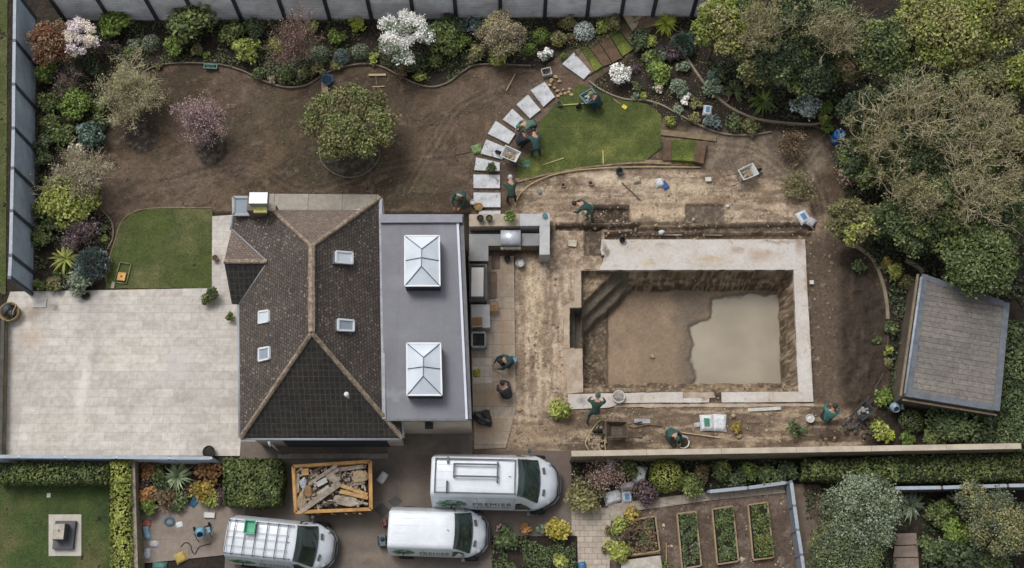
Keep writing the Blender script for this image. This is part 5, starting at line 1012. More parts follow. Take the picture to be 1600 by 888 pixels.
 ('twiggy','pinktan',945,745,34,'sprawling pale pink budded shrub below the retaining wall'),('leafy','olive',915,778,24,'olive shrub at the corner of the paved path'),('leafy','green',978,735,16,'green shrub between the sacks'),('round','lime',1041,743,27,'large round variegated bush below the retaining wall'),
 ('leafy','plum',1010,768,18,'dark low shrub right of the blue sack'),('leafy','green',1080,758,18,'green shrub right of the large round bush'),('leafy','brown',1098,742,14,'brown tinged shrub below the wall'),('leafy','green',1127,735,15,'fresh green shrub below the wall'),('leafy','dark',1150,745,14,'dark green shrub above the low grey fence'),
 ('leafy','bright',1172,738,14,'bright shrub above the short grey fence'),('leafy','mid',1200,742,16,'mid green shrub near the end of the short grey fence'),('leafy','dark',1230,742,16,'dark shrub at the top of the sloping fence'),
 ('leafy','yellow',871,828,17,'golden green bush at the corner of the flower bed'),('leafy','orange',823,828,9,'small orange shrub on the drive edge'),('leafy','grey',847,826,8,'pale grey shrub between orange and golden ones'),('flower','pink/olive',780,825,6,'tiny pink flower tuft in front of the middle van'),
 ('leafy','lime',875,878,11,'yellow shrub at the lower corner of the flower bed'),('leafy','lime',968,822,14,'lime shrub in the corner of the first timber bed'),('leafy','gold',990,805,12,'gold leaved shrub at the top of the first timber bed'),
 ('leafy','lime',966,862,18,'yellow green bush spilling over the paved path'),('loose','olive',948,828,6,'little olive weed on the path edge'),('loose','olive',948,856,8,'olive weed on the path beside the yellow green bush'),('leafy','green',1034,882,8,'green tuft by the white board'),
 ('leafy','mid',789,843,17,'green shrub at the corner of the flower bed near the van'),
 # potted on terrace handled with the pots
 # lower right
 ('leafy','lime',1518,765,15,'lime sapling in front of the lower fence'),('spiky','grey',1424,789,30,'grey green spiky plant below the boundary fence'),('leafy','bright',1495,830,22,'bright green bush in the lower right shrubbery'),('leafy','mid',1460,855,24,'mid green bush right of the deck boards'),('leafy','green',1470,800,20,'green bush right of the grey spiky plant'),
 ('leafy','dark',1500,875,26,'dark green bush at the bottom edge'),('leafy','mid',1548,880,26,'mid green bush at the bottom right'),
]
for k, pal, x, y, r, lab in pl:
    if lab: plant(k, pal, x, y, r, lab)
T('budding_tree', 'leafy', 'sage/grey', 1345, 800, 62, 3.0, 'large grey green tree right of the vegetable garden', 31, dens=1.35, leaf=0.06, lobe=0.25, cz=0.65)
T('leafy_tree', 'leafy', 'sage/green', 1320, 865, 60, 2.6, 'grey green tree at the bottom edge beside the deck boards', 32, dens=1.2, leaf=0.06, lobe=0.28, cz=0.65)
T('budding_tree', 'leafy', 'sage/olive', 1560, 820, 55, 3.2, 'grey brown budding tree in the lower right corner', 33, dens=1.1, leaf=0.055, lobe=0.25, cz=0.65)
T('budding_tree', 'leafy', 'sage/olive', 1515, 780, 30, 2.6, 'olive twiggy small tree in front of the boundary fence', 34, dens=1.0, leaf=0.055, lobe=0.25, cz=0.65)
# ---- woodland on the right
wood = [
 ('leafy','lime/olive',1125,40,46,5.0,'yellow green tree overhanging the back fence on the right',41),
 ('leafy','olive/green',1180,95,40,4.2,'olive tree behind the planted bed',42),
 ('leafy','dark/mid',1215,95,48,4.5,'dark green evergreen tree above the fern-like clump',43),
 ('leafy','dark/green',1265,110,45,4.0,'very dark tree left of the rusty one',44),
 ('leafy','mid/bright',1150,10,40,4.6,'green tree at the top edge right of the spiky plant',45),
 ('leafy','dark/olive',1235,30,50,5.0,'dark olive tree at the top edge',46),
 ('leafy','olive/brown',1322,98,30,4.0,'small rusty brown tree among dark evergreens',47),
 ('leafy','dark/mid',1300,40,50,5.2,'deep green tree at the top under bare twigs',48),
 ('leafy','mid/green',1385,70,52,5.2,'mid green tree in the middle of the wood top',49),
 ('leafy','lime/olive',1480,40,75,6.4,'bright sunlit yellow green tree at the top right',50),
 ('leafy','olive/lime',1560,25,60,6.6,'pale yellow green tree in the top right corner',51),
 ('leafy','dark/mid',1360,180,48,4.6,'dark evergreen tree right of the blue barrel',52),
 ('leafy','mid/dark',1430,150,55,4.8,'mid green tree beneath bare tan branches',53),
 ('leafy','olive/mid',1530,140,60,5.2,'olive green tree beneath the spreading bare branches',54),
 ('leafy','dark/green',1350,250,44,4.2,'dark green tree edging the dug ground',55),
 ('leafy','olive/lime',1330,345,38,3.2,'olive green rounded tree nearest the pool works',56),
 ('leafy','mid/olive',1378,345,30,3.2,'mid green tree between the olive one and the big evergreens',57),
 ('leafy','mid/dark',1415,250,60,4.8,'large dark green tree in the heart of the wood',58),
 ('leafy','mid/bright',1500,240,62,5.0,'grey green tree under the tan twigs',59),
 ('leafy','olive/green',1575,230,55,5.2,'olive tree at the right edge of the wood',60),
 ('leafy','mid/green',1440,340,58,4.8,'green tree above the shed roof, left side',61),
 ('leafy','green/mid',1532,402,62,4.8,'bright evergreen overhanging the shed roof',62),
 ('leafy','mid/olive',1560,330,55,4.8,'dark green tree right of the shed',63),
 ('leafy','mid/olive',1490,310,48,5.0,'mid green tree north of the shed',64),
 ('leafy','lime/green',1596,120,40,5.6,'lime tree at the right picture edge',65),
]
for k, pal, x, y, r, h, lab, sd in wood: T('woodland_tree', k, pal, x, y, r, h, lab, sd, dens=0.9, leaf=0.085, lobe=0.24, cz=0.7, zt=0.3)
bare = [(1195, 40, 55, 6.4, 'bare tan branched tree at the top of the wood', 71), (1310, 45, 55, 6.6, 'bare pale twigged tree above the dark evergreens', 72), (1445, 165, 95, 7.6, 'huge bare tree with curling tan limbs in the middle of the wood', 73), (1560, 195, 85, 7.4, 'wide bare branched tree near the right edge', 74), (1385, 215, 62, 6.4, 'bare branched tree over the dark evergreens by the dug ground', 75), (1520, 290, 80, 7.0, 'bare pale branched tree spreading towards the shed', 76), (1420, 300, 55, 6.2, 'bare thin branched tree above the green trees by the shed', 77)]
for x, y, r, h, lab, sd in bare: T('bare_woodland_tree', 'bare', 'olive', x, y, r * .95, h, lab, sd, dens=2, leaf=0.055, bark=M_BARKL, cz=0.75, zt=0.35)
# ---- hedges
hedge('hedge', [(0, 722), (168, 724), (168, 753), (-12, 753)], 1.3, 'green', 'dark clipped hedge between the terrace fence and the lawn')
hedge('hedge', [(171, 718), (201, 718), (204, 905), (171, 905)], 1.5, 'lime', 'bright yellow green clipped hedge along the stone wall')
hedge('hedge', [(348, 716), (436, 716), (440, 745), (434, 785), (400, 790), (348, 788)], 1.4, 'green', 'large square clipped bush beside the yellow skip', dens=260)
hedge('hedge', [(1260, 718), (1600, 707), (1600, 748), (1380, 752), (1255, 748)], 1.1, 'green', 'loose green hedge below the retaining wall on the right', dens=200)
hedge('hedge', [(1574, 500), (1625, 500), (1625, 705), (1562, 700), (1566, 640)], 1.6, 'mid', 'tall green hedge right of the shed', dens=200)
# ---- small growth that nobody would count
BACKBED = [(60, 34), (1010, 28), (985, 42), (900, 90), (862, 96), (840, 104), (745, 102), (700, 128), (660, 130), (600, 102), (545, 102), (500, 118), (465, 136), (420, 128), (345, 101), (262, 99), (215, 130), (165, 210), (140, 290), (176, 350), (176, 380), (160, 440), (56, 448)]
MIDBED = [(935, 125), (1000, 60), (1040, 50), (1100, 90), (1125, 130), (1175, 175), (1250, 195), (1300, 190), (1290, 205), (1130, 210), (1040, 182), (985, 158), (930, 140)]
RBED = [(1040, 30), (1620, 10), (1620, 500), (1580, 470), (1440, 425), (1415, 615), (1385, 640), (1392, 560), (1385, 440), (1345, 390), (1315, 300), (1310, 230), (1300, 180), (1225, 190), (1150, 150), (1090, 90)]
LBEDB = [(215, 722), (345, 722), (345, 785), (300, 778), (225, 800)]
carpet('groundcover', [BACKBED], 130, 'mid', 'low green groundcover and leaf litter in the border', 0.06, seed=5, thr=0.46, h=0.22); carpet('groundcover', [MIDBED], 70, 'olive', 'sparse low weeds on the dark planted bed', 0.045, seed=6, thr=0.56)
carpet('undergrowth', [RBED], 95, 'dark', 'dark undergrowth beneath the woodland trees', 0.09, seed=7, thr=0.42, h=0.3, clump=0.9); carpet('undergrowth', [[(1255, 760), (1400, 775), (1400, 905), (1265, 905)], [(1440, 775), (1640, 770), (1640, 905), (1440, 905)], [(1290, 760), (1440, 768), (1440, 800), (1300, 800)]], 120, 'dark', 'dense low undergrowth in the lower right shrubbery', 0.085, seed=8, thr=0.40, h=0.25)
carpet('groundcover', [[(768, 838), (898, 838), (902, 905), (768, 905)]], 330, 'mid', 'low tangled plants filling the flower bed by the vans', 0.06, seed=9, thr=0.44, h=0.15); carpet('groundcover', [LBEDB], 110, 'brown', 'brown and green groundcover in the yard bed', 0.06, seed=10, thr=0.45)
carpet('groundcover', [[(895, 722), (1225, 718), (1225, 752), (1000, 775), (960, 785), (900, 780)]], 110, 'dark', 'dark low growth below the retaining wall', 0.07, seed=12, thr=0.46, h=0.2); carpet('groundcover', [[(1345, 400), (1440, 440), (1415, 615), (1385, 630)]], 40, 'olive', 'sparse weeds in the narrow bed beside the shed', 0.05, seed=13, thr=0.55)
carpet('leaf_litter', [BACKBED, MIDBED, RBED], 26, 'dry', 'scattered pale dead leaves on the beds', 0.035, seed=14, thr=0.4, z=0.05, h=0.0)
carpet('grass_tufts', [[(745, 104), (830, 104), (860, 150), (760, 240), (740, 320), (620, 325), (180, 330), (160, 260), (240, 110), (480, 135), (600, 106), (700, 132)]], 5, 'dry', 'scattered straw and clods on the dug soil', 0.04, seed=15, thr=0.35, z=0.03, h=0.0)
M_STONE = plain('earth_clods', '#7d6d5c', rough=0.95, var=0.25, scale=1.5); M_PEB = plain('pale_rubble', '#a89b87', rough=0.9, var=0.2, scale=1.5)
stones('rubble', [[(800, 275), (1270, 262), (1275, 372), (1270, 632), (1380, 650), (1350, 700), (745, 700), (806, 640), (806, 400), (866, 345)]], 9, 0.035, M_PEB, 'small pale stones scattered over the dug earth', 3, 0.52)
stones('rubble', [[(800, 275), (1270, 262), (1310, 372), (1310, 632), (1380, 650), (1350, 700), (745, 700), (806, 640), (806, 400), (866, 345)], [(1040, 205), (1300, 210), (1300, 300), (1150, 280)]], 12, 0.045, M_STONE, 'earth clods over the pool works', 4, 0.48)
stones('clods', [[(165, 230), (230, 115), (480, 140), (600, 106), (700, 132), (800, 104), (860, 150), (740, 330), (190, 330)], [(1315, 400), (1380, 430), (1385, 600), (1340, 640), (1315, 620)]], 7, 0.04, plain('dark_clods', '#5e4f41', rough=0.95, var=0.2), 'dark soil clods on the dug ground', 5, 0.5)
stones('rubble', [[(950, 790), (1225, 760), (1300, 905), (950, 905)]], 10, 0.035, M_PEB, 'stones on the vegetable garden soil', 6, 0.5)
# ------------------------------------------------------------------ vans
M_VAN = plain('white_van_paint', '#c9ced4', rough=0.3, var=0.055, scale=1.6, fine=7, coat=0.4); M_VG = glass_mat('dark_van_glass', '#2c3c39', 0.08, 0.9, .6); M_TYRE = plain('tyre_rubber', '#1b1b1c', rough=0.9); M_RIM = plain('wheel_rim', '#70757a', rough=0.4, metal=0.4)
M_TRIM = plain('grey_plastic_trim', '#3d4246', rough=0.6); M_RACK = plain('roof_rack_metal', '#4a5056', rough=0.45, metal=0.3); M_LAMP = glass_mat('headlight_glass', '#8f989c', 0.1, 0.7)
M_LOGOG = plain('logo_green', '#5c9a68', rough=0.5, var=0.15); M_LOGOT = plain('logo_dark', '#35423c', rough=0.5); M_LETT = plain('letter_grey', '#4d5560', rough=0.5)
def text_mesh(body, size):
    cu = bpy.data.curves.new('lettering', 'FONT'); cu.body = body; cu.size = size; cu.align_x = 'LEFT'; cu.space_character = 1.12
    o = bpy.data.objects.new('lettering_source', cu); COL.objects.link(o); bpy.context.view_layer.update()
    me = bpy.data.meshes.new_from_object(o.evaluated_get(bpy.context.evaluated_depsgraph_get())); bpy.data.objects.remove(o); return me
def make_van(px, py, rz, L, W, H, label, lc, tl, rack, RW=.71):
    """px, py: middle of the rear edge of the roof"""
    w = W / 2; root = empty('delivery_van', (0, 0, 0), rz, label, 'van', 'white vans parked on the driveway')
    r = P(px, py, H); root.location = (r.x, r.y, 0.03)
    S = [ # xf, top z, roof halfwidth, belt halfwidth, shoulder drop
     (0.0, H - .10, RW - .03, .95), (.012, H - .02, RW - .01, .98), (.05, H, RW, 1.0), (.30, H, RW, 1.0), (.56, H - .01, RW, 1.0), (.655, H - .05, RW, 1.0), (.70, H - .15, RW, 1.0), (.745, H - .42, RW + .03, 1.0), (.80, H * .61 + .05, RW + .08, 1.0), (.845, H * .50 + .08, RW + .12, .98), (.89, H * .455 + .06, RW + .11, .94), (.935, H * .41 + .02, RW + .05, .86), (.97, H * .35, RW - .05, .74), (.99, H * .28, RW - .15, .6), (1.0, H * .2, RW - .22, .48)]
    def sec(i):
        xf, zt, wr, wb = S[i]; zb = min(1.05, zt * .72); zs = zb + (zt - zb) * .80; wr *= w; wb *= w; ws = wr + (wb - wr) * .24
        if xf >= .84: ws = wb * .96; zs = zb + (zt - zb) * .6
        return [(wb * .95, .32 + (.06 if xf > .93 else 0)), (wb, .62 if xf < .97 else .5), (wb, zb), (ws, zs), (wr, zt - .035), (wr * .8, zt), (0, zt + .03 * (xf < .9) + .02)]
    def xc(xf, y):      # the nose and the screen bow forward in plan
        c = .035 * min(1, max(0, (xf - .62) / .08)) + .055 * min(1, max(0, (xf - .84) / .12)); return xf * L - c * L * (abs(y) / w) ** 2.2
    mb = MB(); rows = []
    for i in range(len(S)):
        s = sec(i); xf = S[i][0]; rows.append([mb.bm.verts.new((xc(xf, y), -y, z)) for y, z in s] + [mb.bm.verts.new((xc(xf, y), y, z)) for y, z in reversed(s[:-1])])
    for a, b in zip(rows, rows[1:]):
        for k in range(len(a) - 1):
            f = mb.bm.faces.new((a[k], b[k], b[k + 1], a[k + 1])); f.smooth = True; f.material_index = 1 if k in (0, len(a) - 2) else 0
    mb.bm.faces.new(rows[0]); mb.bm.faces.new(list(reversed(rows[-1]))); mb.bm.faces.new([r_[0] for r_ in rows] + [r_[-1] for r_ in reversed(rows)])
    body = mb.build('body', [M_VAN, M_TRIM], root); bmesh_fix(body)
    def top(xf, t):    # roof-side surface point; t = -1..1 across
        i = max(k for k in range(len(S) - 1) if S[k][0] <= xf); q = (xf - S[i][0]) / (S[i + 1][0] - S[i][0]); a, b = sec(i), sec(i + 1); 
        tt = abs(t); idx = [4, 5, 6]; k = 0 if tt > .8 else 1
        def ev(s): 
            y4, y5, y6 = s[4], s[5], s[6]; 
            return (y5[0] + (y4[0] - y5[0]) * (tt - .8) / .2, y5[1] + (y4[1] - y5[1]) * (tt - .8) / .2) if tt > .8 else (y5[0] * tt / .8, y6[1] + (y5[1] - y6[1]) * tt / .8)
        A, B = ev(a), ev(b); y = A[0] + (B[0] - A[0]) * q; z = A[1] + (B[1] - A[1]) * q; return Vector((xc(xf, y), math.copysign(y, t), z))
    def side(xf, z, sg=-1, e=.012):
        i = max(k for k in range(len(S) - 1) if S[k][0] <= xf); q = (xf - S[i][0]) / (S[i + 1][0] - S[i][0]); a, b = sec(i), sec(i + 1)
        def ev(s):
            for (y0, z0), (y1, z1) in zip(s, s[1:]):
                if z0 <= z <= z1: return y0 + (y1 - y0) * (z - z0) / (z1 - z0 + 1e-9)
            return s[4][0]
        y = ev(a) * (1 - q) + ev(b) * q + e; return Vector((xc(xf, y - e), sg * y, z))
    # windscreen
    mb = MB(); g = []; xs = [.672, .70, .745, .80, .843]
    for x in xs: g.append([top(x, t) + Vector((.022, 0, .022)) for t in (-.97, -.8, -.4, 0, .4, .8, .97)])
    vs = [v for r_ in g for v in r_]; mb.faces(vs, [(i * 7 + j, (i + 1) * 7 + j, (i + 1) * 7 + j + 1, i * 7 + j + 1) for i in range(4) for j in range(6)], True); ws = mb.build('windscreen', M_VG, root)
    mb = MB()
    for sg in (-1, 1): mb.tube([top(x, sg * .99) + Vector((.02, 0, .02)) for x in xs], .03, 5)
    mb.tube([top(.845, t) + Vector((.01, 0, .02)) for t in (-.97, -.5, 0, .5, .97)], .035, 5); mb.build('wiper_panel', M_TRIM, root)
    mb = MB(); 
    for a, b in ((-.25, .30), (.35, .80)): mb.tube([top(.838, a) + Vector((.03, 0, .05)), top(.80, b) + Vector((.03, 0, .05))], .012, 4)
    mb.build('wiper', M_BLACKISH, ws)
    for sg in (-1, 1):
        zb = 1.1; zt_ = min(H * .78, 1.8); mb = MB(); q = [side(.675, zb, sg), side(.83, zb - .02, sg), side(.80, zb + .12, sg), side(.725, zt_, sg), side(.675, zt_, sg)]
        mb.faces(q, [(0, 1, 2, 3, 4)] if sg < 0 else [(4, 3, 2, 1, 0)]); sw = mb.build('side_window', M_VG, root)
        mb = MB(); m_ = side(.79, 1.15, sg, 0); mb.beam(m_, m_ + Vector((.02, sg * .2, 0)), .05, .05); mb.box(m_ + Vector((.02, sg * .26, .04)), (.14, .12, .26)); mb.build('wing_mirror', M_TRIM, root, bevel=.02)
        mb = MB(); a = side(.955, H * .33, sg, .01); mb.blob((xc(.955, w * .68) - .06, sg * w * .68, H * .375), (.16, .12, .05), 3, 0.02, 2); mb.build('headlight', M_LAMP, root)
        mb = MB(); c = top(.885, sg * .52) + Vector((0, 0, .015)); mb.box(c, (.13, .30, .03), rz=sg * .15); mb.build('bonnet_vent', M_TRIM, root)
        mb = MB(); c = Vector((.012 * L, sg * w * .88, .95)); mb.box(c, (.06, .09, .5)); mb.build('rear_light', pm('rear_light_red', '#6d2a26', rough=.3), root)
        for xf in (.17, .835):
            wh = empty('wheel', (xf * L, sg * (w * .97), .34)); wh.parent = root
            mb = MB(); mb.lathe((0, 0, 0), [(.19, -.12), (.32, -.12), (.345, -.09), (.345, .09), (.32, .12), (.19, .12)], 20); t_ = mb.build('tyre', M_TYRE, wh); t_.rotation_euler = (math.pi / 2, 0, 0)
            mb = MB(); mb.lathe((0, 0, 0), [(0, -.10), (.06, -.11), (.20, -.09), (.20, .09), (.06, .11), (0, .10)], 14); t_ = mb.build('rim', M_RIM, wh); t_.rotation_euler = (math.pi / 2, 0, 0)
    mb = MB(); n = 9; out = []
    for k in range(n):
        t = -1 + 2 * k / (n - 1); out.append(Vector((L * (1.016 - .11 * t * t * t * t - .03 * t * t), t * w * .93, .44)))
    for a, b in zip(out, out[1:]): mb.beam(a, b, .08, .26)
    mb.build('bumper', M_TRIM, root)
    mb = MB(); mb.box((L * 1.0, 0, .68), (.05, w * .75, .14)); mb.build('grille', M_BLACKISH, root)
    mb = MB(); mb.box((-.03, 0, .5), (.12, W * .9, .18)); mb.build('rear_bumper', M_TRIM, root, bevel=.02)
    mb = MB(); mb.tube([top(.62, 0), top(.60, 0) + Vector((0, 0, .16))], .015, 4); mb.build('aerial', M_BLACKISH, root)
    mb = MB()
    for t in (-.62, -.22, .22, .62): mb.beam(top(.05, t) + Vector((0, 0, .006)), top(.60, t) + Vector((0, 0, .006)), .04, .016)
    mb.build('roof_rib', M_VAN, root)
    # seams between the doors and panels
    mb = MB()
    for sg in (-1, 1):
        for x in (.36, .655, ):
            for z0, z1 in ((.5, 1.04), (1.06, H * .86)): mb.beam(side(x, z0, sg, .003), side(x, z1, sg, .003), .014, .014)
        mb.beam(side(.06, H * .86, sg, .002), side(.655, H * .86, sg, .002), .014, .014)
    mb.build('panel_seam', pm('seam_shadow_gap', '#7d838a', rough=.6), root)
    # the firm's tree emblem and name on the sides
    zc = 1.62 if H > 2.6 else 1.42; hh = .42 if H > 2.6 else .28
    em = []; rs = random.Random(5)
    for sg in (-1,):
        mb = MB(); cx = .155
        for k in range(150):
            a = rs.uniform(0, math.pi * 2); q = math.sqrt(rs.uniform(0.06, 1)); u = math.cos(a) * q * tl * .5; v = math.sin(a) * q * hh * 1.0 + hh * .2
            if v < -hh * .25 and abs(u) < tl * .12: continue
            s_ = rs.uniform(.025, .05) * (1 if H > 2.4 else .8); pts = [side(cx + (u + s_ * math.cos(t) * 1.3) / L, zc + v + s_ * math.sin(t), sg, .02) for t in (0, 1.05, 2.1, 3.14, 4.2, 5.2)]
            mb.faces(pts, [(0, 1, 2, 3, 4, 5)])
        mb.build('emblem', M_LOGOG, root)
        mb = MB()
        for k in range(9):
            a = math.pi * (.12 + .76 * k / 8); pts = [Vector((0, -hh * 1.15)), Vector((0, -hh * .35)), Vector((math.cos(a) * tl * .22, -hh * .1 + math.sin(a) * hh * .5)), Vector((math.cos(a) * tl * .44, math.sin(a) * hh * .95))]
            for (p, q), wd in zip(zip(pts, pts[1:]), (.05, .022, .012)):
                mb.beam(side(cx + p.x / L, zc + p.y, sg, .022), side(cx + q.x / L, zc + q.y, sg, .022), wd, .01, up=(0, sg, .3))
        mb.build('emblem_trunk', M_LOGOT, root)
        for body_, u0, v0, sz, wid in (('PREMIER', .32, -.12, .50 if H > 2.6 else .36, .31 * L), ('GARDENSCAPES', .32, -.36 if H > 2.6 else -.28, .2 if H > 2.6 else .15, .31 * L)):
            me = text_mesh(body_, sz); xs_ = [v.co.x for v in me.vertices]; k = wid / max(xs_)
            for v in me.vertices:
                p = side(min(.9, u0 + v.co.x * k / L), zc + v0 + v.co.y, sg, .02); v.co = p
            me.materials.append(lc); link(bpy.data.objects.new('lettering', me), root)
    return root, top, side
v1, top1, side1 = make_van(673, 743, math.radians(-1.2), 5.9, 2.55, 2.8, 'largest white panel van with rails on its roof, nearest the house', M_LETT, 1.4, 1, RW=.65)
def on_roof(root, top, segs, name, mat, hgt=.12, w=.05, parent=None):
    mb = MB()
    for (a, b) in segs: mb.beam(top(*a) + Vector((0, 0, hgt)), top(*b) + Vector((0, 0, hgt)), w, w)
    for (a, b) in segs:
        for q in (a, b): mb.beam(top(*q), top(*q) + Vector((0, 0, hgt)), w, w)
    return mb.build(name, mat, parent or root)
on_roof(v1, top1, [((.035, -.93), (.66, -.93)), ((.035, .93), (.66, .93)), ((.035, -.93), (.035, .93)), ((.655, -.93), (.655, .93))], 'roof_rail', M_RACK)
lad = on_roof(v1, top1, [((.18, -.05), (.52, -.05)), ((.18, .62), (.52, .62)), ((.18, -.05), (.18, .62)), ((.515, -.30), (.515, .75))], 'roof_frame', M_RACK, .2, .07)
on_roof(v1, top1, [((.13, -.93), (.13, -.35)), ((.13, .98), (.13, .72))], 'rack_bar', M_RACK, .16, .08)
v2, top2, side2 = make_van(606, 826, math.radians(-1.8), 4.5, 2.2, 2.1, 'smallest white van with a bare ribbed roof, parked in the middle', M_LETT, 1.0, 0)
v3, top3, side3 = make_van(352, 838, math.radians(-5.5), 4.75, 2.2, 2.35, 'white van with ladder rack and green crate on its roof, parked lower left', pm('letter_blue', '#5c7596', rough=.5), 1.2, 1)
on_roof(v3, top3, [((.015, -.95), (.64, -.95)), ((.015, .95), (.64, .95))], 'roof_rail', M_RACK, .14, .04)
for xf in (.02, .085, .19, .29, .395, .495, .59): on_roof(v3, top3, [((xf, -.97), (xf, .97))], 'rack_bar', M_RACK, .16, .035)
for t in (-.5, 0, .35): on_roof(v3, top3, [((.02, t), (.6, t))], 'rack_slat', pm('rack_slat_grey', '#8d9297', rough=.5), .12, .02)
M_CRG = plain('green_crate', '#4f9c7c', rough=0.5, var=0.12)
def crate(name, c, d, rz, mat, label, cat, inner=.82, fill=None, th=.04, group=None, parent=None, taper=.85):
    """open box with tapered sides"""
    root = empty(name, c, rz, label, cat, group); x, y, z = d[0] / 2, d[1] / 2, d[2]; mb = MB()
    o = [(-x, -y), (x, -y), (x, y), (-x, y)]; ot = o; ob = [(a * taper, b * taper) for a, b in o]; it = [(a - math.copysign(th, a), b - math.copysign(th, b)) for a, b in o]; ib = [(a - math.copysign(th, a), b - math.copysign(th, b)) for a, b in ob]
    V = [(*p, 0) for p in ob] + [(*p, z) for p in ot] + [(*p, z) for p in it] + [(*p, th) for p in ib]
    F = [(3, 2, 1, 0), (12, 13, 14, 15)] + [(i, (i + 1) % 4, 4 + (i + 1) % 4, 4 + i) for i in range(4)] + [(4 + i, 4 + (i + 1) % 4, 8 + (i + 1) % 4, 8 + i) for i in range(4)] + [(8 + i, 8 + (i + 1) % 4, 12 + (i + 1) % 4, 12 + i) for i in range(4)]
    mb.faces(V, F); mb.build('tray', mat, root)
    if fill:
        mb = MB(); rs = random.Random(3)
        for k in range(14): mb.blob((rs.uniform(-x, x) * .7, rs.uniform(-y, y) * .7, z * .75), rs.uniform(.06, .13) * min(1, x * 2), k, .25, 1, .6)
        mb.build('load', fill, root)
    return root
p = v3.matrix_basis @ (top3(.235, .62) + Vector((0, 0, .16))); crate('tool_crate', p, (.5, .62, .22), math.radians(-4), M_CRG, 'green open crate strapped to the roof of the lower left van', 'crate')
# things behind the middle van
def lumps(name, items, mat, label, cat, loc, group=None, rough=.2):
    mb = MB()
    for i, (c, r) in enumerate(items): mb.blob(c, r, i, rough, 2)
    o = mb.build(name, mat, None, loc=loc); return tag(o, label, cat, group)
q = P(598, 846, 0); root = empty('generator', (q.x, q.y, .03), 0.1, 'small blue grey machine standing behind the middle van', 'generator'); mb = MB(); mb.box((0, 0, .3), (.35, .5, .4)); mb.build('housing', pm('machine_blue_grey', '#4c5c66', rough=.5), root, bevel=.05)
mb = MB(); mb.tube([(-.15, -.2, .5), (-.15, -.2, .62), (-.15, .2, .62), (-.15, .2, .5)], .02, 5); mb.build('handle', M_BLACKISH, root); mb = MB(); mb.lathe((.05, .05, .5), [(.1, 0), (.1, .06), (0, .06)], 10); mb.build('cap', M_BLACKISH, root)
q = P(601, 818, 0); root = empty('petrol_can', (q.x, q.y, .03), .3, 'dull red fuel can behind the middle van', 'can'); mb = MB(); mb.box((0, 0, .2), (.22, .3, .34)); mb.build('body', pm('can_red', '#6d2f2a', rough=.5), root, bevel=.04); mb = MB(); mb.tube([(-.05, -.1, .37), (-.05, 0, .45), (-.05, .1, .37)], .02, 5); mb.build('handle', M_BLACKISH, root)

# ------------------------------------------------------------------ the yellow skip full of timber and rubble
M_SKIP = plain('yellow_skip_steel', '#a47b3d', rough=0.55, var=0.2, scale=2.5, fine=12, c2='#7d5a2b')
ZK = 1.45; kc = PP([(458, 729), (579, 721), (580, 796), (462, 801)], ZK); cc = sum(kc, Vector()) / 4; cc.z = 0; skip = empty('skip', cc, 0, 'battered yellow skip heaped with broken timber and rubble', 'skip')
T4 = [k - cc for k in kc]; B4 = [Vector((k.x * .84, k.y * .86, 0.05)) for k in T4]; I4 = [Vector((k.x * .945, k.y * .915, ZK)) for k in T4]; J4 = [Vector((k.x * .80, k.y * .8, 0.15)) for k in T4]
mb = MB(); F = [(3, 2, 1, 0)[::-1], (12, 13, 14, 15)] + [(i, (i + 1) % 4, 4 + (i + 1) % 4, 4 + i) for i in range(4)] + [(4 + i, 4 + (i + 1) % 4, 8 + (i + 1) % 4, 8 + i) for i in range(4)] + [(8 + i, 8 + (i + 1) % 4, 12 + (i + 1) % 4, 12 + i) for i in range(4)]
mb.faces(B4 + T4 + I4 + J4, F); o = mb.build('body', M_SKIP, skip); bmesh_fix(o)
mb = MB()
for a, b in zip(T4, T4[1:] + T4[:1]): mb.beam(a, b, .14, .10)
mb.build('rim', M_SKIP, skip)
for sg, nm in ((-1, 'lifting_lug'), (1, 'lifting_lug')):
    for x in (-1.0, 1.0): mb = MB(); mb.tube([(x - .08, sg * 1.12, 1.0), (x + .08, sg * 1.12, 1.0)], .05, 8); mb.build(nm, M_SKIP, skip)
mb = MB()
for x in (-1.3, -.65, 0, .65, 1.3): mb.beam((x, -1.12, .2), (x, -1.2, 1.35), .1, .06)
mb.build('rib', M_SKIP, skip)
M_W1 = plain('grey_old_timber', '#8a7f72', rough=0.85, var=0.25, scale=4, fine=22); M_W2 = plain('fresh_timber', '#a88558', rough=0.8, var=0.2, scale=4); M_W3 = plain('dark_timber', '#4d443b', rough=0.9, var=0.2, scale=4); M_RUB = plain('skip_rubble', '#9c9183', rough=0.95, var=0.3, scale=3)
def lead_mat(): return plain('skip_waste_dark', '#584f45', rough=1, var=.35, scale=3)
mb = MB(); mb.mi = 0; vs = []; n = 22
W_ = [(I4[3] + (I4[2] - I4[3]) * (i / n)) * 1 for i in range(n + 1)]
rs = random.Random(8); g = []
for j in range(n + 1):
    r_ = []
    for i in range(n + 1):
        u, v = i / n, j / n; p = (I4[0] * (1 - u) + I4[1] * u) * (1 - v) + (I4[3] * (1 - u) + I4[2] * u) * v
        e = min(u, 1 - u, v, 1 - v); r_.append(Vector((p.x * .985, p.y * .985, 1.02 + .30 * min(1, e * 4) + rs.uniform(-.10, .12))))
    g.append(r_)
mb.faces([v for r_ in g for v in r_], [(j * (n + 1) + i, (j + 1) * (n + 1) + i, (j + 1) * (n + 1) + i + 1, j * (n + 1) + i + 1) for j in range(n) for i in range(n)]); o = mb.build('skip_waste', lead_mat(), None, loc=cc); tag(o, 'dark mixed waste filling the yellow skip', None, None, 'stuff'); bmesh_fix(o)
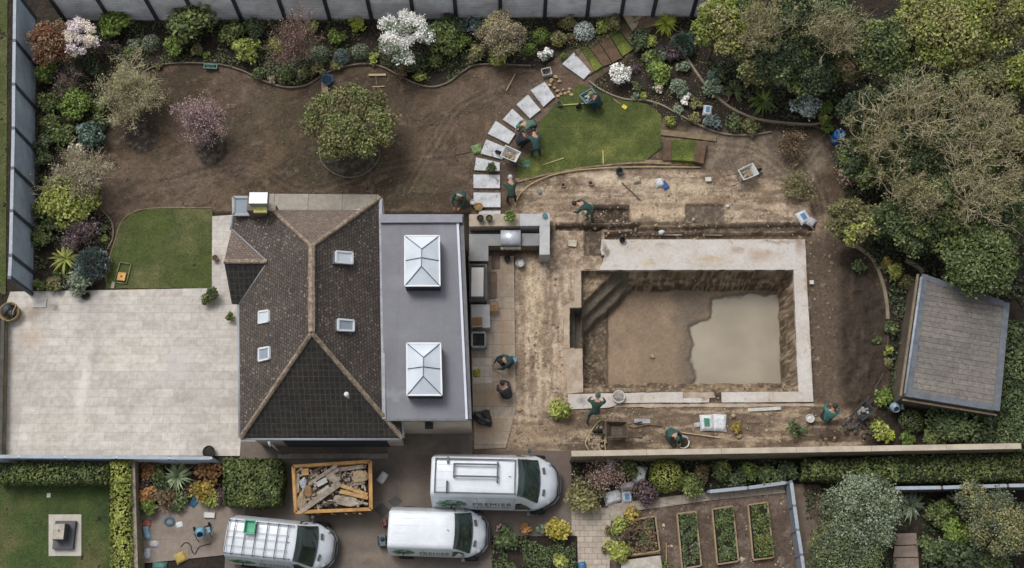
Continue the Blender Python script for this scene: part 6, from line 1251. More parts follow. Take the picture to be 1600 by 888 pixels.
def board(name, a, b, w, h, mat, label, cat='plank', z=None, group=None, z2=None):
    z = 0.05 if z is None else z; z2 = z if z2 is None else z2; A, B = P(a[0], a[1], z), P(b[0], b[1], z2); A.z = z; B.z = z2
    m = (A + B) / 2; mb = MB(); mb.beam(A - m, B - m, w, h); o = mb.build(name, mat, None, loc=m); return tag(o, label, cat, group)
sk = [((470, 799), (532, 755), .26, M_W1, 'longest broad grey plank lying diagonally across the skip', 1.52, 1.62), ((482, 757), (527, 727), .16, M_W1, 'upper grey plank slanting to the far rim of the skip', 1.42, 1.6), ((491, 760), (529, 733), .16, M_W1, 'second grey plank beside the upper slanting one', 1.44, 1.58),
 ((533, 759), (574, 773), .16, M_W2, 'fresh yellow timber, upper of the pair in the skip', 1.6, 1.46), ((531, 768), (575, 778), .18, M_W2, 'fresh yellow timber, lower of the pair in the skip', 1.55, 1.44), ((524, 735), (568, 729), .18, M_W1, 'weathered plank along the far rim of the skip', 1.45, 1.5), ((501, 752), (515, 738), .12, M_W3, 'short dark stick among the grey planks in the skip', 1.5, 1.52),
 ((497, 771), (514, 760), .14, pm('pale_painted_wood', '#a39a8c', rough=.8), 'pale painted batten behind the longest plank', 1.5, 1.54), ((545, 780), (575, 788), .10, M_W1, 'thin grey batten near the lower right of the skip', 1.46, 1.46), ((466, 740), (465, 770), .14, M_W1, 'grey board standing along the left rim of the skip', 1.42, 1.42), ((487, 738), (505, 729), .1, M_W3, 'dark batten near the upper left of the skip', 1.45, 1.48), ((500, 790), (530, 783), .1, M_W3, 'dark strip along the near side of the skip', 1.42, 1.45)]
for a, b, w, m_, lab, z, z2 in sk: board('plank', a, b, w, .05, m_, lab, 'plank', z, 'boards thrown in the skip', z2)
def chunk(px, py, z, r, mat, label, name='rubble_lump', cat='rubble', seed=1, group='lumps of waste in the skip', rough=.22, flat=.6):
    p = P(px, py, z); mb = MB(); mb.blob((0, 0, 0), r, seed, rough, 2, flat); o = mb.build(name, mat, None, loc=p); return tag(o, label, cat, group)
chunk(521, 747, 1.42, (.36, .24, .2), M_RUB, 'grey rubble sack lying in the middle of the skip', 'rubble_sack', 'sack', 2); chunk(563, 745, 1.4, (.42, .32, .2), plain('sand_sack', '#a08f72', rough=.95, var=.25), 'sandy crumpled sack at the right of the skip', 'rubble_sack', 'sack', 3)
chunk(541, 783, 1.38, (.7, .26, .16), M_RUB, 'long heap of grey rubble at the near side of the skip', seed=4); chunk(471, 783, 1.4, (.22, .42, .16), plain('tan_lump', '#8f7d66', rough=.95), 'tan lump in the lower left corner of the skip', seed=5); chunk(482, 768, 1.42, (.2, .3, .14), plain('torn_card', '#85684a', rough=.95, var=.3), 'brown torn cardboard near the left rim of the skip', seed=6)
p = P(477, 738, 1.45); mb = MB(); mb.box((0, 0, 0), (.32, .3, .16), rz=.1); tag(mb.build('wooden_block', M_W2, None, loc=p), 'square brown wooden block in the upper left of the skip', 'block')
p = P(503, 754, 1.5); mb = MB(); mb.box((0, 0, 0), (.5, .24, .10), rz=.5); tag(mb.build('plaster_block', pm('white_plaster', '#a9a7a3', rough=.9), None, loc=p, bevel=.02), 'white plaster block beside the slanting grey planks', 'block')
chunk(474, 755, 1.44, (.16, .26, .12), pm('white_rag', '#9da0a6', rough=.95), 'white crumpled rag at the left rim of the skip', 'rag', 'rag', 7)
mb = MB()
for k in range(330):
    u, v = rs.uniform(.04, .96), rs.uniform(.05, .95); p = (I4[0] * (1 - u) + I4[1] * u) * (1 - v) + (I4[3] * (1 - u) + I4[2] * u) * v; s = rs.uniform(.03, .11); mb.mi = rs.choice((0, 0, 1, 1, 2))
    if k % 2: mb.box((p.x, p.y, 1.38 + rs.uniform(-.06, .08)), (s * rs.uniform(1, 5), s, s * .6), rot=Euler((rs.uniform(-.4, .4), rs.uniform(-.4, .4), rs.uniform(0, 3))))
    else: mb.blob((p.x, p.y, 1.36), s, k, .3, 1)
tag(mb.build('rubble', [M_RUB, M_W1, M_W3], None, loc=cc), 'splintered wood and broken masonry on the skip load', None, None, 'stuff')
# ------------------------------------------------------------------ stepping stones, edgings, timber
M_STEP = plain('pale_stepping_stone', '#aeb0b3', rough=0.7, var=0.14, scale=2.2, fine=9)
nt = M_STEP.node_tree; b = nt.nodes['Principled BSDF']; s_ = b.inputs['Base Color'].links[0].from_socket; g_ = nt.nodes.new('ShaderNodeNewGeometry').outputs['Position']
nt.links.new(mixc(nt, ramp(nt, noise(nt, g_, 3.4, 6, 0.75), [(0.58, (0, 0, 0)), (0.66, (0.85, 0.85, 0.85))]), s_, rgba('#625a54')), b.inputs['Base Color'])
steps = [([(896.5, 82.4), (923, 112), (912, 124), (878.4, 100)], 'stepping stone at the upper end, beside the turf strips'), ([(851, 128), (867, 151), (849, 167), (829, 141)], 'stepping stone between the small box and the sandstone pieces'), ([(825, 148), (844.6, 171.6), (828, 185), (807, 163.5)], 'stepping stone with a muddy corner by the lawn tip'), ([(800.6, 170), (821, 189), (809.6, 203), (785.6, 187)], 'slanting stepping stone left of the green domed worker'),
 ([(774.7, 188.8), (805, 209.3), (795, 225), (761.9, 208.9)], 'stepping stone with a row of dark footprints'), ([(759.8, 217.9), (793.3, 231.7), (785, 249), (751, 240)], 'stepping stone partly under the white barrow'), ([(744, 245.9), (781, 254.3), (780.5, 267.3), (741, 266)], 'stepping stone with a potted plant standing on it'), ([(739.8, 272.9), (781, 273.3), (781, 294), (739.8, 294)], 'square set stepping stone with a dark star stain'), ([(740, 301), (782, 301.6), (782, 323.8), (740, 323.8)], 'cleanest stepping stone, next to the kitchen wall'), ([(748, 329.4), (782, 329.4), (782, 335), (748, 335)], 'cut half stepping stone against the kitchen wall')]
for i, (q, lab) in enumerate(steps):
    pts = PP(q, .1); c = sum(pts, Vector()) / 4; c.z = 0; mb = MB(); mb.prism([tuple((p - c).xy) for p in pts], 0, .1); o = mb.build('stepping_stone', M_STEP, None, loc=c, bevel=.015); tag(o, lab, 'stepping stone', 'stepping stones curving up the garden')
def strip(name, pts, mat, label, cat, w=.06, h=.12, n=6, z=.0, group=None):
    c = [P(x, y, 0) for x, y in curve(pts, n)]; o0 = c[0]; mb = MB(); V = []
    for i, p in enumerate(c):
        d = (c[min(i + 1, len(c) - 1)] - c[max(i - 1, 0)]).normalized(); s = Vector((-d.y, d.x, 0)) * w / 2; q = p - o0; V += [q - s + Vector((0, 0, z - .05)), q + s + Vector((0, 0, z - .05)), q + s + Vector((0, 0, z + h)), q - s + Vector((0, 0, z + h))]
    F = [(3, 2, 1, 0)] + [tuple(4 * (len(c) - 1) + k for k in range(4))]
    for i in range(len(c) - 1):
        for k in range(4): F.append((4 * i + k, 4 * i + (k + 1) % 4, 4 * i + 4 + (k + 1) % 4, 4 * i + 4 + k))
    mb.faces(V, F); o = mb.build(name, mat, None, loc=o0); bmesh_fix(o); return tag(o, label, cat, group)
M_EDGE = plain('weathered_edging', '#6f6557', rough=0.85, var=0.2, scale=3); M_EDGD = plain('dark_edging', '#4b453c', rough=0.85, var=0.2, scale=3); M_EDGL = plain('pale_timber_edging', '#7f7463', rough=0.85, var=0.15, scale=3)
strip('bed_edging', [(222, 116), (240, 106), (262, 101), (300, 99.5), (330, 101), (350, 103), (380, 112), (400, 122), (430, 134), (455, 138), (480, 134), (500, 122), (515, 113), (545, 104), (575, 101), (600, 107), (625, 120), (650, 132), (675, 137), (700, 130), (722, 114), (742, 103), (780, 102), (830, 104)], M_EDGE, 'long wavy edging between the back bed and the dug soil', 'edging', .07, .12)
strip('bed_edging', [(150, 238), (158, 214), (170, 192), (176, 180)], M_EDGE, 'short edging curve under the bare tree on the left', 'edging', .06, .1)
strip('bed_edging', [(158, 328), (170, 340), (177, 354), (177, 372), (172, 384), (163, 397)], M_EDGE, 'edging around the purple shrub bed beside the old lawn', 'edging', .06, .1)
strip('bed_edging', [(920, 128), (935, 139), (950, 147), (968, 154), (985, 157), (1010, 158), (1035, 166), (1060, 180), (1085, 193), (1115, 206), (1145, 212), (1180, 211), (1205, 207)], M_EDGL, 'thin edging along the upper side of the fresh lawn', 'edging', .08, .12)
strip('bed_edging', [(1049, 60), (1060, 75), (1075, 96), (1095, 125), (1120, 153), (1145, 172), (1180, 187), (1220, 193), (1268, 196), (1290, 190), (1308, 178), (1322, 175), (1334, 181)], M_EDGL, 'longest timber edging sweeping down from the spiky plant', 'edging', .13, .14)
strip('bed_edging', [(1272, 198), (1288, 206), (1300, 218), (1309, 232), (1315, 250)], M_EDGD, 'edging curve below the blue barrel', 'edging', .08, .12)
strip('bed_edging', [(1327, 382), (1345, 391), (1362, 406), (1373, 428), (1381, 455), (1385, 480), (1386, 500)], M_EDGL, 'pale curved edging left of the shed', 'edging', .16, .15)
strip('bed_edging', [(1386, 503), (1386, 540), (1380, 580), (1368, 605), (1350, 630)], M_EDGD, 'dark lower edging right of the heaped soil', 'edging', .07, .1)
strip('bed_edging', [(1414, 408), (1425, 413), (1436, 420), (1441, 427)], M_EDGL, 'short pale kerb meeting the shed corner', 'edging', .2, .12)
strip('bed_edging', [(499, 236), (502, 252), (514, 266), (530, 275), (547, 278), (566, 274), (582, 263), (592, 248), (593, 236)], M_EDGE, 'curved edging around the mulch of the olive green tree', 'edging', .05, .06)
strip('lawn_edging', [(166, 440), (167, 420), (173, 398), (181, 372), (189, 349), (206, 333.5), (232, 326.5), (270, 325), (331, 325.6)], plain('tan_lawn_edge', '#7d6c55', rough=.9), 'narrow tan edging around the old lawn', 'edging', .05, .05)
strip('lawn_edging', [(806, 283), (830, 277), (860, 270), (905, 261.5), (960, 255.5), (1006, 253), (1085, 257)], plain('earth_edge', '#88755f', rough=.95, var=.3), 'rough earthen edge below the fresh lawn', 'edging', .22, .03)
M_HOSE = plain('yellow_hose', '#a59468', rough=0.6, var=.1)
def hose(name, pts, r, mat, label, n=8, z=.04, cat='hose'):
    c = [P(x, y, 0) for x, y in curve(pts, n)]; o0 = c[0].copy(); mb = MB(); mb.tube([p - o0 + Vector((0, 0, z + r)) for p in c], r, 6); return tag(mb.build(name, mat, None, loc=o0), label, cat)
hose('garden_hose', [(805, 324), (808, 312), (815, 301), (828, 290), (845, 281), (865, 274), (895, 268), (930, 264.5), (975, 262.5), (1030, 262), (1095, 262.5)], .035, M_HOSE, 'long yellow hose curving along the edge of the sand')
hose('garden_hose', [(946, 704), (945, 690), (950, 672), (960, 664), (940, 657), (928, 668), (918, 684), (915, 695), (920, 704)], .03, M_HOSE, 'yellow hose looped beside the brown wheelbarrow')
hose('garden_hose', [(975, 664), (990, 668), (1010, 664), (1035, 666)], .025, plain('brown_hose', '#7a6545', rough=.7), 'thin brown cable right of the brown wheelbarrow')
hose('cable', [(283, 855), (290, 848), (298, 852), (300, 860), (305, 866), (312, 855), (330, 850)], .02, M_BLACKISH, 'thin black cable trailing over the pink paving', cat='cable')
M_TIM = plain('pale_timber', '#a8967a', rough=.8, var=.15, scale=4); M_TIMD = plain('wet_timber', '#6f5e4c', rough=.85, var=.2, scale=3)
def quad_thing(name, q, h, mat, label, cat, z=0, group=None, bevel=0):
    pts = PP(q, z + h); c = sum(pts, Vector()) / len(pts); c.z = z; mb = MB(); mb.prism([tuple((p - c).xy) for p in pts], 0, h); return tag(mb.build(name, mat, None, loc=c, bevel=bevel), label, cat, group)
quad_thing('timber_sheet', [(974, 25), (1003, 25.5), (994, 42), (988, 49)], .06, plain('light_ply', '#a5937b', rough=.8, var=.15), 'pale timber board lying against the back fence', 'board', .02); quad_thing('timber_sheet', [(1003, 26), (1033, 26), (1030, 38), (990, 51), (994, 42)], .05, M_TIMD, 'wet dark timber board by the spiky plant', 'board', .02)
gr = grass_mat('rolled_turf', '#434b2a', '#565f30', '#69713a'); gd_ = plain('turf_underside', '#5d4b3b', rough=.95, var=.25, scale=2)
tq = [([(898, 79), (906, 75), (929, 111), (921, 117)], M_TIMD, 'brown strip of turf next to the uppermost stepping stone'), ([(907, 75), (917, 70), (941, 104), (930, 111.5)], gr, 'green strip of turf in the row by the uppermost stepping stone'), ([(918, 69), (932, 61), (956, 99), (942, 104)], gd_, 'earth side up strip of turf right of the green one'), ([(933, 60), (949, 51), (972, 90), (957, 98.5)], gd_, 'second earth side up strip of turf'), ([(950, 50), (963, 43), (984, 70), (991, 76), (973, 88)], gr, 'mossy strip of turf with trailing stems'), ([(964, 42), (976, 36), (990, 56), (985, 69)], gd_, 'last strip of turf by the timber boards')]
for q, m_, lab in tq: quad_thing('turf_strip', q, .05, m_, lab, 'turf', .03, 'turf strips laid by the back bed')
quad_thing('turf_stack', [(1038, 219), (1058, 218), (1059, 251), (1036, 251)], .12, gd_, 'brown stack of upturned turf beside the green stack', 'turf', .02, 'stacked turf'); quad_thing('turf_stack', [(1050, 219), (1088, 219), (1086, 252), (1050, 250)], .3, gr, 'square green stack of turf below the timber plank', 'turf', .02, 'stacked turf'); quad_thing('turf_stack', [(1089, 221), (1105, 220), (1099, 256), (1083, 252)], .35, gd_, 'narrow stack of rolled turf at the right', 'turf', .02, 'stacked turf')
tl_ = [((1033, 207), (1119, 217), .32, .06, plain('long_plank_wood', '#75664f', rough=.85, var=.2), 'long broad plank above the turf stacks', .05), ((576, 117.5), (603, 117), .12, .05, M_TIM, 'broad head of the wooden soil rake lying on dug soil', .06), ((582, 136), (601, 135), .05, .04, M_TIM, 'thin batten below the wooden rake head', .05), ((587, 119), (589, 133), .04, .04, M_TIMD, 'short handle between rake head and batten', .05), ((805, 116), (791, 142), .05, .04, M_TIM, 'thin pale stick on the dug soil near the stepping stones', .05),
 ((942, 235), (942.5, 256), .05, .03, plain('yellow_cane', '#b3a566', rough=.6), 'upright yellow cane lying on the fresh lawn', .06), ((848, 258), (881, 247), .05, .04, plain('cane', '#a09a66', rough=.6), 'bent yellow cane by the green net on the lawn', .06), ((972, 286), (1001, 313), .05, .04, plain('rusty_bar', '#5b4534', rough=.8), 'rusty bar lying on the sand above the trench', .04), ((1025, 367), (1066, 367.5), .06, .05, plain('white_pipe', '#a89f92', rough=.5), 'white pipe in the trench left of its pair', -.28), ((1103, 367.5), (1128, 368), .05, .05, plain('white_pipe_b', '#a09788', rough=.5), 'short white pipe in the trench, right of the longer one', -.28),
 ((1169, 641), (1220, 638), .16, .05, plain('aluminium_board', '#b3b1aa', rough=.6), 'pale straight board below the pool surround', .05), ((991, 658.5), (1016, 658.5), .22, .1, plain('grey_block', '#92949b', rough=.8), 'grey concrete block right of the two legged worker', .05), ((1065, 676), (1126, 684), .05, .04, M_TIM, 'long thin lath between the crouching worker and the sacks', .05), ((872, 165), (913, 162), .06, .04, plain('green_cane', '#94a05a', rough=.6), 'yellow green pole between pot and wheelbarrow on the lawn', .08),
 ((213, 755), (219, 836), .13, .06, M_W1, 'upper weathered plank leaning along the yard wall', .05), ((219, 838), (224, 905), .15, .06, M_TIMD, 'lower brown plank along the yard wall', .05), ((1275, 818), (1283, 905), .08, .1, M_TIMD, 'thin timber kerb right of the sloping fence', .03), ((371, 792), (393, 795), .1, .05, plain('orange_lath', '#94704f', rough=.8), 'orange brown lath behind the lower left van', .05), ((1041, 848), (1041, 880), .05, .05, plain('bed_lath', '#8d7a52', rough=.8), 'short upright lath by the orange pot', .05)]
for a, b, w, h, m_, lab, z in tl_: board('board' if w > .1 else 'stick', a, b, w, h, m_, lab, 'board' if w > .1 else 'stick', z)
# ------------------------------------------------------------------ raised beds
M_BEDW = plain('bed_timber', '#8d7c61', rough=.85, var=.15, scale=4); M_BEDS = plain('dark_compost', '#29241e', rough=1, var=.3, scale=4, fine=20)
beds = [([(957, 817), (1024, 807), (1031, 861), (960, 872)], 'widest raised timber bed at the left of the vegetable garden', [(2, 'brown'), (1, 'mid')]), ([(1058, 803), (1087, 799.5), (1096, 884), (1066, 889)], 'narrow raised bed with dark leafy rows, left of three', [(3, 'mid'), (1, 'sage')]), ([(1113, 796), (1145, 791), (1154, 877), (1121, 882)], 'middle narrow raised bed with blue green leaves', [(2, 'mid'), (1, 'bright')]), ([(1169, 789), (1199, 785), (1209, 871), (1177, 875)], 'right hand narrow raised bed with flowering yellow tops', [(2, 'green'), (1, 'gold')])]
for q, lab, cr in beds:
    pts = PP(q, .25); c = sum(pts, Vector()) / 4; c.z = 0; root = empty('raised_bed', c, 0, lab, 'raised bed', 'raised timber vegetable beds'); l_ = [p - c for p in pts]
    for a, b in zip(l_, l_[1:] + l_[:1]):
        d = (b - a).normalized() * .035; mb = MB(); mb.beam(Vector((a.x, a.y, .13)) + d, Vector((b.x, b.y, .13)) - d * 0 + d * 0.0, .07, .26); mb.build('side_board', M_BEDW, root)
    mb = MB(); mb.prism([(p.x * .96, p.y * .98) for p in l_], 0, .16); mb.build('soil', M_BEDS, root)
    cx = sum(x for x, y in q) / 4; cy = sum(y for x, y in q) / 4; inn = [(cx + (x - cx) * .86, cy + (y - cy) * .93) for x, y in q]
    for n_, pal in cr: carpet('vegetable_crop', [inn], 260 * n_, pal, 'young vegetables growing in the ' + lab.split(' raised')[0] + ' raised bed', .06, seed=len(lab) + n_, thr=.36 if n_ > 1 else .53, z=.22, h=.16, clump=2.2)
quad_thing('white_board', [(972, 876), (1032, 868), (1037, 905), (968, 905)], .06, plain('pale_board', '#a39c90', rough=.7), 'pale board below the widest raised bed', 'board', .3); board('timber_beam', (985, 868), (1031, 862), .16, .14, M_W2, 'fresh timber beam below the widest raised bed', 'beam', .1)
quad_thing('paving_slab', [(954, 802), (973, 798), (975, 812), (955, 814)], .05, plain('light_slab', '#9c9388', rough=.8), 'muddy square slab where the path turns', 'slab', .06)
quad_thing('dark_tray', [(957, 838), (984, 836), (984, 843), (958, 846)], .3, pm('dark_slate', '#3c3b3e', rough=.7), 'dark slate shelf inside the widest raised bed', 'tray', .02)
sheet('side_path', [(1236, 757), (1256, 756), (1262, 800), (1276, 818), (1282, 905), (1258, 905)], .035, plain('brown_concrete', '#6b5d51', rough=.9, var=.15), label='brown concrete strip right of the sloping fence')
for i, (q, lab) in enumerate([([(1400, 834), (1432, 833), (1433, 851), (1398, 852)], 'top'), ([(1398, 853.5), (1434, 852.5), (1435, 870), (1396, 871)], 'middle'), ([(1396, 872.5), (1435, 871.5), (1437, 905), (1394, 905)], 'bottom')]): quad_thing('deck_slab', q, .06, plain('pinkish_slab', '#7f7167', rough=.85, var=.15) if i == 0 else bpy.data.materials['pinkish_slab'], {'top': 'brick patterned slab, top one of the deck strip', 'middle': 'brown slab between the other two of the deck strip', 'bottom': 'brown slab at the bottom edge of the picture'}[lab], 'slab', .02, 'brown slabs among the lower right shrubs')
# ------------------------------------------------------------------ tubs, buckets, barrows, sacks
def tub(name, px, py, r, h, mat, label, cat='bucket', fill=None, rim=None, flare=.82, z=.03, handle=True, group=None):
    p = P(px, py, z + h); root = empty(name, (p.x, p.y, z), 0, label, cat, group); mb = MB(); mb.lathe((0, 0, 0), [(0, .0), (r * flare, 0), (r, h), (r * 1.0, h), (r * .9, h), (r * flare * .88, .03), (0, .03)], 22); mb.build('body', mat, root)
    mb = MB(); mb.tube([(r * math.cos(a), r * math.sin(a), h) for a in [k * math.pi / 11 for k in range(23)]], .022, 5, cap=False); mb.build('rim', rim or mat, root)
    if fill: mb = MB(); mb.lathe((0, 0, h * .75), [(r * .92, -.02), (r * .6, .03), (0, .04)], 16); mb.build('contents', fill, root)
    if handle:
        a0 = _rr.uniform(0, 3.1); mb = MB(); mb.tube([(math.cos(a0) * r * math.cos(t) - math.sin(a0) * r * .55 * math.sin(t), math.sin(a0) * r * math.cos(t) + math.cos(a0) * r * .55 * math.sin(t), h + .03 + .05 * math.sin(t)) for t in [k * math.pi / 8 for k in range(9)]], .012, 4); mb.build('handle', M_RACK, root)
    return root
M_BLK = plain('black_tub_rubber', '#26282a', rough=.6, var=.2); M_WHT = plain('white_plastic', '#b7b5b0', rough=.5, var=.1); M_MORT = plain('grey_mortar', '#8f8a82', rough=.9, var=.25, scale=6); M_BLUE = plain('blue_plastic', '#2f5f87', rough=.45, var=.15); M_TERR = plain('terracotta', '#8a6a50', rough=.85, var=.15); M_DRT = plain('dark_dirt', '#37302a', rough=1, var=.3)
tub('bucket', 968, 267, .19, .26, M_BLK, 'black bucket on the yellow hose above the sand', rim=M_RACK); tub('bucket', 972.5, 374, .15, .24, M_BLK, 'black bucket on the north edge of the pool surround'); tub('bucket', 792.5, 404, .15, .2, M_BLK, 'small black bucket in the kitchen yard', handle=False, fill=M_DRT); tub('bucket', 812.5, 411, .22, .22, plain('grey_bucket', '#8b8f90', rough=.5), 'grey bucket holding a white bag below the grill', fill=M_WHT)
tub('mixing_tub', 967, 620, .3, .2, M_WHT, 'white mixing tub on the lower pool surround', 'tub', fill=M_MORT, flare=.75); tub('mixing_tub', 1067.5, 691, .3, .22, M_WHT, 'white rimmed tub beside the crouching worker near the wall', 'tub', fill=M_DRT); tub('bucket', 1266, 654, .2, .2, M_WHT, 'white bucket with a lid below the east slab', fill=M_WHT, handle=False)
tub('rubble_tub', 511, 124, .3, .28, M_BLUE, 'blue tub standing on a timber block at the bed edge', 'tub', fill=plain('blue_dirt', '#26343f', rough=.9), rim=M_BLUE); board('timber_block', (507, 128), (508, 146), .34, .06, M_TIM, 'flat timber piece under the blue tub', 'board', .03)
tub('plant_tub', 326, 706, .28, .32, M_BLK, 'black empty tub at the front of the terrace', 'tub', fill=M_DRT, z=.06); tub('clay_pot', 748, 323, .2, .15, plain('yellow_clay', '#9c7d45', rough=.8), 'shallow tan dish beside the kitchen wall', 'pot', fill=plain('ochre_fill', '#8b6f42', rough=.9), handle=False); tub('bucket', 738.5, 316, .12, .2, M_WHT, 'little white pot beside the tan dish', fill=M_WHT, handle=False)
tub('sinking_ring', 1131.5, 153, .26, .06, plain('wooden_ring', '#8c7a66', rough=.85), 'round timber ring sunk in the bed by the long edging', 'ring', fill=plain('ring_core', '#4b4036', rough=.9), handle=False, flare=.98); tub('plant_pot', 1071, 178, .15, .1, plain('mossy_pot', '#4b4a39', rough=.9), 'low dark pot in the planted bed', 'pot', fill=M_DRT, handle=False); tub('plant_pot', 874, 161.5, .14, .2, plain('pot_grey', '#6b6a60', rough=.8), 'small round pot at the tip of the yellow green pole', 'pot', fill=M_DRT, handle=False)
tub('plant_pot', 336, 403, .15, .25, plain('stone_pot', '#85765f', rough=.85), 'round stone pot on the narrow terrace strip', 'pot', fill=plain('pot_soil', '#54483a', rough=.95), handle=False, z=.05); tub('wall_pot', 750.5, 341, .16, .2, M_BLK, 'left of two dark pots on the kitchen wall', 'pot', fill=M_DRT, handle=False, z=1.25); tub('wall_pot', 764.5, 341, .16, .2, M_BLK, 'right of two dark pots on the kitchen wall', 'pot', fill=plain('pot_moss', '#4d4a36', rough=.95), handle=False, z=1.25)
tub('lamp_base', 851.5, 337.5, .11, .05, plain('teal_cap', '#4b7f8a', rough=.5), 'small teal cap on the corner of the kitchen wall', 'cap', handle=False, z=1.25, fill=bpy.data.materials['teal_cap'] if 'teal_cap' in bpy.data.materials else None)
tub('round_dish', 134, 462, .2, .08, plain('dark_dish', '#57544a', rough=.8), 'dark round dish on the terrace', 'dish', fill=M_DRT, handle=False, z=.06)
for (x, y, lab) in ((880, 289, 'pale ring of pipe on the sand by the hose'), (923, 286, 'broken pale ring lying on the sand')): tub('pipe_ring', x, y, .12, .05, plain('ring_pale', '#988872', rough=.8), lab, 'ring', handle=False, fill=M_DRT)
def boxy(name, px, py, d, rz, mat, label, cat, z=.03, bevel=.01):
    p = P(px, py, z + d[2]); mb = MB(); mb.box((0, 0, d[2] / 2), d); o = mb.build(name, mat, None, bevel=bevel, loc=(p.x, p.y, z)); o.rotation_euler = (0, 0, rz); return tag(o, label, cat)
boxy('paving_slab', 894.5, 380, (.42, .34, .06), -.1, plain('cream_slab', '#b0a696', rough=.8), 'small cream slab lying on the sand beside the kitchen', 'slab'); boxy('white_box', 1107, 280, (.3, .22, .12), .05, M_WHT, 'small white box on the sand below the turf stack', 'box'); boxy('white_box', 327, 805, (.5, .24, .12), -.05, M_WHT, 'white block on the pink paved yard', 'block'); boxy('paving_slab', 1027, 124, (.34, .26, .12), .1, plain('grey_flag', '#7f7b76', rough=.8), 'flat grey stone in the planted bed', 'stone'); boxy('white_box', 1268.5, 441, (.2, .2, .1), 0, M_WHT, 'small white cap right of the east slab', 'cap'); boxy('white_tile', 76, 774, (.18, .2, .03), .05, M_WHT, 'small white tile on the dark lawn', 'tile')
p = P(854, 112, .25); crate('planter_box', (p.x, p.y, .03), (.52, .42, .25), .25, plain('pale_zinc', '#a7a5a1', rough=.6), 'pale open box between the two upper stepping stones', 'box', fill=M_DRT, taper=.98); p = P(329, 104, .2); crate('tool_crate', (p.x, p.y, .03), (.72, .26, .2), -.05, plain('teal_crate', '#3f6f66', rough=.5), 'teal crate lying on the bed edging', 'crate', fill=plain('crate_dark', '#2f4a45', rough=.8))
boxy('paving_slab', 61.5, 473, (.7, .5, .05), 0, plain('clean_tile', '#b5b2ac', rough=.7), 'pale slab propped at the terrace corner', 'slab', .06)
for (cs, lab) in (([(597, 786), (609, 797), (597, 809), (584, 796)], 'lower dark square drain cover between skip and van'), ([(619, 774), (629, 783), (618, 793), (606, 784)], 'upper dark square drain cover by the vans')): quad_thing('drain_cover', cs, .02, pm('drain_iron', '#3b3a38', rough=.6), lab, 'drain cover', .032)
def barrow(px, py, rz, mat, label, load=None, s=1.0, tilt=0):
    """x points from the handles to the wheel"""
    p = P(px, py, .55); root = empty('wheelbarrow', (p.x, p.y, .03), rz, label, 'wheelbarrow'); root.scale = (s * 1.1, s * 1.1, s * 1.1)
    x, y = .42, .33; zt, zb = .68, .36; o = [(-x, -y * .92), (x * 1.05, -y), (x * 1.05, y), (-x, y * .92)]; ob = [(-x * .55, -y * .6), (x * .5, -y * .62), (x * .5, y * .62), (-x * .55, y * .6)]; mb = MB()
    rr_ = lambda q: [( a, b) for a, b in q]
    V = [(*q, zb) for q in ob] + [(*q, zt) for q in o] + [(q[0] * .91, q[1] * .89, zt) for q in o] + [(q[0] * .9, q[1] * .9, zb + .03) for q in ob]
    F = [(3, 2, 1, 0), (12, 13, 14, 15)] + [(i, (i + 1) % 4, 4 + (i + 1) % 4, 4 + i) for i in range(4)] + [(4 + i, 4 + (i + 1) % 4, 8 + (i + 1) % 4, 8 + i) for i in range(4)] + [(8 + i, 8 + (i + 1) % 4, 12 + (i + 1) % 4, 12 + i) for i in range(4)]
    mb.faces(V, F); mb.build('tray', mat, root, bevel=.012)
    if load:
        mb = MB(); rs = random.Random(int(px))
        for k in range(12): mb.blob((rs.uniform(-.25, .25), rs.uniform(-.18, .18), .5), rs.uniform(.06, .12), k, .25, 1, .7)
        mb.build('load', load, root)
    for sg in (-1, 1):
        mb = MB(); mb.tube([(-.95, sg * .30, .52), (-.4, sg * .24, .36), (.35, sg * .14, .34), (.68, sg * .06, .2)], .02, 6); h_ = mb.build('handle', M_RACK, root); mb = MB(); mb.tube([(-.98, sg * .30, .53), (-.84, sg * .29, .50)], .028, 6); mb.build('grip', M_BLACKISH, h_)
        mb = MB(); mb.tube([(-.3, sg * .22, .36), (-.38, sg * .22, .0), (-.28, sg * .2, 0), (-.1, sg * .18, .34)], .016, 5); mb.build('leg', M_RACK, root)
    w_ = empty('wheel', (.68, 0, .19)); w_.parent = root; mb = MB(); mb.lathe((0, 0, 0), [(.10, -.04), (.17, -.045), (.19, -.02), (.19, .02), (.17, .045), (.10, .04)], 16); t = mb.build('tyre', M_TYRE, w_); t.rotation_euler = (math.pi / 2, 0, 0); mb = MB(); mb.lathe((0, 0, 0), [(0, -.05), (.1, -.03), (.1, .03), (0, .05)], 10); t = mb.build('rim', M_RIM, w_); t.rotation_euler = (math.pi / 2, 0, 0)
    return root
M_WB = plain('barrow_white', '#b9bab8', rough=.45, var=.1); M_RUB2 = plain('sandy_rubble', '#9a8a74', rough=.95, var=.3)
barrow(798, 243, math.radians(155), M_WB, 'white wheelbarrow of rubble beside the stepping stones', M_RUB2, .95); barrow(1168, 271, math.radians(25), M_WB, 'white wheelbarrow of rubble on the grey earth, right side', M_RUB2, .95)
barrow(963, 673, math.radians(180), plain('barrow_brown', '#564a3e', rough=.7, var=.25, scale=4), 'empty brown wheelbarrow above the retaining wall', None, 1.15); barrow(920, 151, math.radians(215), plain('barrow_teal', '#5f8389', rough=.5, var=.15), 'teal wheelbarrow loaded with pale stone at the lawn edge', plain('white_stone', '#a8a69c', rough=.9), .85); barrow(1349, 643, math.radians(40), plain('barrow_black', '#35393d', rough=.6), 'black wheelbarrow with grey scraps near the soil heap', M_MORT, .9)
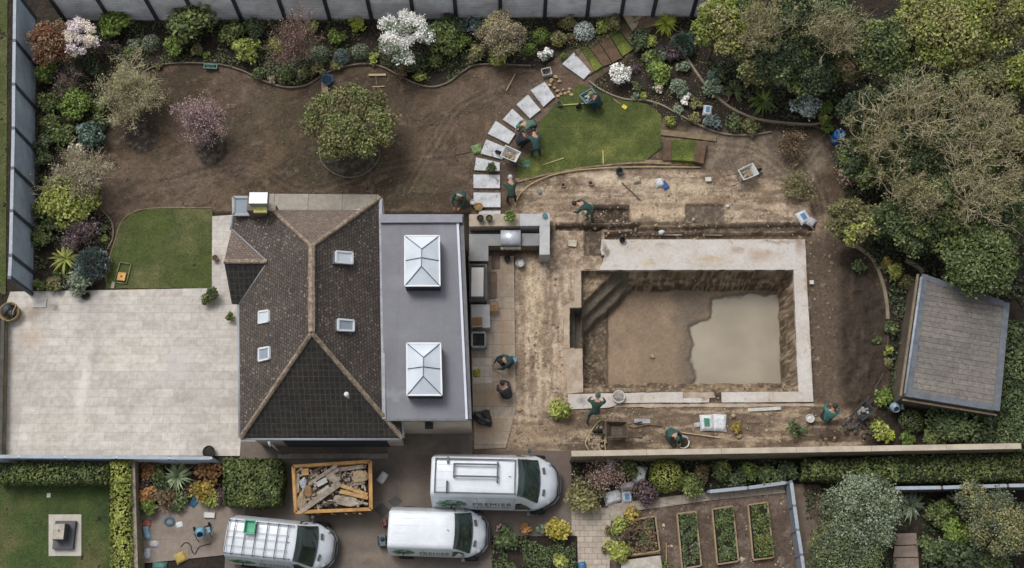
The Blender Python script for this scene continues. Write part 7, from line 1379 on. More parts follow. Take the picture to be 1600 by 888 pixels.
def sack(px, py, rx, ry, rz, mat, label, h=.14, prn=None, seed=1, name='sack', z=.03, cat='sack'):
    p = P(px, py, z + h); root = empty(name, (p.x, p.y, z), rz, label, cat); mb = MB(); rs = np.random.RandomState(seed); n, m_ = 14, 10; V = []
    for j in range(m_ + 1):
        for i in range(n + 1):
            u, v = -1 + 2 * i / n, -1 + 2 * j / m_; e = (1 - u ** 4) * (1 - v ** 4); V.append((u * rx * (1 - .10 * v * v), v * ry * (1 - .07 * u * u), .01 + h * e ** .5 + (rs.rand() - .5) * h * .28 * (e > 0)))
    mb.faces(V, [(j * (n + 1) + i, j * (n + 1) + i + 1, (j + 1) * (n + 1) + i + 1, (j + 1) * (n + 1) + i) for j in range(m_) for i in range(n)], True); mb.faces([(a * rx, b * ry, 0) for a, b in ((-1, -1), (1, -1), (1, 1), (-1, 1))], [(3, 2, 1, 0)]); mb.build('bag', mat, root)
    if prn:
        mb = MB(); k = []
        for a, b in ((-.45, -.5), (.35, -.5), (.35, .5), (-.45, .5)): k.append((a * rx, b * ry, h * 1.14 + .02))
        mb.faces(k + [(a, b, h * .5) for a, b, c in k], [(0, 1, 2, 3), (0, 4, 5, 1), (1, 5, 6, 2), (2, 6, 7, 3), (3, 7, 4, 0)]); mb.build('print', prn, root)
    return root
M_SACK = plain('white_sack', '#bdbfc2', rough=.55, var=.14, scale=6, fine=14); M_SACKG = plain('grey_sack', '#a4a6aa', rough=.6, var=.2, scale=6, fine=14); M_GPR = plain('green_print', '#2f7a62', rough=.5, var=.25, scale=8); M_BPR = plain('blue_print', '#4c80a8', rough=.5, var=.25, scale=8)
sack(1105, 660, .33, .4, .02, M_SACK, 'white sack with a green print on the rubble', prn=M_GPR, seed=2); sack(1125, 660, .33, .42, -.05, M_SACK, 'plain white sack right of the green printed one', seed=3); sack(1090, 664, .16, .12, .2, M_SACKG, 'scrap of torn sack left of the green printed one', .06, seed=4, name='torn_sack')
sack(1031, 284, .2, .24, .2, M_SACK, 'round white sack on the sand above the pool', .16, seed=5); sack(1039, 289, .16, .24, .5, plain('blue_cloth', '#2d4f86', rough=.7), 'blue cloth next to the round white sack', .06, seed=6, name='cloth', cat='cloth'); sack(1256, 338, .3, .34, .45, M_SACK, 'white sack with blue print at the trench end', prn=M_BPR, seed=7); sack(1269, 346, .24, .2, .9, M_SACKG, 'crumpled white wrapping beside the blue printed sack at the trench end', .14, seed=8, name='wrapping', cat='wrapping')
sack(1106, 171, .24, .3, -.15, M_SACK, 'paper sack with blue print in the planted bed', prn=M_BPR, seed=9); sack(957, 724, .22, .3, .1, M_SACK, 'small upright white sack under the coping', .3, seed=10); sack(1000, 741, .32, .44, -.2, M_SACK, 'crumpled white sack left of the large round bush', .35, seed=11); sack(958, 776, .42, .3, .3, M_SACK, 'torn white sack at the bed edge', .25, seed=12); sack(980, 776, .26, .28, .05, M_SACK, 'white sack with blue print near the narrow path', .2, M_BPR, seed=13); sack(981, 759, .36, .2, .2, M_SACKG, 'grey rubble sack above the blue printed one by the path', .25, seed=14)
sack(597, 746, .2, .28, -.6, M_SACK, 'white paper bag on the drive right of the skip', .1, seed=15, name='paper_bag', cat='bag'); sack(995, 280, .2, .18, .2, plain('cream_lump', '#a79b86', rough=.9), 'cream lump on the sand near the black bucket', .14, seed=16, name='lump', cat='stone'); sack(842.5, 298, .1, .16, .4, plain('grey_shoe', '#75797a', rough=.7), 'grey discarded glove on the sand by the hose', .06, seed=17, name='glove', cat='glove')
sack(281, 871, .26, .24, .5, plain('yellow_bag', '#a8914a', rough=.7, var=.2), 'yellow bag on the pink paved yard', .12, seed=18, name='bag', cat='bag'); sack(280, 820, .16, .14, .3, M_SACK, 'white scraps in the middle of the pink yard', .05, seed=19, name='scrap', cat='scrap'); sack(240, 850, .24, .15, 0, M_SACKG, 'grey crumpled plastic near the yard wall', .1, seed=20, name='plastic_bag', cat='bag'); sack(229, 865, .18, .26, 0, M_SACKG, 'pale blue crumpled bag at the lower yard wall', .14, seed=21, name='plastic_bag', cat='bag'); sack(228, 832, .16, .34, .3, plain('blue_white_bag', '#7d98ab', rough=.6, var=.3), 'blue and white bag against the planks by the yard wall', .16, seed=22, name='plastic_bag', cat='bag'); sack(227, 818, .26, .18, 0, plain('red_bag', '#995a50', rough=.7, var=.3), 'red and white bag at the corner of the yard bed', .12, seed=23, name='plastic_bag', cat='bag'); sack(248, 884, .34, .16, 0, plain('teal_box', '#41746b', rough=.6), 'teal folded tarpaulin at the bottom of the yard', .15, seed=24, name='tarpaulin', cat='tarpaulin')
sack(304, 783, .3, .2, .9, plain('blue_net', '#2f6079', rough=.8, var=.3), 'blue netting at the front of the yard bed', .06, seed=25, name='netting', cat='net'); sack(822, 256, .24, .2, .2, plain('green_net', '#4b7059', rough=.8, var=.3), 'green netting on the fresh lawn', .05, seed=26, name='netting', cat='net'); sack(910, 885, .2, .22, .2, M_BLUE, 'blue bag on the paved path at the bottom edge', .2, seed=27, name='bag', cat='bag'); sack(745, 583, .18, .2, .1, plain('yellow_green_rag', '#8a8a30', rough=.8, var=.35, scale=8), 'yellow green cloth on the clean pale slabs', .08, seed=28, name='cloth', cat='cloth')
sack(745, 232, .26, .26, .3, plain('lime_net', '#6f8454', rough=.8, var=.4, scale=9), 'pale green netting bag on the dug soil', .08, seed=29, name='netting', cat='net'); sack(963, 103, .0001, .0001, 0, M_SACK, '', 0.01) if False else None
hose('hose_coil', [(265 + 8 * math.cos(a) * (1 - a / 60), 815 + 7 * math.sin(a) * (1 - a / 60)) for a in [k * .6 for k in range(32)]], .03, plain('blue_hose', '#2f5f7a', rough=.5), 'coil of blue hose in the upper part of the yard', 4)
p = P(1312, 210, .8); root = empty('barrel', (p.x, p.y, 0), .3, 'bright blue plastic barrel under the dark trees', 'barrel'); mb = MB(); mb.lathe((0, 0, 0), [(0, 0), (.27, 0), (.29, .04), (.30, .25), (.28, .27), (.31, .45), (.28, .6), (.30, .62), (.28, .85), (.24, .88), (.22, .84), (0, .84)], 24); mb.build('body', plain('barrel_blue', '#1f5f9c', rough=.35, var=.08), root); mb = MB(); mb.lathe((.08, .08, .84), [(.06, 0), (.06, .04), (0, .04)], 10); mb.build('bung', M_BLACKISH, root)
tub('pot_blue', 1028, 76, .26, .4, plain('dark_blue_pot', '#1f2f3a', rough=.5), 'dark blue pot between the lime bush and the pale shrub', 'pot', fill=M_DRT, handle=False)
# yellow spade, digging fork
root = empty('spade', P(968, 163, 0) + Vector((0, 0, .08)), math.radians(-38), 'yellow bladed spade lying on the fresh lawn', 'spade'); mb = MB(); mb.tube([(-.45, 0, 0), (.2, 0, 0)], .02, 6); mb.build('handle', M_TIM, root); mb = MB(); mb.box((.32, 0, 0), (.26, .2, .03)); mb.build('blade', plain('blade_yellow', '#c0b036', rough=.5), root, bevel=.008); mb = MB(); mb.tube([(-.45, -.08, 0), (-.45, .08, 0)], .02, 6); mb.build('grip', M_BLACKISH, root)
root = empty('garden_rake', P(724, 239, 0) + Vector((0, 0, .05)), math.radians(8), 'dark rake on the dug soil near the green netting', 'rake'); mb = MB(); mb.tube([(-.45, -.05, 0), (.4, 0, 0)], .022, 6); mb.build('handle', M_TIMD, root); mb = MB(); mb.tube([(-.35, .35, .02), (-.5, .1, .02), (-.5, -.1, .02), (-.3, -.45, .02)], .02, 5); [mb.tube([(-.48, y, .02), (-.62, y * 1.1, 0)], .012, 4) for y in (-.25, -.1, .05, .2)]; mb.build('rake_head', M_TIMD, root)
# light sandstone pieces by the path, spoil pile by the hose
M_SST = plain('sandstone', '#ab9572', rough=.9, var=.2)
ro = [(862, 125, .12), (868, 120, .13), (874, 127, .1), (859, 133, .1), (866, 137, .09), (871, 142, .11), (876, 147, .1), (883, 146, .1), (889, 144, .1), (893, 148, .11), (872, 150, .1), (880, 140, .08), (890, 139, .09), (861, 128, .08)]
for i, (x, y, r_) in enumerate(ro): chunk(x, y, .06, (r_, r_ * .75, r_ * .5), M_SST, 'broken sandstone piece in the scatter beside the stepping stones', 'sandstone_piece', 'stone', i + 3, 'sandstone pieces by the stepping stones', .2, .5)
mb = MB(); rs = random.Random(9)
for k in range(80): a = rs.uniform(0, 6.28); q = rs.uniform(0, 1) ** .6; mb.blob((.42 * q * math.cos(a), .7 * q * math.sin(a), .05 + .12 * (1 - q)), rs.uniform(.05, .1), k, .25, 1, .6)
tag(mb.build('spoil_heap', plain('pale_spoil', '#9a8c78', rough=.95, var=.3, scale=5), None, loc=P(933, 688, 0)), 'pale heap of broken mortar inside the yellow hose loop', None, None, 'stuff')
mb = MB()
for k in range(60): a = rs.uniform(0, 6.28); q = rs.uniform(0, 1) ** .6; mb.blob((.8 * q * math.cos(a), .6 * q * math.sin(a), .04 + .15 * (1 - q)), rs.uniform(.05, .13), k, .3, 1, .6)
tag(mb.build('spoil_heap', plain('grey_spoil', '#57504a', rough=.95, var=.35, scale=5), None, loc=P(1341, 665, 0)), 'grey heap of roots and spoil below the black wheelbarrow', None, None, 'stuff')
for x, y, r_, lab, m_ in ((1033.5, 363, .16, 'white stone in the trench above the pipes', M_SACK), (1020, 560, .12, '', M_MORT), (1146, 650, .12, 'cream stone right of the white sacks', M_SST), (1155, 682, .14, 'cream broken stone on the rubble by the coping', M_SST), (1025, 352, .1, 'pale stone on the trench lip', M_SST), (1137, 322, .1, 'small white stone by the square soil patch', M_SACK), (813, 545, .12, '', M_SST), (811, 640, .14, 'rough stone on the sand by the patio corner', M_SST), (942, 401, .1, 'dark clod on the corner of the pool surround', M_DRT)):
    if lab: chunk(x, y, .05, (r_, r_ * .8, r_ * .6), m_, lab, 'loose_stone', 'stone', int(x), None)
chunk(1019, 557, -2.0, (.14, .1, .1), M_SST, 'single stone on the floor of the pool pit', 'loose_stone', 'stone', 4, None)
# ------------------------------------------------------------------ terrace pots, lounger frame, plinth
def potted(px, py, rpx, pal, label, kind='leafy', z=.06):
    p = P(px, py, .4); root = empty('potted_plant', (p.x, p.y, z), 0, label, 'plant'); r = rpx * mpp(px, py); mb = MB(); mb.lathe((0, 0, 0), [(0, 0), (r * .4, 0), (r * .55, r * .7), (r * .45, r * .7), (0, r * .6)], 16); mb.build('pot', M_TERR, root); me, s = bush(kind, pal, r, 1); f = link(bpy.data.objects.new('foliage', me), root); f.location = (0, 0, r * .5); f.scale = (s, s, s); return root
potted(330, 459, 12, 'mid', 'larger potted bush on the terrace corner by the lawn'); potted(322, 467, 9, 'green', 'second potted bush, overlapping the larger one on the terrace'); potted(359.5, 495, 7, 'green', 'smallest potted bush beside the house wall'); potted(766, 261, 9, 'mid', 'potted plant standing on a stepping stone'); p_ = potted(797, 350, 9, 'bright', 'bright green herb behind the grill', z=1.2)
# big basket at the left edge
root = empty('basket', P(14, 487, .5) * Vector((1, 1, 0)) if False else (P(14, 487, .5).x, P(14, 487, .5).y, .02), 0, 'large straw basket with dark bags at the left edge', 'basket'); mb = MB(); mb.lathe((0, 0, 0), [(0, 0), (.42, 0), (.5, .5), (.45, .5), (.38, .05), (0, .05)], 24); mb.build('body', plain('straw', '#8d7c5c', rough=.9, var=.2, scale=6), root)
mb = MB(); mb.blob((-.12, .1, .42), .28, 1, .2); mb.blob((.15, -.08, .42), .22, 2, .2); mb.build('contents', plain('dark_bags', '#34373c', rough=.6, var=.4, scale=5), root); mb = MB(); mb.tube([(.3, .35, .5), (.35, .2, .62), (.3, 0, .68), (.2, -.3, .5)], .025, 6); mb.build('handle', M_TIM, root)
# mower frame on the old lawn
root = empty('seed_frame', (P(192, 427).x, P(192, 427).y, .05), -.1, 'green wire frame with an orange wooden board on the old lawn', 'frame'); mb = MB(); a = [(-.3, -.55, .05), (.32, -.55, .05), (.36, .5, .05), (-.22, .52, .05)]
for u, v in zip(a, a[1:] + a[:1]): mb.tube([u, v], .03, 6)
mb.build('tube_frame', plain('green_tube', '#6d7a56', rough=.5), root); mb = MB(); mb.box((.02, -.22, .08), (.4, .42, .06)); mb.build('board', plain('orange_wood', '#c09050', rough=.7), root); mb = MB(); mb.lathe((.02, -.22, .11), [(.04, 0), (.04, .03), (0, .03)], 8); mb.build('knob', M_DARK, root)
board('step_board', (178, 441), (176, 451), .16, .12, plain('pale_step', '#8f8878', rough=.8), 'short pale board at the terrace edge of the old lawn', 'board', .05)
# plinth on the neighbour's lawn
quad_thing('paved_base', [(76, 804), (127, 804), (127, 869), (76, 869)], .06, plain('pale_base', '#a8a39a', rough=.8, var=.08), 'pale square paving around the stone plinth', 'paving', .02)
root = empty('stone_plinth', (P(100, 836, .3).x, P(100, 836, .3).y, .07), 0, 'dark stepped stone plinth with a cream block on top', 'plinth'); mb = MB(); mb.box((0, 0, .12), (.95, 1.3, .24)); mb.build('base', plain('dark_stone', '#46474d', rough=.6), root, bevel=.02); mb = MB(); mb.box((-.05, .1, .5), (.52, .75, .55)); mb.build('block', plain('mid_stone', '#55565a', rough=.6), root, bevel=.02); mb = MB(); mb.box((-.05, .1, .80), (.52, .70, .08)); mb.build('cap', plain('cream_stone', '#a49d90', rough=.8), root, bevel=.02); mb = MB(); mb.lathe((-.03, .15, .84), [(.03, 0), (.03, .05), (0, .05)], 8); mb.build('spout', M_DARK, root)
strip('bowl_rim', [(92, 856), (96, 861), (101, 862), (107, 858)], M_RACK, 'thin curved wire in front of the stone plinth', 'wire', .03, .05)
# ------------------------------------------------------------------ outdoor kitchen
kit = empty('outdoor_kitchen', (P(795, 360).x, P(795, 360).y, 0), 0, 'stone outdoor kitchen counter wrapped round the patio corner', 'kitchen counter'); off = Matrix.Translation(-kit.location)
def kq(name, q, z0, z1, mat, bev=0):
    mb = MB(); mb.prism([tuple(p.xy) for p in PP(q, z1)], z0, z1); o = mb.build(name, mat, kit, bevel=bev); o.matrix_parent_inverse = off; return o
M_KW = plain('kitchen_wall_render', '#8f8576', rough=.85, var=.12); M_KC = plain('light_concrete_cap', '#a2a2a3', rough=.7, var=.12, scale=1.4); M_KT = plain('dark_stone_top', '#67686a', rough=.35, var=.15, scale=1.5); M_KF = plain('counter_front', '#7a6f5c', rough=.85, var=.15)
kq('wall', [(733, 335), (812, 334), (812, 353), (733, 354)], 0, 1.18, plain('tan_cap', '#9b8f80', rough=.85, var=.12)); kq('wall', [(812.3, 334), (859, 334), (859, 353), (812.3, 353)], 0, 1.2, M_KC); kq('wall', [(843, 353.3), (859, 353.3), (859, 398), (843, 398)], 0, 1.198, M_KC)
kq('worktop', [(733, 366), (783, 366), (783, 384), (763, 384), (763, 408), (733, 408)], .84, .9, M_KT); kq('counter', [(733, 366), (783, 366), (783, 383), (762, 383), (762, 407), (733, 407)], 0, .84, M_KF); kq('worktop', [(815, 365), (842.5, 365), (842.5, 384), (815, 384)], .84, .9, M_KT); kq('counter', [(783.3, 366), (842, 366), (842, 383), (783.3, 383)], 0, .84, M_KF)
kq('splashback', [(733, 357), (783, 357), (783, 365.6), (733, 365.6)], 0, .55, M_DARK)
gl = empty('gas_grill', (P(798, 372, 1.0).x, P(798, 372, 1.0).y, .9), 0, 'stainless steel barbecue with a curved hood built into the counter', 'grill'); mb = MB(); n = 10; V = []
for k in range(n + 1):
    a = math.pi * k / n; V += [(-.5, .42 * math.cos(a), .34 * math.sin(a) + .04), (.5, .42 * math.cos(a), .34 * math.sin(a) + .04)]
mb.faces(V, [(2 * k, 2 * k + 1, 2 * k + 3, 2 * k + 2) for k in range(n)] + [tuple(range(0, 2 * n + 2, 2)), tuple(range(2 * n + 1, 0, -2))], True); o = mb.build('hood', plain('stainless_hood', '#b6bac2', rough=.3, metal=.35, var=.04), gl); bmesh_fix(o)
mb = MB(); mb.tube([(-.45, -.46, .16), (.45, -.46, .16)], .025, 6); mb.build('handle', M_BLACKISH, gl); mb = MB(); mb.box((0, -.52, -.06), (1.0, .12, .2)); mb.build('control_panel', plain('panel_steel', '#7a7568', rough=.5), gl)
for x in (-.3, 0, .3): mb = MB(); mb.lathe((0, 0, 0), [(.05, 0), (.05, .05), (0, .05)], 10); k_ = mb.build('knob', M_BLACKISH, gl, loc=(x, -.58, -.04)); k_.rotation_euler = (math.pi / 2, 0, 0)
cab = empty('drinks_cabinet', (P(747, 440, .9).x, P(747, 440, .9).y, 0), 0, 'long cabinet with a white lid in a black frame against the wall', 'cabinet'); mb = MB(); mb.box((0, 0, .42), (.85, 1.85, .84)); mb.build('body', plain('cabinet_grey', '#6a6b6b', rough=.6), cab, bevel=.02); mb = MB()
for u, v in (((-.38, -.85), (.32, -.85)), ((.32, -.85), (.32, .85)), ((.32, .85), (-.38, .85)), ((-.38, .85), (-.38, -.85))): mb.beam((*u, .9), (*v, .9), .1, .12)
mb.build('frame', M_BLACKISH, cab); mb = MB(); mb.box((-.03, -.03, .89), (.6, 1.5, .07)); mb.build('lid', plain('white_lid', '#c2bfba', rough=.4, var=.03), cab, bevel=.02)
for q, lab, m_, h in (([(736, 476), (765, 476), (766, 512), (737, 513)], 'grey stained slab table below the white lidded cabinet', M_KC, .5),): quad_thing('stone_bench', q, h, m_, lab, 'bench', .03)
p = P(746, 506, .45); root = empty('wooden_crate', (p.x, p.y, .5), .05, 'brown slatted box on the grey slab table', 'box'); mb = MB(); [mb.box((x, 0, .15), (.1, .55, .3)) for x in (-.17, -.05, .07, .19)]; mb.build('slats', plain('box_brown', '#7f6548', rough=.8, var=.2), root); mb = MB(); mb.box((.01, .24, .31), (.45, .05, .03)); mb.box((.01, -.24, .31), (.45, .05, .03)); mb.build('batten', M_TIM, root)
p = P(748, 531, .6); root = empty('fire_pit', (p.x, p.y, .03), 0, 'square grey box of black gravel against the house wall', 'planter'); crate('x', (0, 0, 0), (1, 1, 1), 0, M_DARK, 'x', 'x') if False else None
mb = MB(); [mb.beam(a, b, .09, .6) for a, b in (((-.33, -.36, .3), (.33, -.36, .3)), ((.33, -.32, .3), (.33, .32, .3)), ((.33, .36, .3), (-.33, .36, .3)), ((-.33, .32, .3), (-.33, -.32, .3)))]; mb.build('casing', plain('planter_grey', '#7c7f82', rough=.6), root); mb = MB(); mb.box((0, 0, .27), (.56, .62, .5)); mb.build('gravel', plain('black_gravel', '#2b2c2e', rough=.9, var=.5, fine=30), root)
p = P(772, 480, .4); root = empty('stool', (p.x, p.y, .03), .1, 'small wooden stool with a frame on the patio', 'stool'); mb = MB(); [mb.box((0, y, .4), (.42, .1, .03)) for y in (-.17, -.05, .07)]; mb.build('seat', plain('stool_wood', '#8a6c43', rough=.8), root)
for sx in (-1, 1):
    for sy in (-1, 1): mb = MB(); mb.box((sx * .18, sy * .2, .2), (.04, .04, .4)); mb.build('leg', M_TIM, root)
mb = MB(); mb.tube([(-.2, .22, .4), (-.2, .3, .6), (.2, .3, .6), (.2, .22, .4)], .02, 5); mb.build('backrest', M_WHT, root)
quad_thing('rubber_mat', [(768, 394), (781, 394), (781, 420), (768, 421)], .02, plain('brown_mat', '#5d5046', rough=.9, var=.2), 'brown mat under the black bucket in the kitchen corner', 'mat', .04)
quad_thing('timber_baulk', [(765, 425), (775, 425), (775, 467), (765, 467)], .15, plain('baulk_wood', '#5b4d42', rough=.9, var=.2), 'brown timber baulk along the white lidded cabinet', 'beam', .03)
# blue cement mixer in the yard, scraps mixer by the shed
def mixer(px, py, rz, mat, label, s=1.0):
    p = P(px, py, .6); root = empty('cement_mixer', (p.x, p.y, .03), rz, label, 'cement mixer'); root.scale = (s, s, s); mb = MB(); mb.lathe((0, 0, 0), [(0, -.3), (.2, -.28), (.3, -.1), (.31, .08), (.2, .32), (.17, .32), (.24, .06), (.15, -.2), (0, -.22)], 20); d = mb.build('drum', mat, root, loc=(0, 0, .75)); d.rotation_euler = (.6, 0, 0)
    mb = MB(); mb.tube([(-.38, -.35, 0), (-.36, 0, .75), (-.38, .35, 0)], .025, 6); mb.tube([(.38, -.35, 0), (.36, 0, .75), (.38, .35, 0)], .025, 6); mb.tube([(-.36, 0, .75), (-.30, 0, .75)], .03, 6); mb.tube([(.36, 0, .75), (.30, 0, .75)], .03, 6); mb.tube([(-.38, .35, .05), (.38, .35, .05)], .025, 6); mb.build('frame', M_RACK, root); mb = MB(); mb.box((.45, 0, .6), (.16, .3, .34)); mb.build('motor_box', mat, root, bevel=.02)
    for sg in (-1, 1): mb = MB(); mb.lathe((0, 0, 0), [(0, -.04), (.14, -.04), (.16, 0), (.14, .04), (0, .04)], 14); w_ = mb.build('wheel', M_TYRE, root, loc=(sg * .42, .35, .16)); w_.rotation_euler = (0, math.pi / 2, 0)
    return root
mixer(314, 832, .3, plain('mixer_blue', '#5f8699', rough=.5, var=.2), 'light blue cement mixer on the pink paved yard', .85); mixer(1398, 637, .1, plain('mixer_grey', '#7d929c', rough=.5, var=.2), 'grey blue cement mixer by the shed corner', .8)
# ------------------------------------------------------------------ people
def skin_mesh(joints, edges, radii, zones, root_i, sub=1):
    me = bpy.data.meshes.new('person_source'); me.from_pydata([tuple(j) for j in joints], edges, []); o = bpy.data.objects.new('person_source', me); COL.objects.link(o)
    o.modifiers.new('s', 'SKIN'); 
    for i, r in enumerate(radii): d = me.skin_vertices[0].data[i]; d.radius = (r, r) if not hasattr(r, '__len__') else r; d.use_root = (i == root_i)
    if not True: pass
    ss = o.modifiers.new('u', 'SUBSURF'); ss.levels = sub; ss.render_levels = sub
    bpy.context.view_layer.update(); out = bpy.data.meshes.new_from_object(o.evaluated_get(bpy.context.evaluated_depsgraph_get())); bpy.data.objects.remove(o)
    A = np.array([joints[a] for a, b in edges]); B = np.array([joints[b] for a, b in edges]); Z = [zones[b] for a, b in edges]
    for p in out.polygons:
        c = np.array(p.center); t = np.clip(((c - A) * (B - A)).sum(1) / ((B - A) ** 2).sum(1), 0, 1); d = np.linalg.norm(A + (B - A) * t[:, None] - c, axis=1); p.material_index = Z[int(d.argmin())]; p.use_smooth = True
    return out
M_SKIN = plain('skin', '#a67c66', rough=.6, var=.05); M_BOOT = plain('work_boot', '#3a3029', rough=.8); M_GLOVE = plain('skin_hands', '#a07a64', rough=.6)
PS = 1.22
def person(px, py, rz, pose, shirt, trousers, label, cap='#2b2521', zc=.8, cname='hair'):
    P_ = {'bend': dict(pel=(-.12, 0, .90), ch=(.28, 0, 1.12), nk=(.43, 0, 1.15), hd=(.58, 0, 1.13), sh=(.32, .19, 1.12), el=(.44, .26, .84), wr=(.60, .16, .62), hp=(-.10, .10, .88), kn=(.06, .15, .47), an=(-.06, .17, .09)),
     'crouch': dict(pel=(-.16, 0, .34), ch=(.10, 0, .70), nk=(.22, 0, .82), hd=(.34, 0, .90), sh=(.12, .19, .74), el=(.32, .26, .50), wr=(.52, .13, .34), hp=(-.14, .10, .34), kn=(.24, .20, .50), an=(-.02, .17, .09)),
     'stand': dict(pel=(0, 0, .95), ch=(.03, 0, 1.32), nk=(.06, 0, 1.50), hd=(.12, 0, 1.63), sh=(.04, .20, 1.42), el=(.10, .29, 1.14), wr=(.34, .20, 1.02), hp=(0, .10, .92), kn=(.05, .13, .50), an=(-.02, .15, .09)),
     'stride': dict(pel=(-.05, 0, .88), ch=(.26, 0, 1.16), nk=(.38, 0, 1.26), hd=(.50, 0, 1.30), sh=(.28, .20, 1.20), el=(.36, .33, .95), wr=(.52, .26, .74), hp=(-.05, .10, .86), kn=(-.10, .18, .47), an=(-.38, .22, .10))}[pose]
    J, E, R, Z = [], [], [], []
    def add(c, r, z, par=None): J.append(tuple(c)); R.append(r); Z.append(z); (E.append((par, len(J) - 1)) if par is not None else None); return len(J) - 1
    V = lambda k, s=1: Vector((P_[k][0], P_[k][1] * s, P_[k][2]))
    pel = add(V('pel'), (.15, .12), 1); mid = add(V('pel').lerp(V('ch'), .5), (.145, .12), 0, pel); ch = add(V('ch'), (.17, .13), 0, mid); nk = add(V('nk'), (.065, .065), 2, ch); hd0 = add(V('nk').lerp(V('hd'), .55), (.085, .085), 2, nk); hd = add(V('hd'), (.105, .105), 2, hd0); d = (V('hd') - V('nk')).normalized(); add(V('hd') + d * .09, (.07, .07), 2, hd)
    for s in (1, -1):
        k = .0 if s > 0 else .06
        sh = add(V('sh', s), .085, 0, ch); el = add(V('el', s) + Vector((k, 0, 0)), .058, 0, sh); wr = add(V('wr', s) + Vector((k, 0, -.02)), .036, 0, el); fd = (V('wr', s) - V('el', s)).normalized(); sd = Vector((0, -s, 0)); pm_ = add(J[wr] + fd * .07 if False else Vector(J[wr]) + fd * .07, (.042, .026), 2, wr)
        for q, (o_, L_) in enumerate(((.036, .065), (.013, .08), (-.011, .075), (-.034, .058))):
            b_ = Vector(J[pm_]) + sd * o_ * -1 + fd * .035; f1 = add(b_, .0105, 2, pm_); f2 = add(b_ + fd * L_ * .5 + Vector((0, 0, -.012)), .0095, 2, f1); add(b_ + fd * L_ * .85 + Vector((0, 0, -.04)), .008, 2, f2)
        t1 = add(Vector(J[pm_]) + sd * .045 - fd * .01, .012, 2, pm_); add(Vector(J[t1]) + sd * .025 + fd * .035 + Vector((0, 0, -.015)), .0095, 2, t1)
        hp = add(V('hp', s), .10, 1, pel); knv = V('kn', s); anv = V('an', s)
        if pose == 'stride' and s < 0: knv = Vector((.16, -.14, .50)); anv = Vector((.10, -.16, .10))
        if pose == 'crouch' and s < 0: anv += Vector((-.05, 0, 0)); knv += Vector((.05, 0, -.06))
        kn = add(knv, .068, 1, hp); ca = add(knv.lerp(anv, .45), .06, 1, kn); an = add(anv, .045, 1, ca); add(anv + Vector((.13, s * .015, -.045)), (.045, .035), 3, an)
    me = skin_mesh(J, E, R, Z, pel); M4 = [shirt, trousers, M_SKIN, M_BOOT]
    for m_ in M4: me.materials.append(m_)
    zmin = min(v.co.z for v in me.vertices); q = P(px, py, zc); root = empty('person', (0, 0, 0), rz, label, 'person'); c = Matrix.Rotation(rz, 3, 'Z') @ Vector(((P_['ch'][0] + P_['pel'][0]) / 2, 0, 0)); root.scale = (PS, PS, PS); root.location = (q.x - c.x * PS, q.y - c.y * PS, .02 - zmin * PS)
    link(bpy.data.objects.new('body', me), root)
    h = V('hd'); ax = (V('hd') - V('nk')).normalized(); top = h + ax * .05 + Vector((0, 0, .03)); mb = MB(); mb.blob(top, (.115, .105, .10), 2, .03, 3); cm = plain('cap_' + cap[1:], cap, rough=.8) if 'cap_' + cap[1:] not in bpy.data.materials else bpy.data.materials['cap_' + cap[1:]]; mb.build(cname, cm, root)
    mb = MB(); mb.blob(h + Vector((.10, 0, -.005)), (.022, .016, .025), 1, .0, 2); [mb.blob(h + Vector((.0, s * .105, 0)), (.025, .012, .035), 1, .0, 2) for s in (-1, 1)]; mb.build('face', M_SKIN, root)
    mb = MB(); [mb.blob(h + Vector((.095, s * .035, .02)), (.012, .014, .010), 1, .0, 1) for s in (-1, 1)]; mb.build('eyes', pm('eye_dark', '#20201f', rough=.3), root)
    return root
CG = plain('green_workwear', '#30463d', rough=.85, var=.18, scale=6); CTEAL = plain('teal_workwear', '#2f4b49', rough=.85, var=.18, scale=6); CN = plain('navy_workwear', '#22373f', rough=.85, var=.18, scale=6); CDK = plain('dark_workwear', '#26302e', rough=.85, var=.2, scale=6); CPG = plain('pale_green_shirt', '#53705f', rough=.8, var=.12, scale=6); CK = plain('charcoal_workwear', '#33353a', rough=.75, var=.3, scale=6)
rd = math.radians
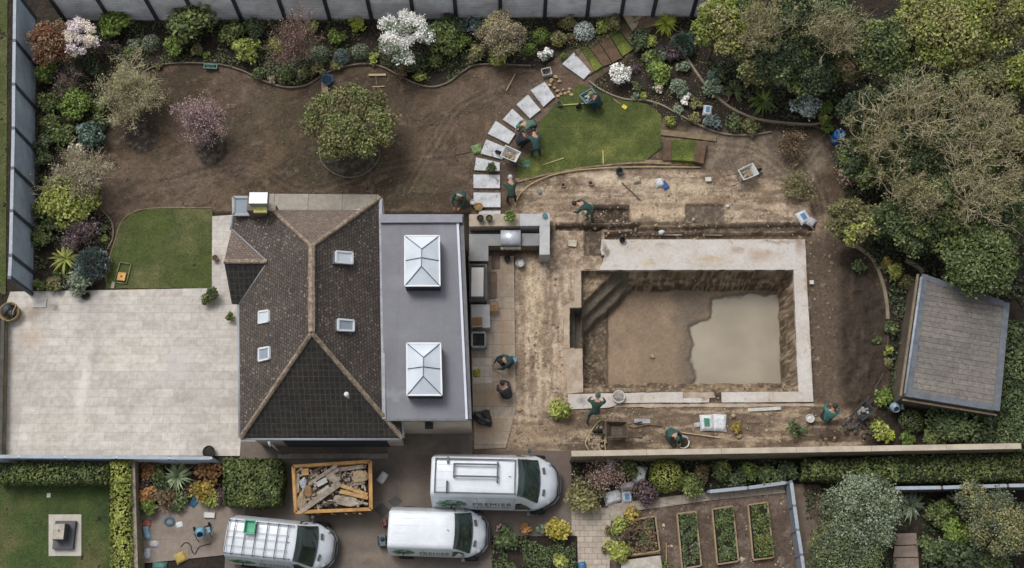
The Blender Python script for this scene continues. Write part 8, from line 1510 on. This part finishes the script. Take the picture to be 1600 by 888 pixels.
person(799, 303, rd(95), 'bend', CG, CDK, 'worker in green with a white cap bending by the hose end', '#aeb2b4', cname='cap'); person(837, 230, rd(100), 'bend', CTEAL, CN, 'dark haired worker in navy and teal standing on the fresh lawn'); person(829, 199, rd(200), 'bend', CPG, CN, 'worker in a pale green shirt stooping at the tip of the lawn', '#4a7561', cname='cap'); person(812, 219, rd(30), 'crouch', CK, CDK, 'crouching worker in dark clothes beside the stepping stones', '#55585a', zc=.6, cname='cap')
person(917, 328, rd(170), 'bend', CTEAL, CPG, 'worker in teal bending over the dug hole'); person(930, 640, rd(80), 'stride', CG, CTEAL, 'worker in green with legs apart on the lower pool edge', '#36584a', cname='cap'); person(1048, 675, rd(300), 'crouch', CTEAL, CG, 'worker in teal crouching beside the white rimmed tub', '#2c4a45', zc=.6, cname='cap'); person(796, 563, rd(200), 'crouch', CTEAL, CK, 'worker kneeling on the patio edge with a blue bucket', '#2b2b2a', zc=.6)
person(1293, 652, rd(60), 'crouch', plain('blue_green_jacket', '#3d6a66', rough=.8, var=.12), CDK, 'crouching worker in a blue green jacket right of the white bucket', '#33302c', zc=.6); person(721, 303, rd(250), 'crouch', CTEAL, CG, 'worker in dark teal crouching left of the stepping stones', '#2e4a46', zc=.6, cname='cap'); person(935, 161, rd(150), 'crouch', CN, CN, 'worker in navy crouching behind the teal wheelbarrow', '#82764f', zc=.6, cname='hair')
tub('bucket', 801, 562, .19, .3, plain('pale_blue_bucket', '#6b93a3', rough=.4), 'pale blue bucket held at the patio edge', fill=plain('blue_water', '#7ea4b4', rough=.2)); tub('knee_pad', 785, 567, .13, .16, M_BLK, 'small black pot left of the kneeling worker', 'pot', fill=M_DRT, handle=False)
M_BAG = plain('black_bin_bag', '#2d2f31', rough=.35, var=.3, scale=5)
person(793, 616, rd(120), 'crouch', CK, CK, 'worker in a shiny charcoal jacket crouching on the patio edge', '#2a2b2c', zc=.6)
for (x, y, r3, sd, lab) in ((755, 653, (.42, .34, .3), 5, 'black rubbish sack leaning by the extension corner'),):
    p = P(x, y, .25); root = empty('rubbish_sack', (p.x, p.y, .22), -.5, lab, 'rubbish sack'); mb = MB(); mb.blob((0, 0, 0), r3, sd, .3, 3); mb.build('bag', M_BAG, root); mb = MB(); mb.blob((.1, .30, .08), (.09, .14, .08), sd + 1, .3, 2); mb.build('knot', M_BAG, root)
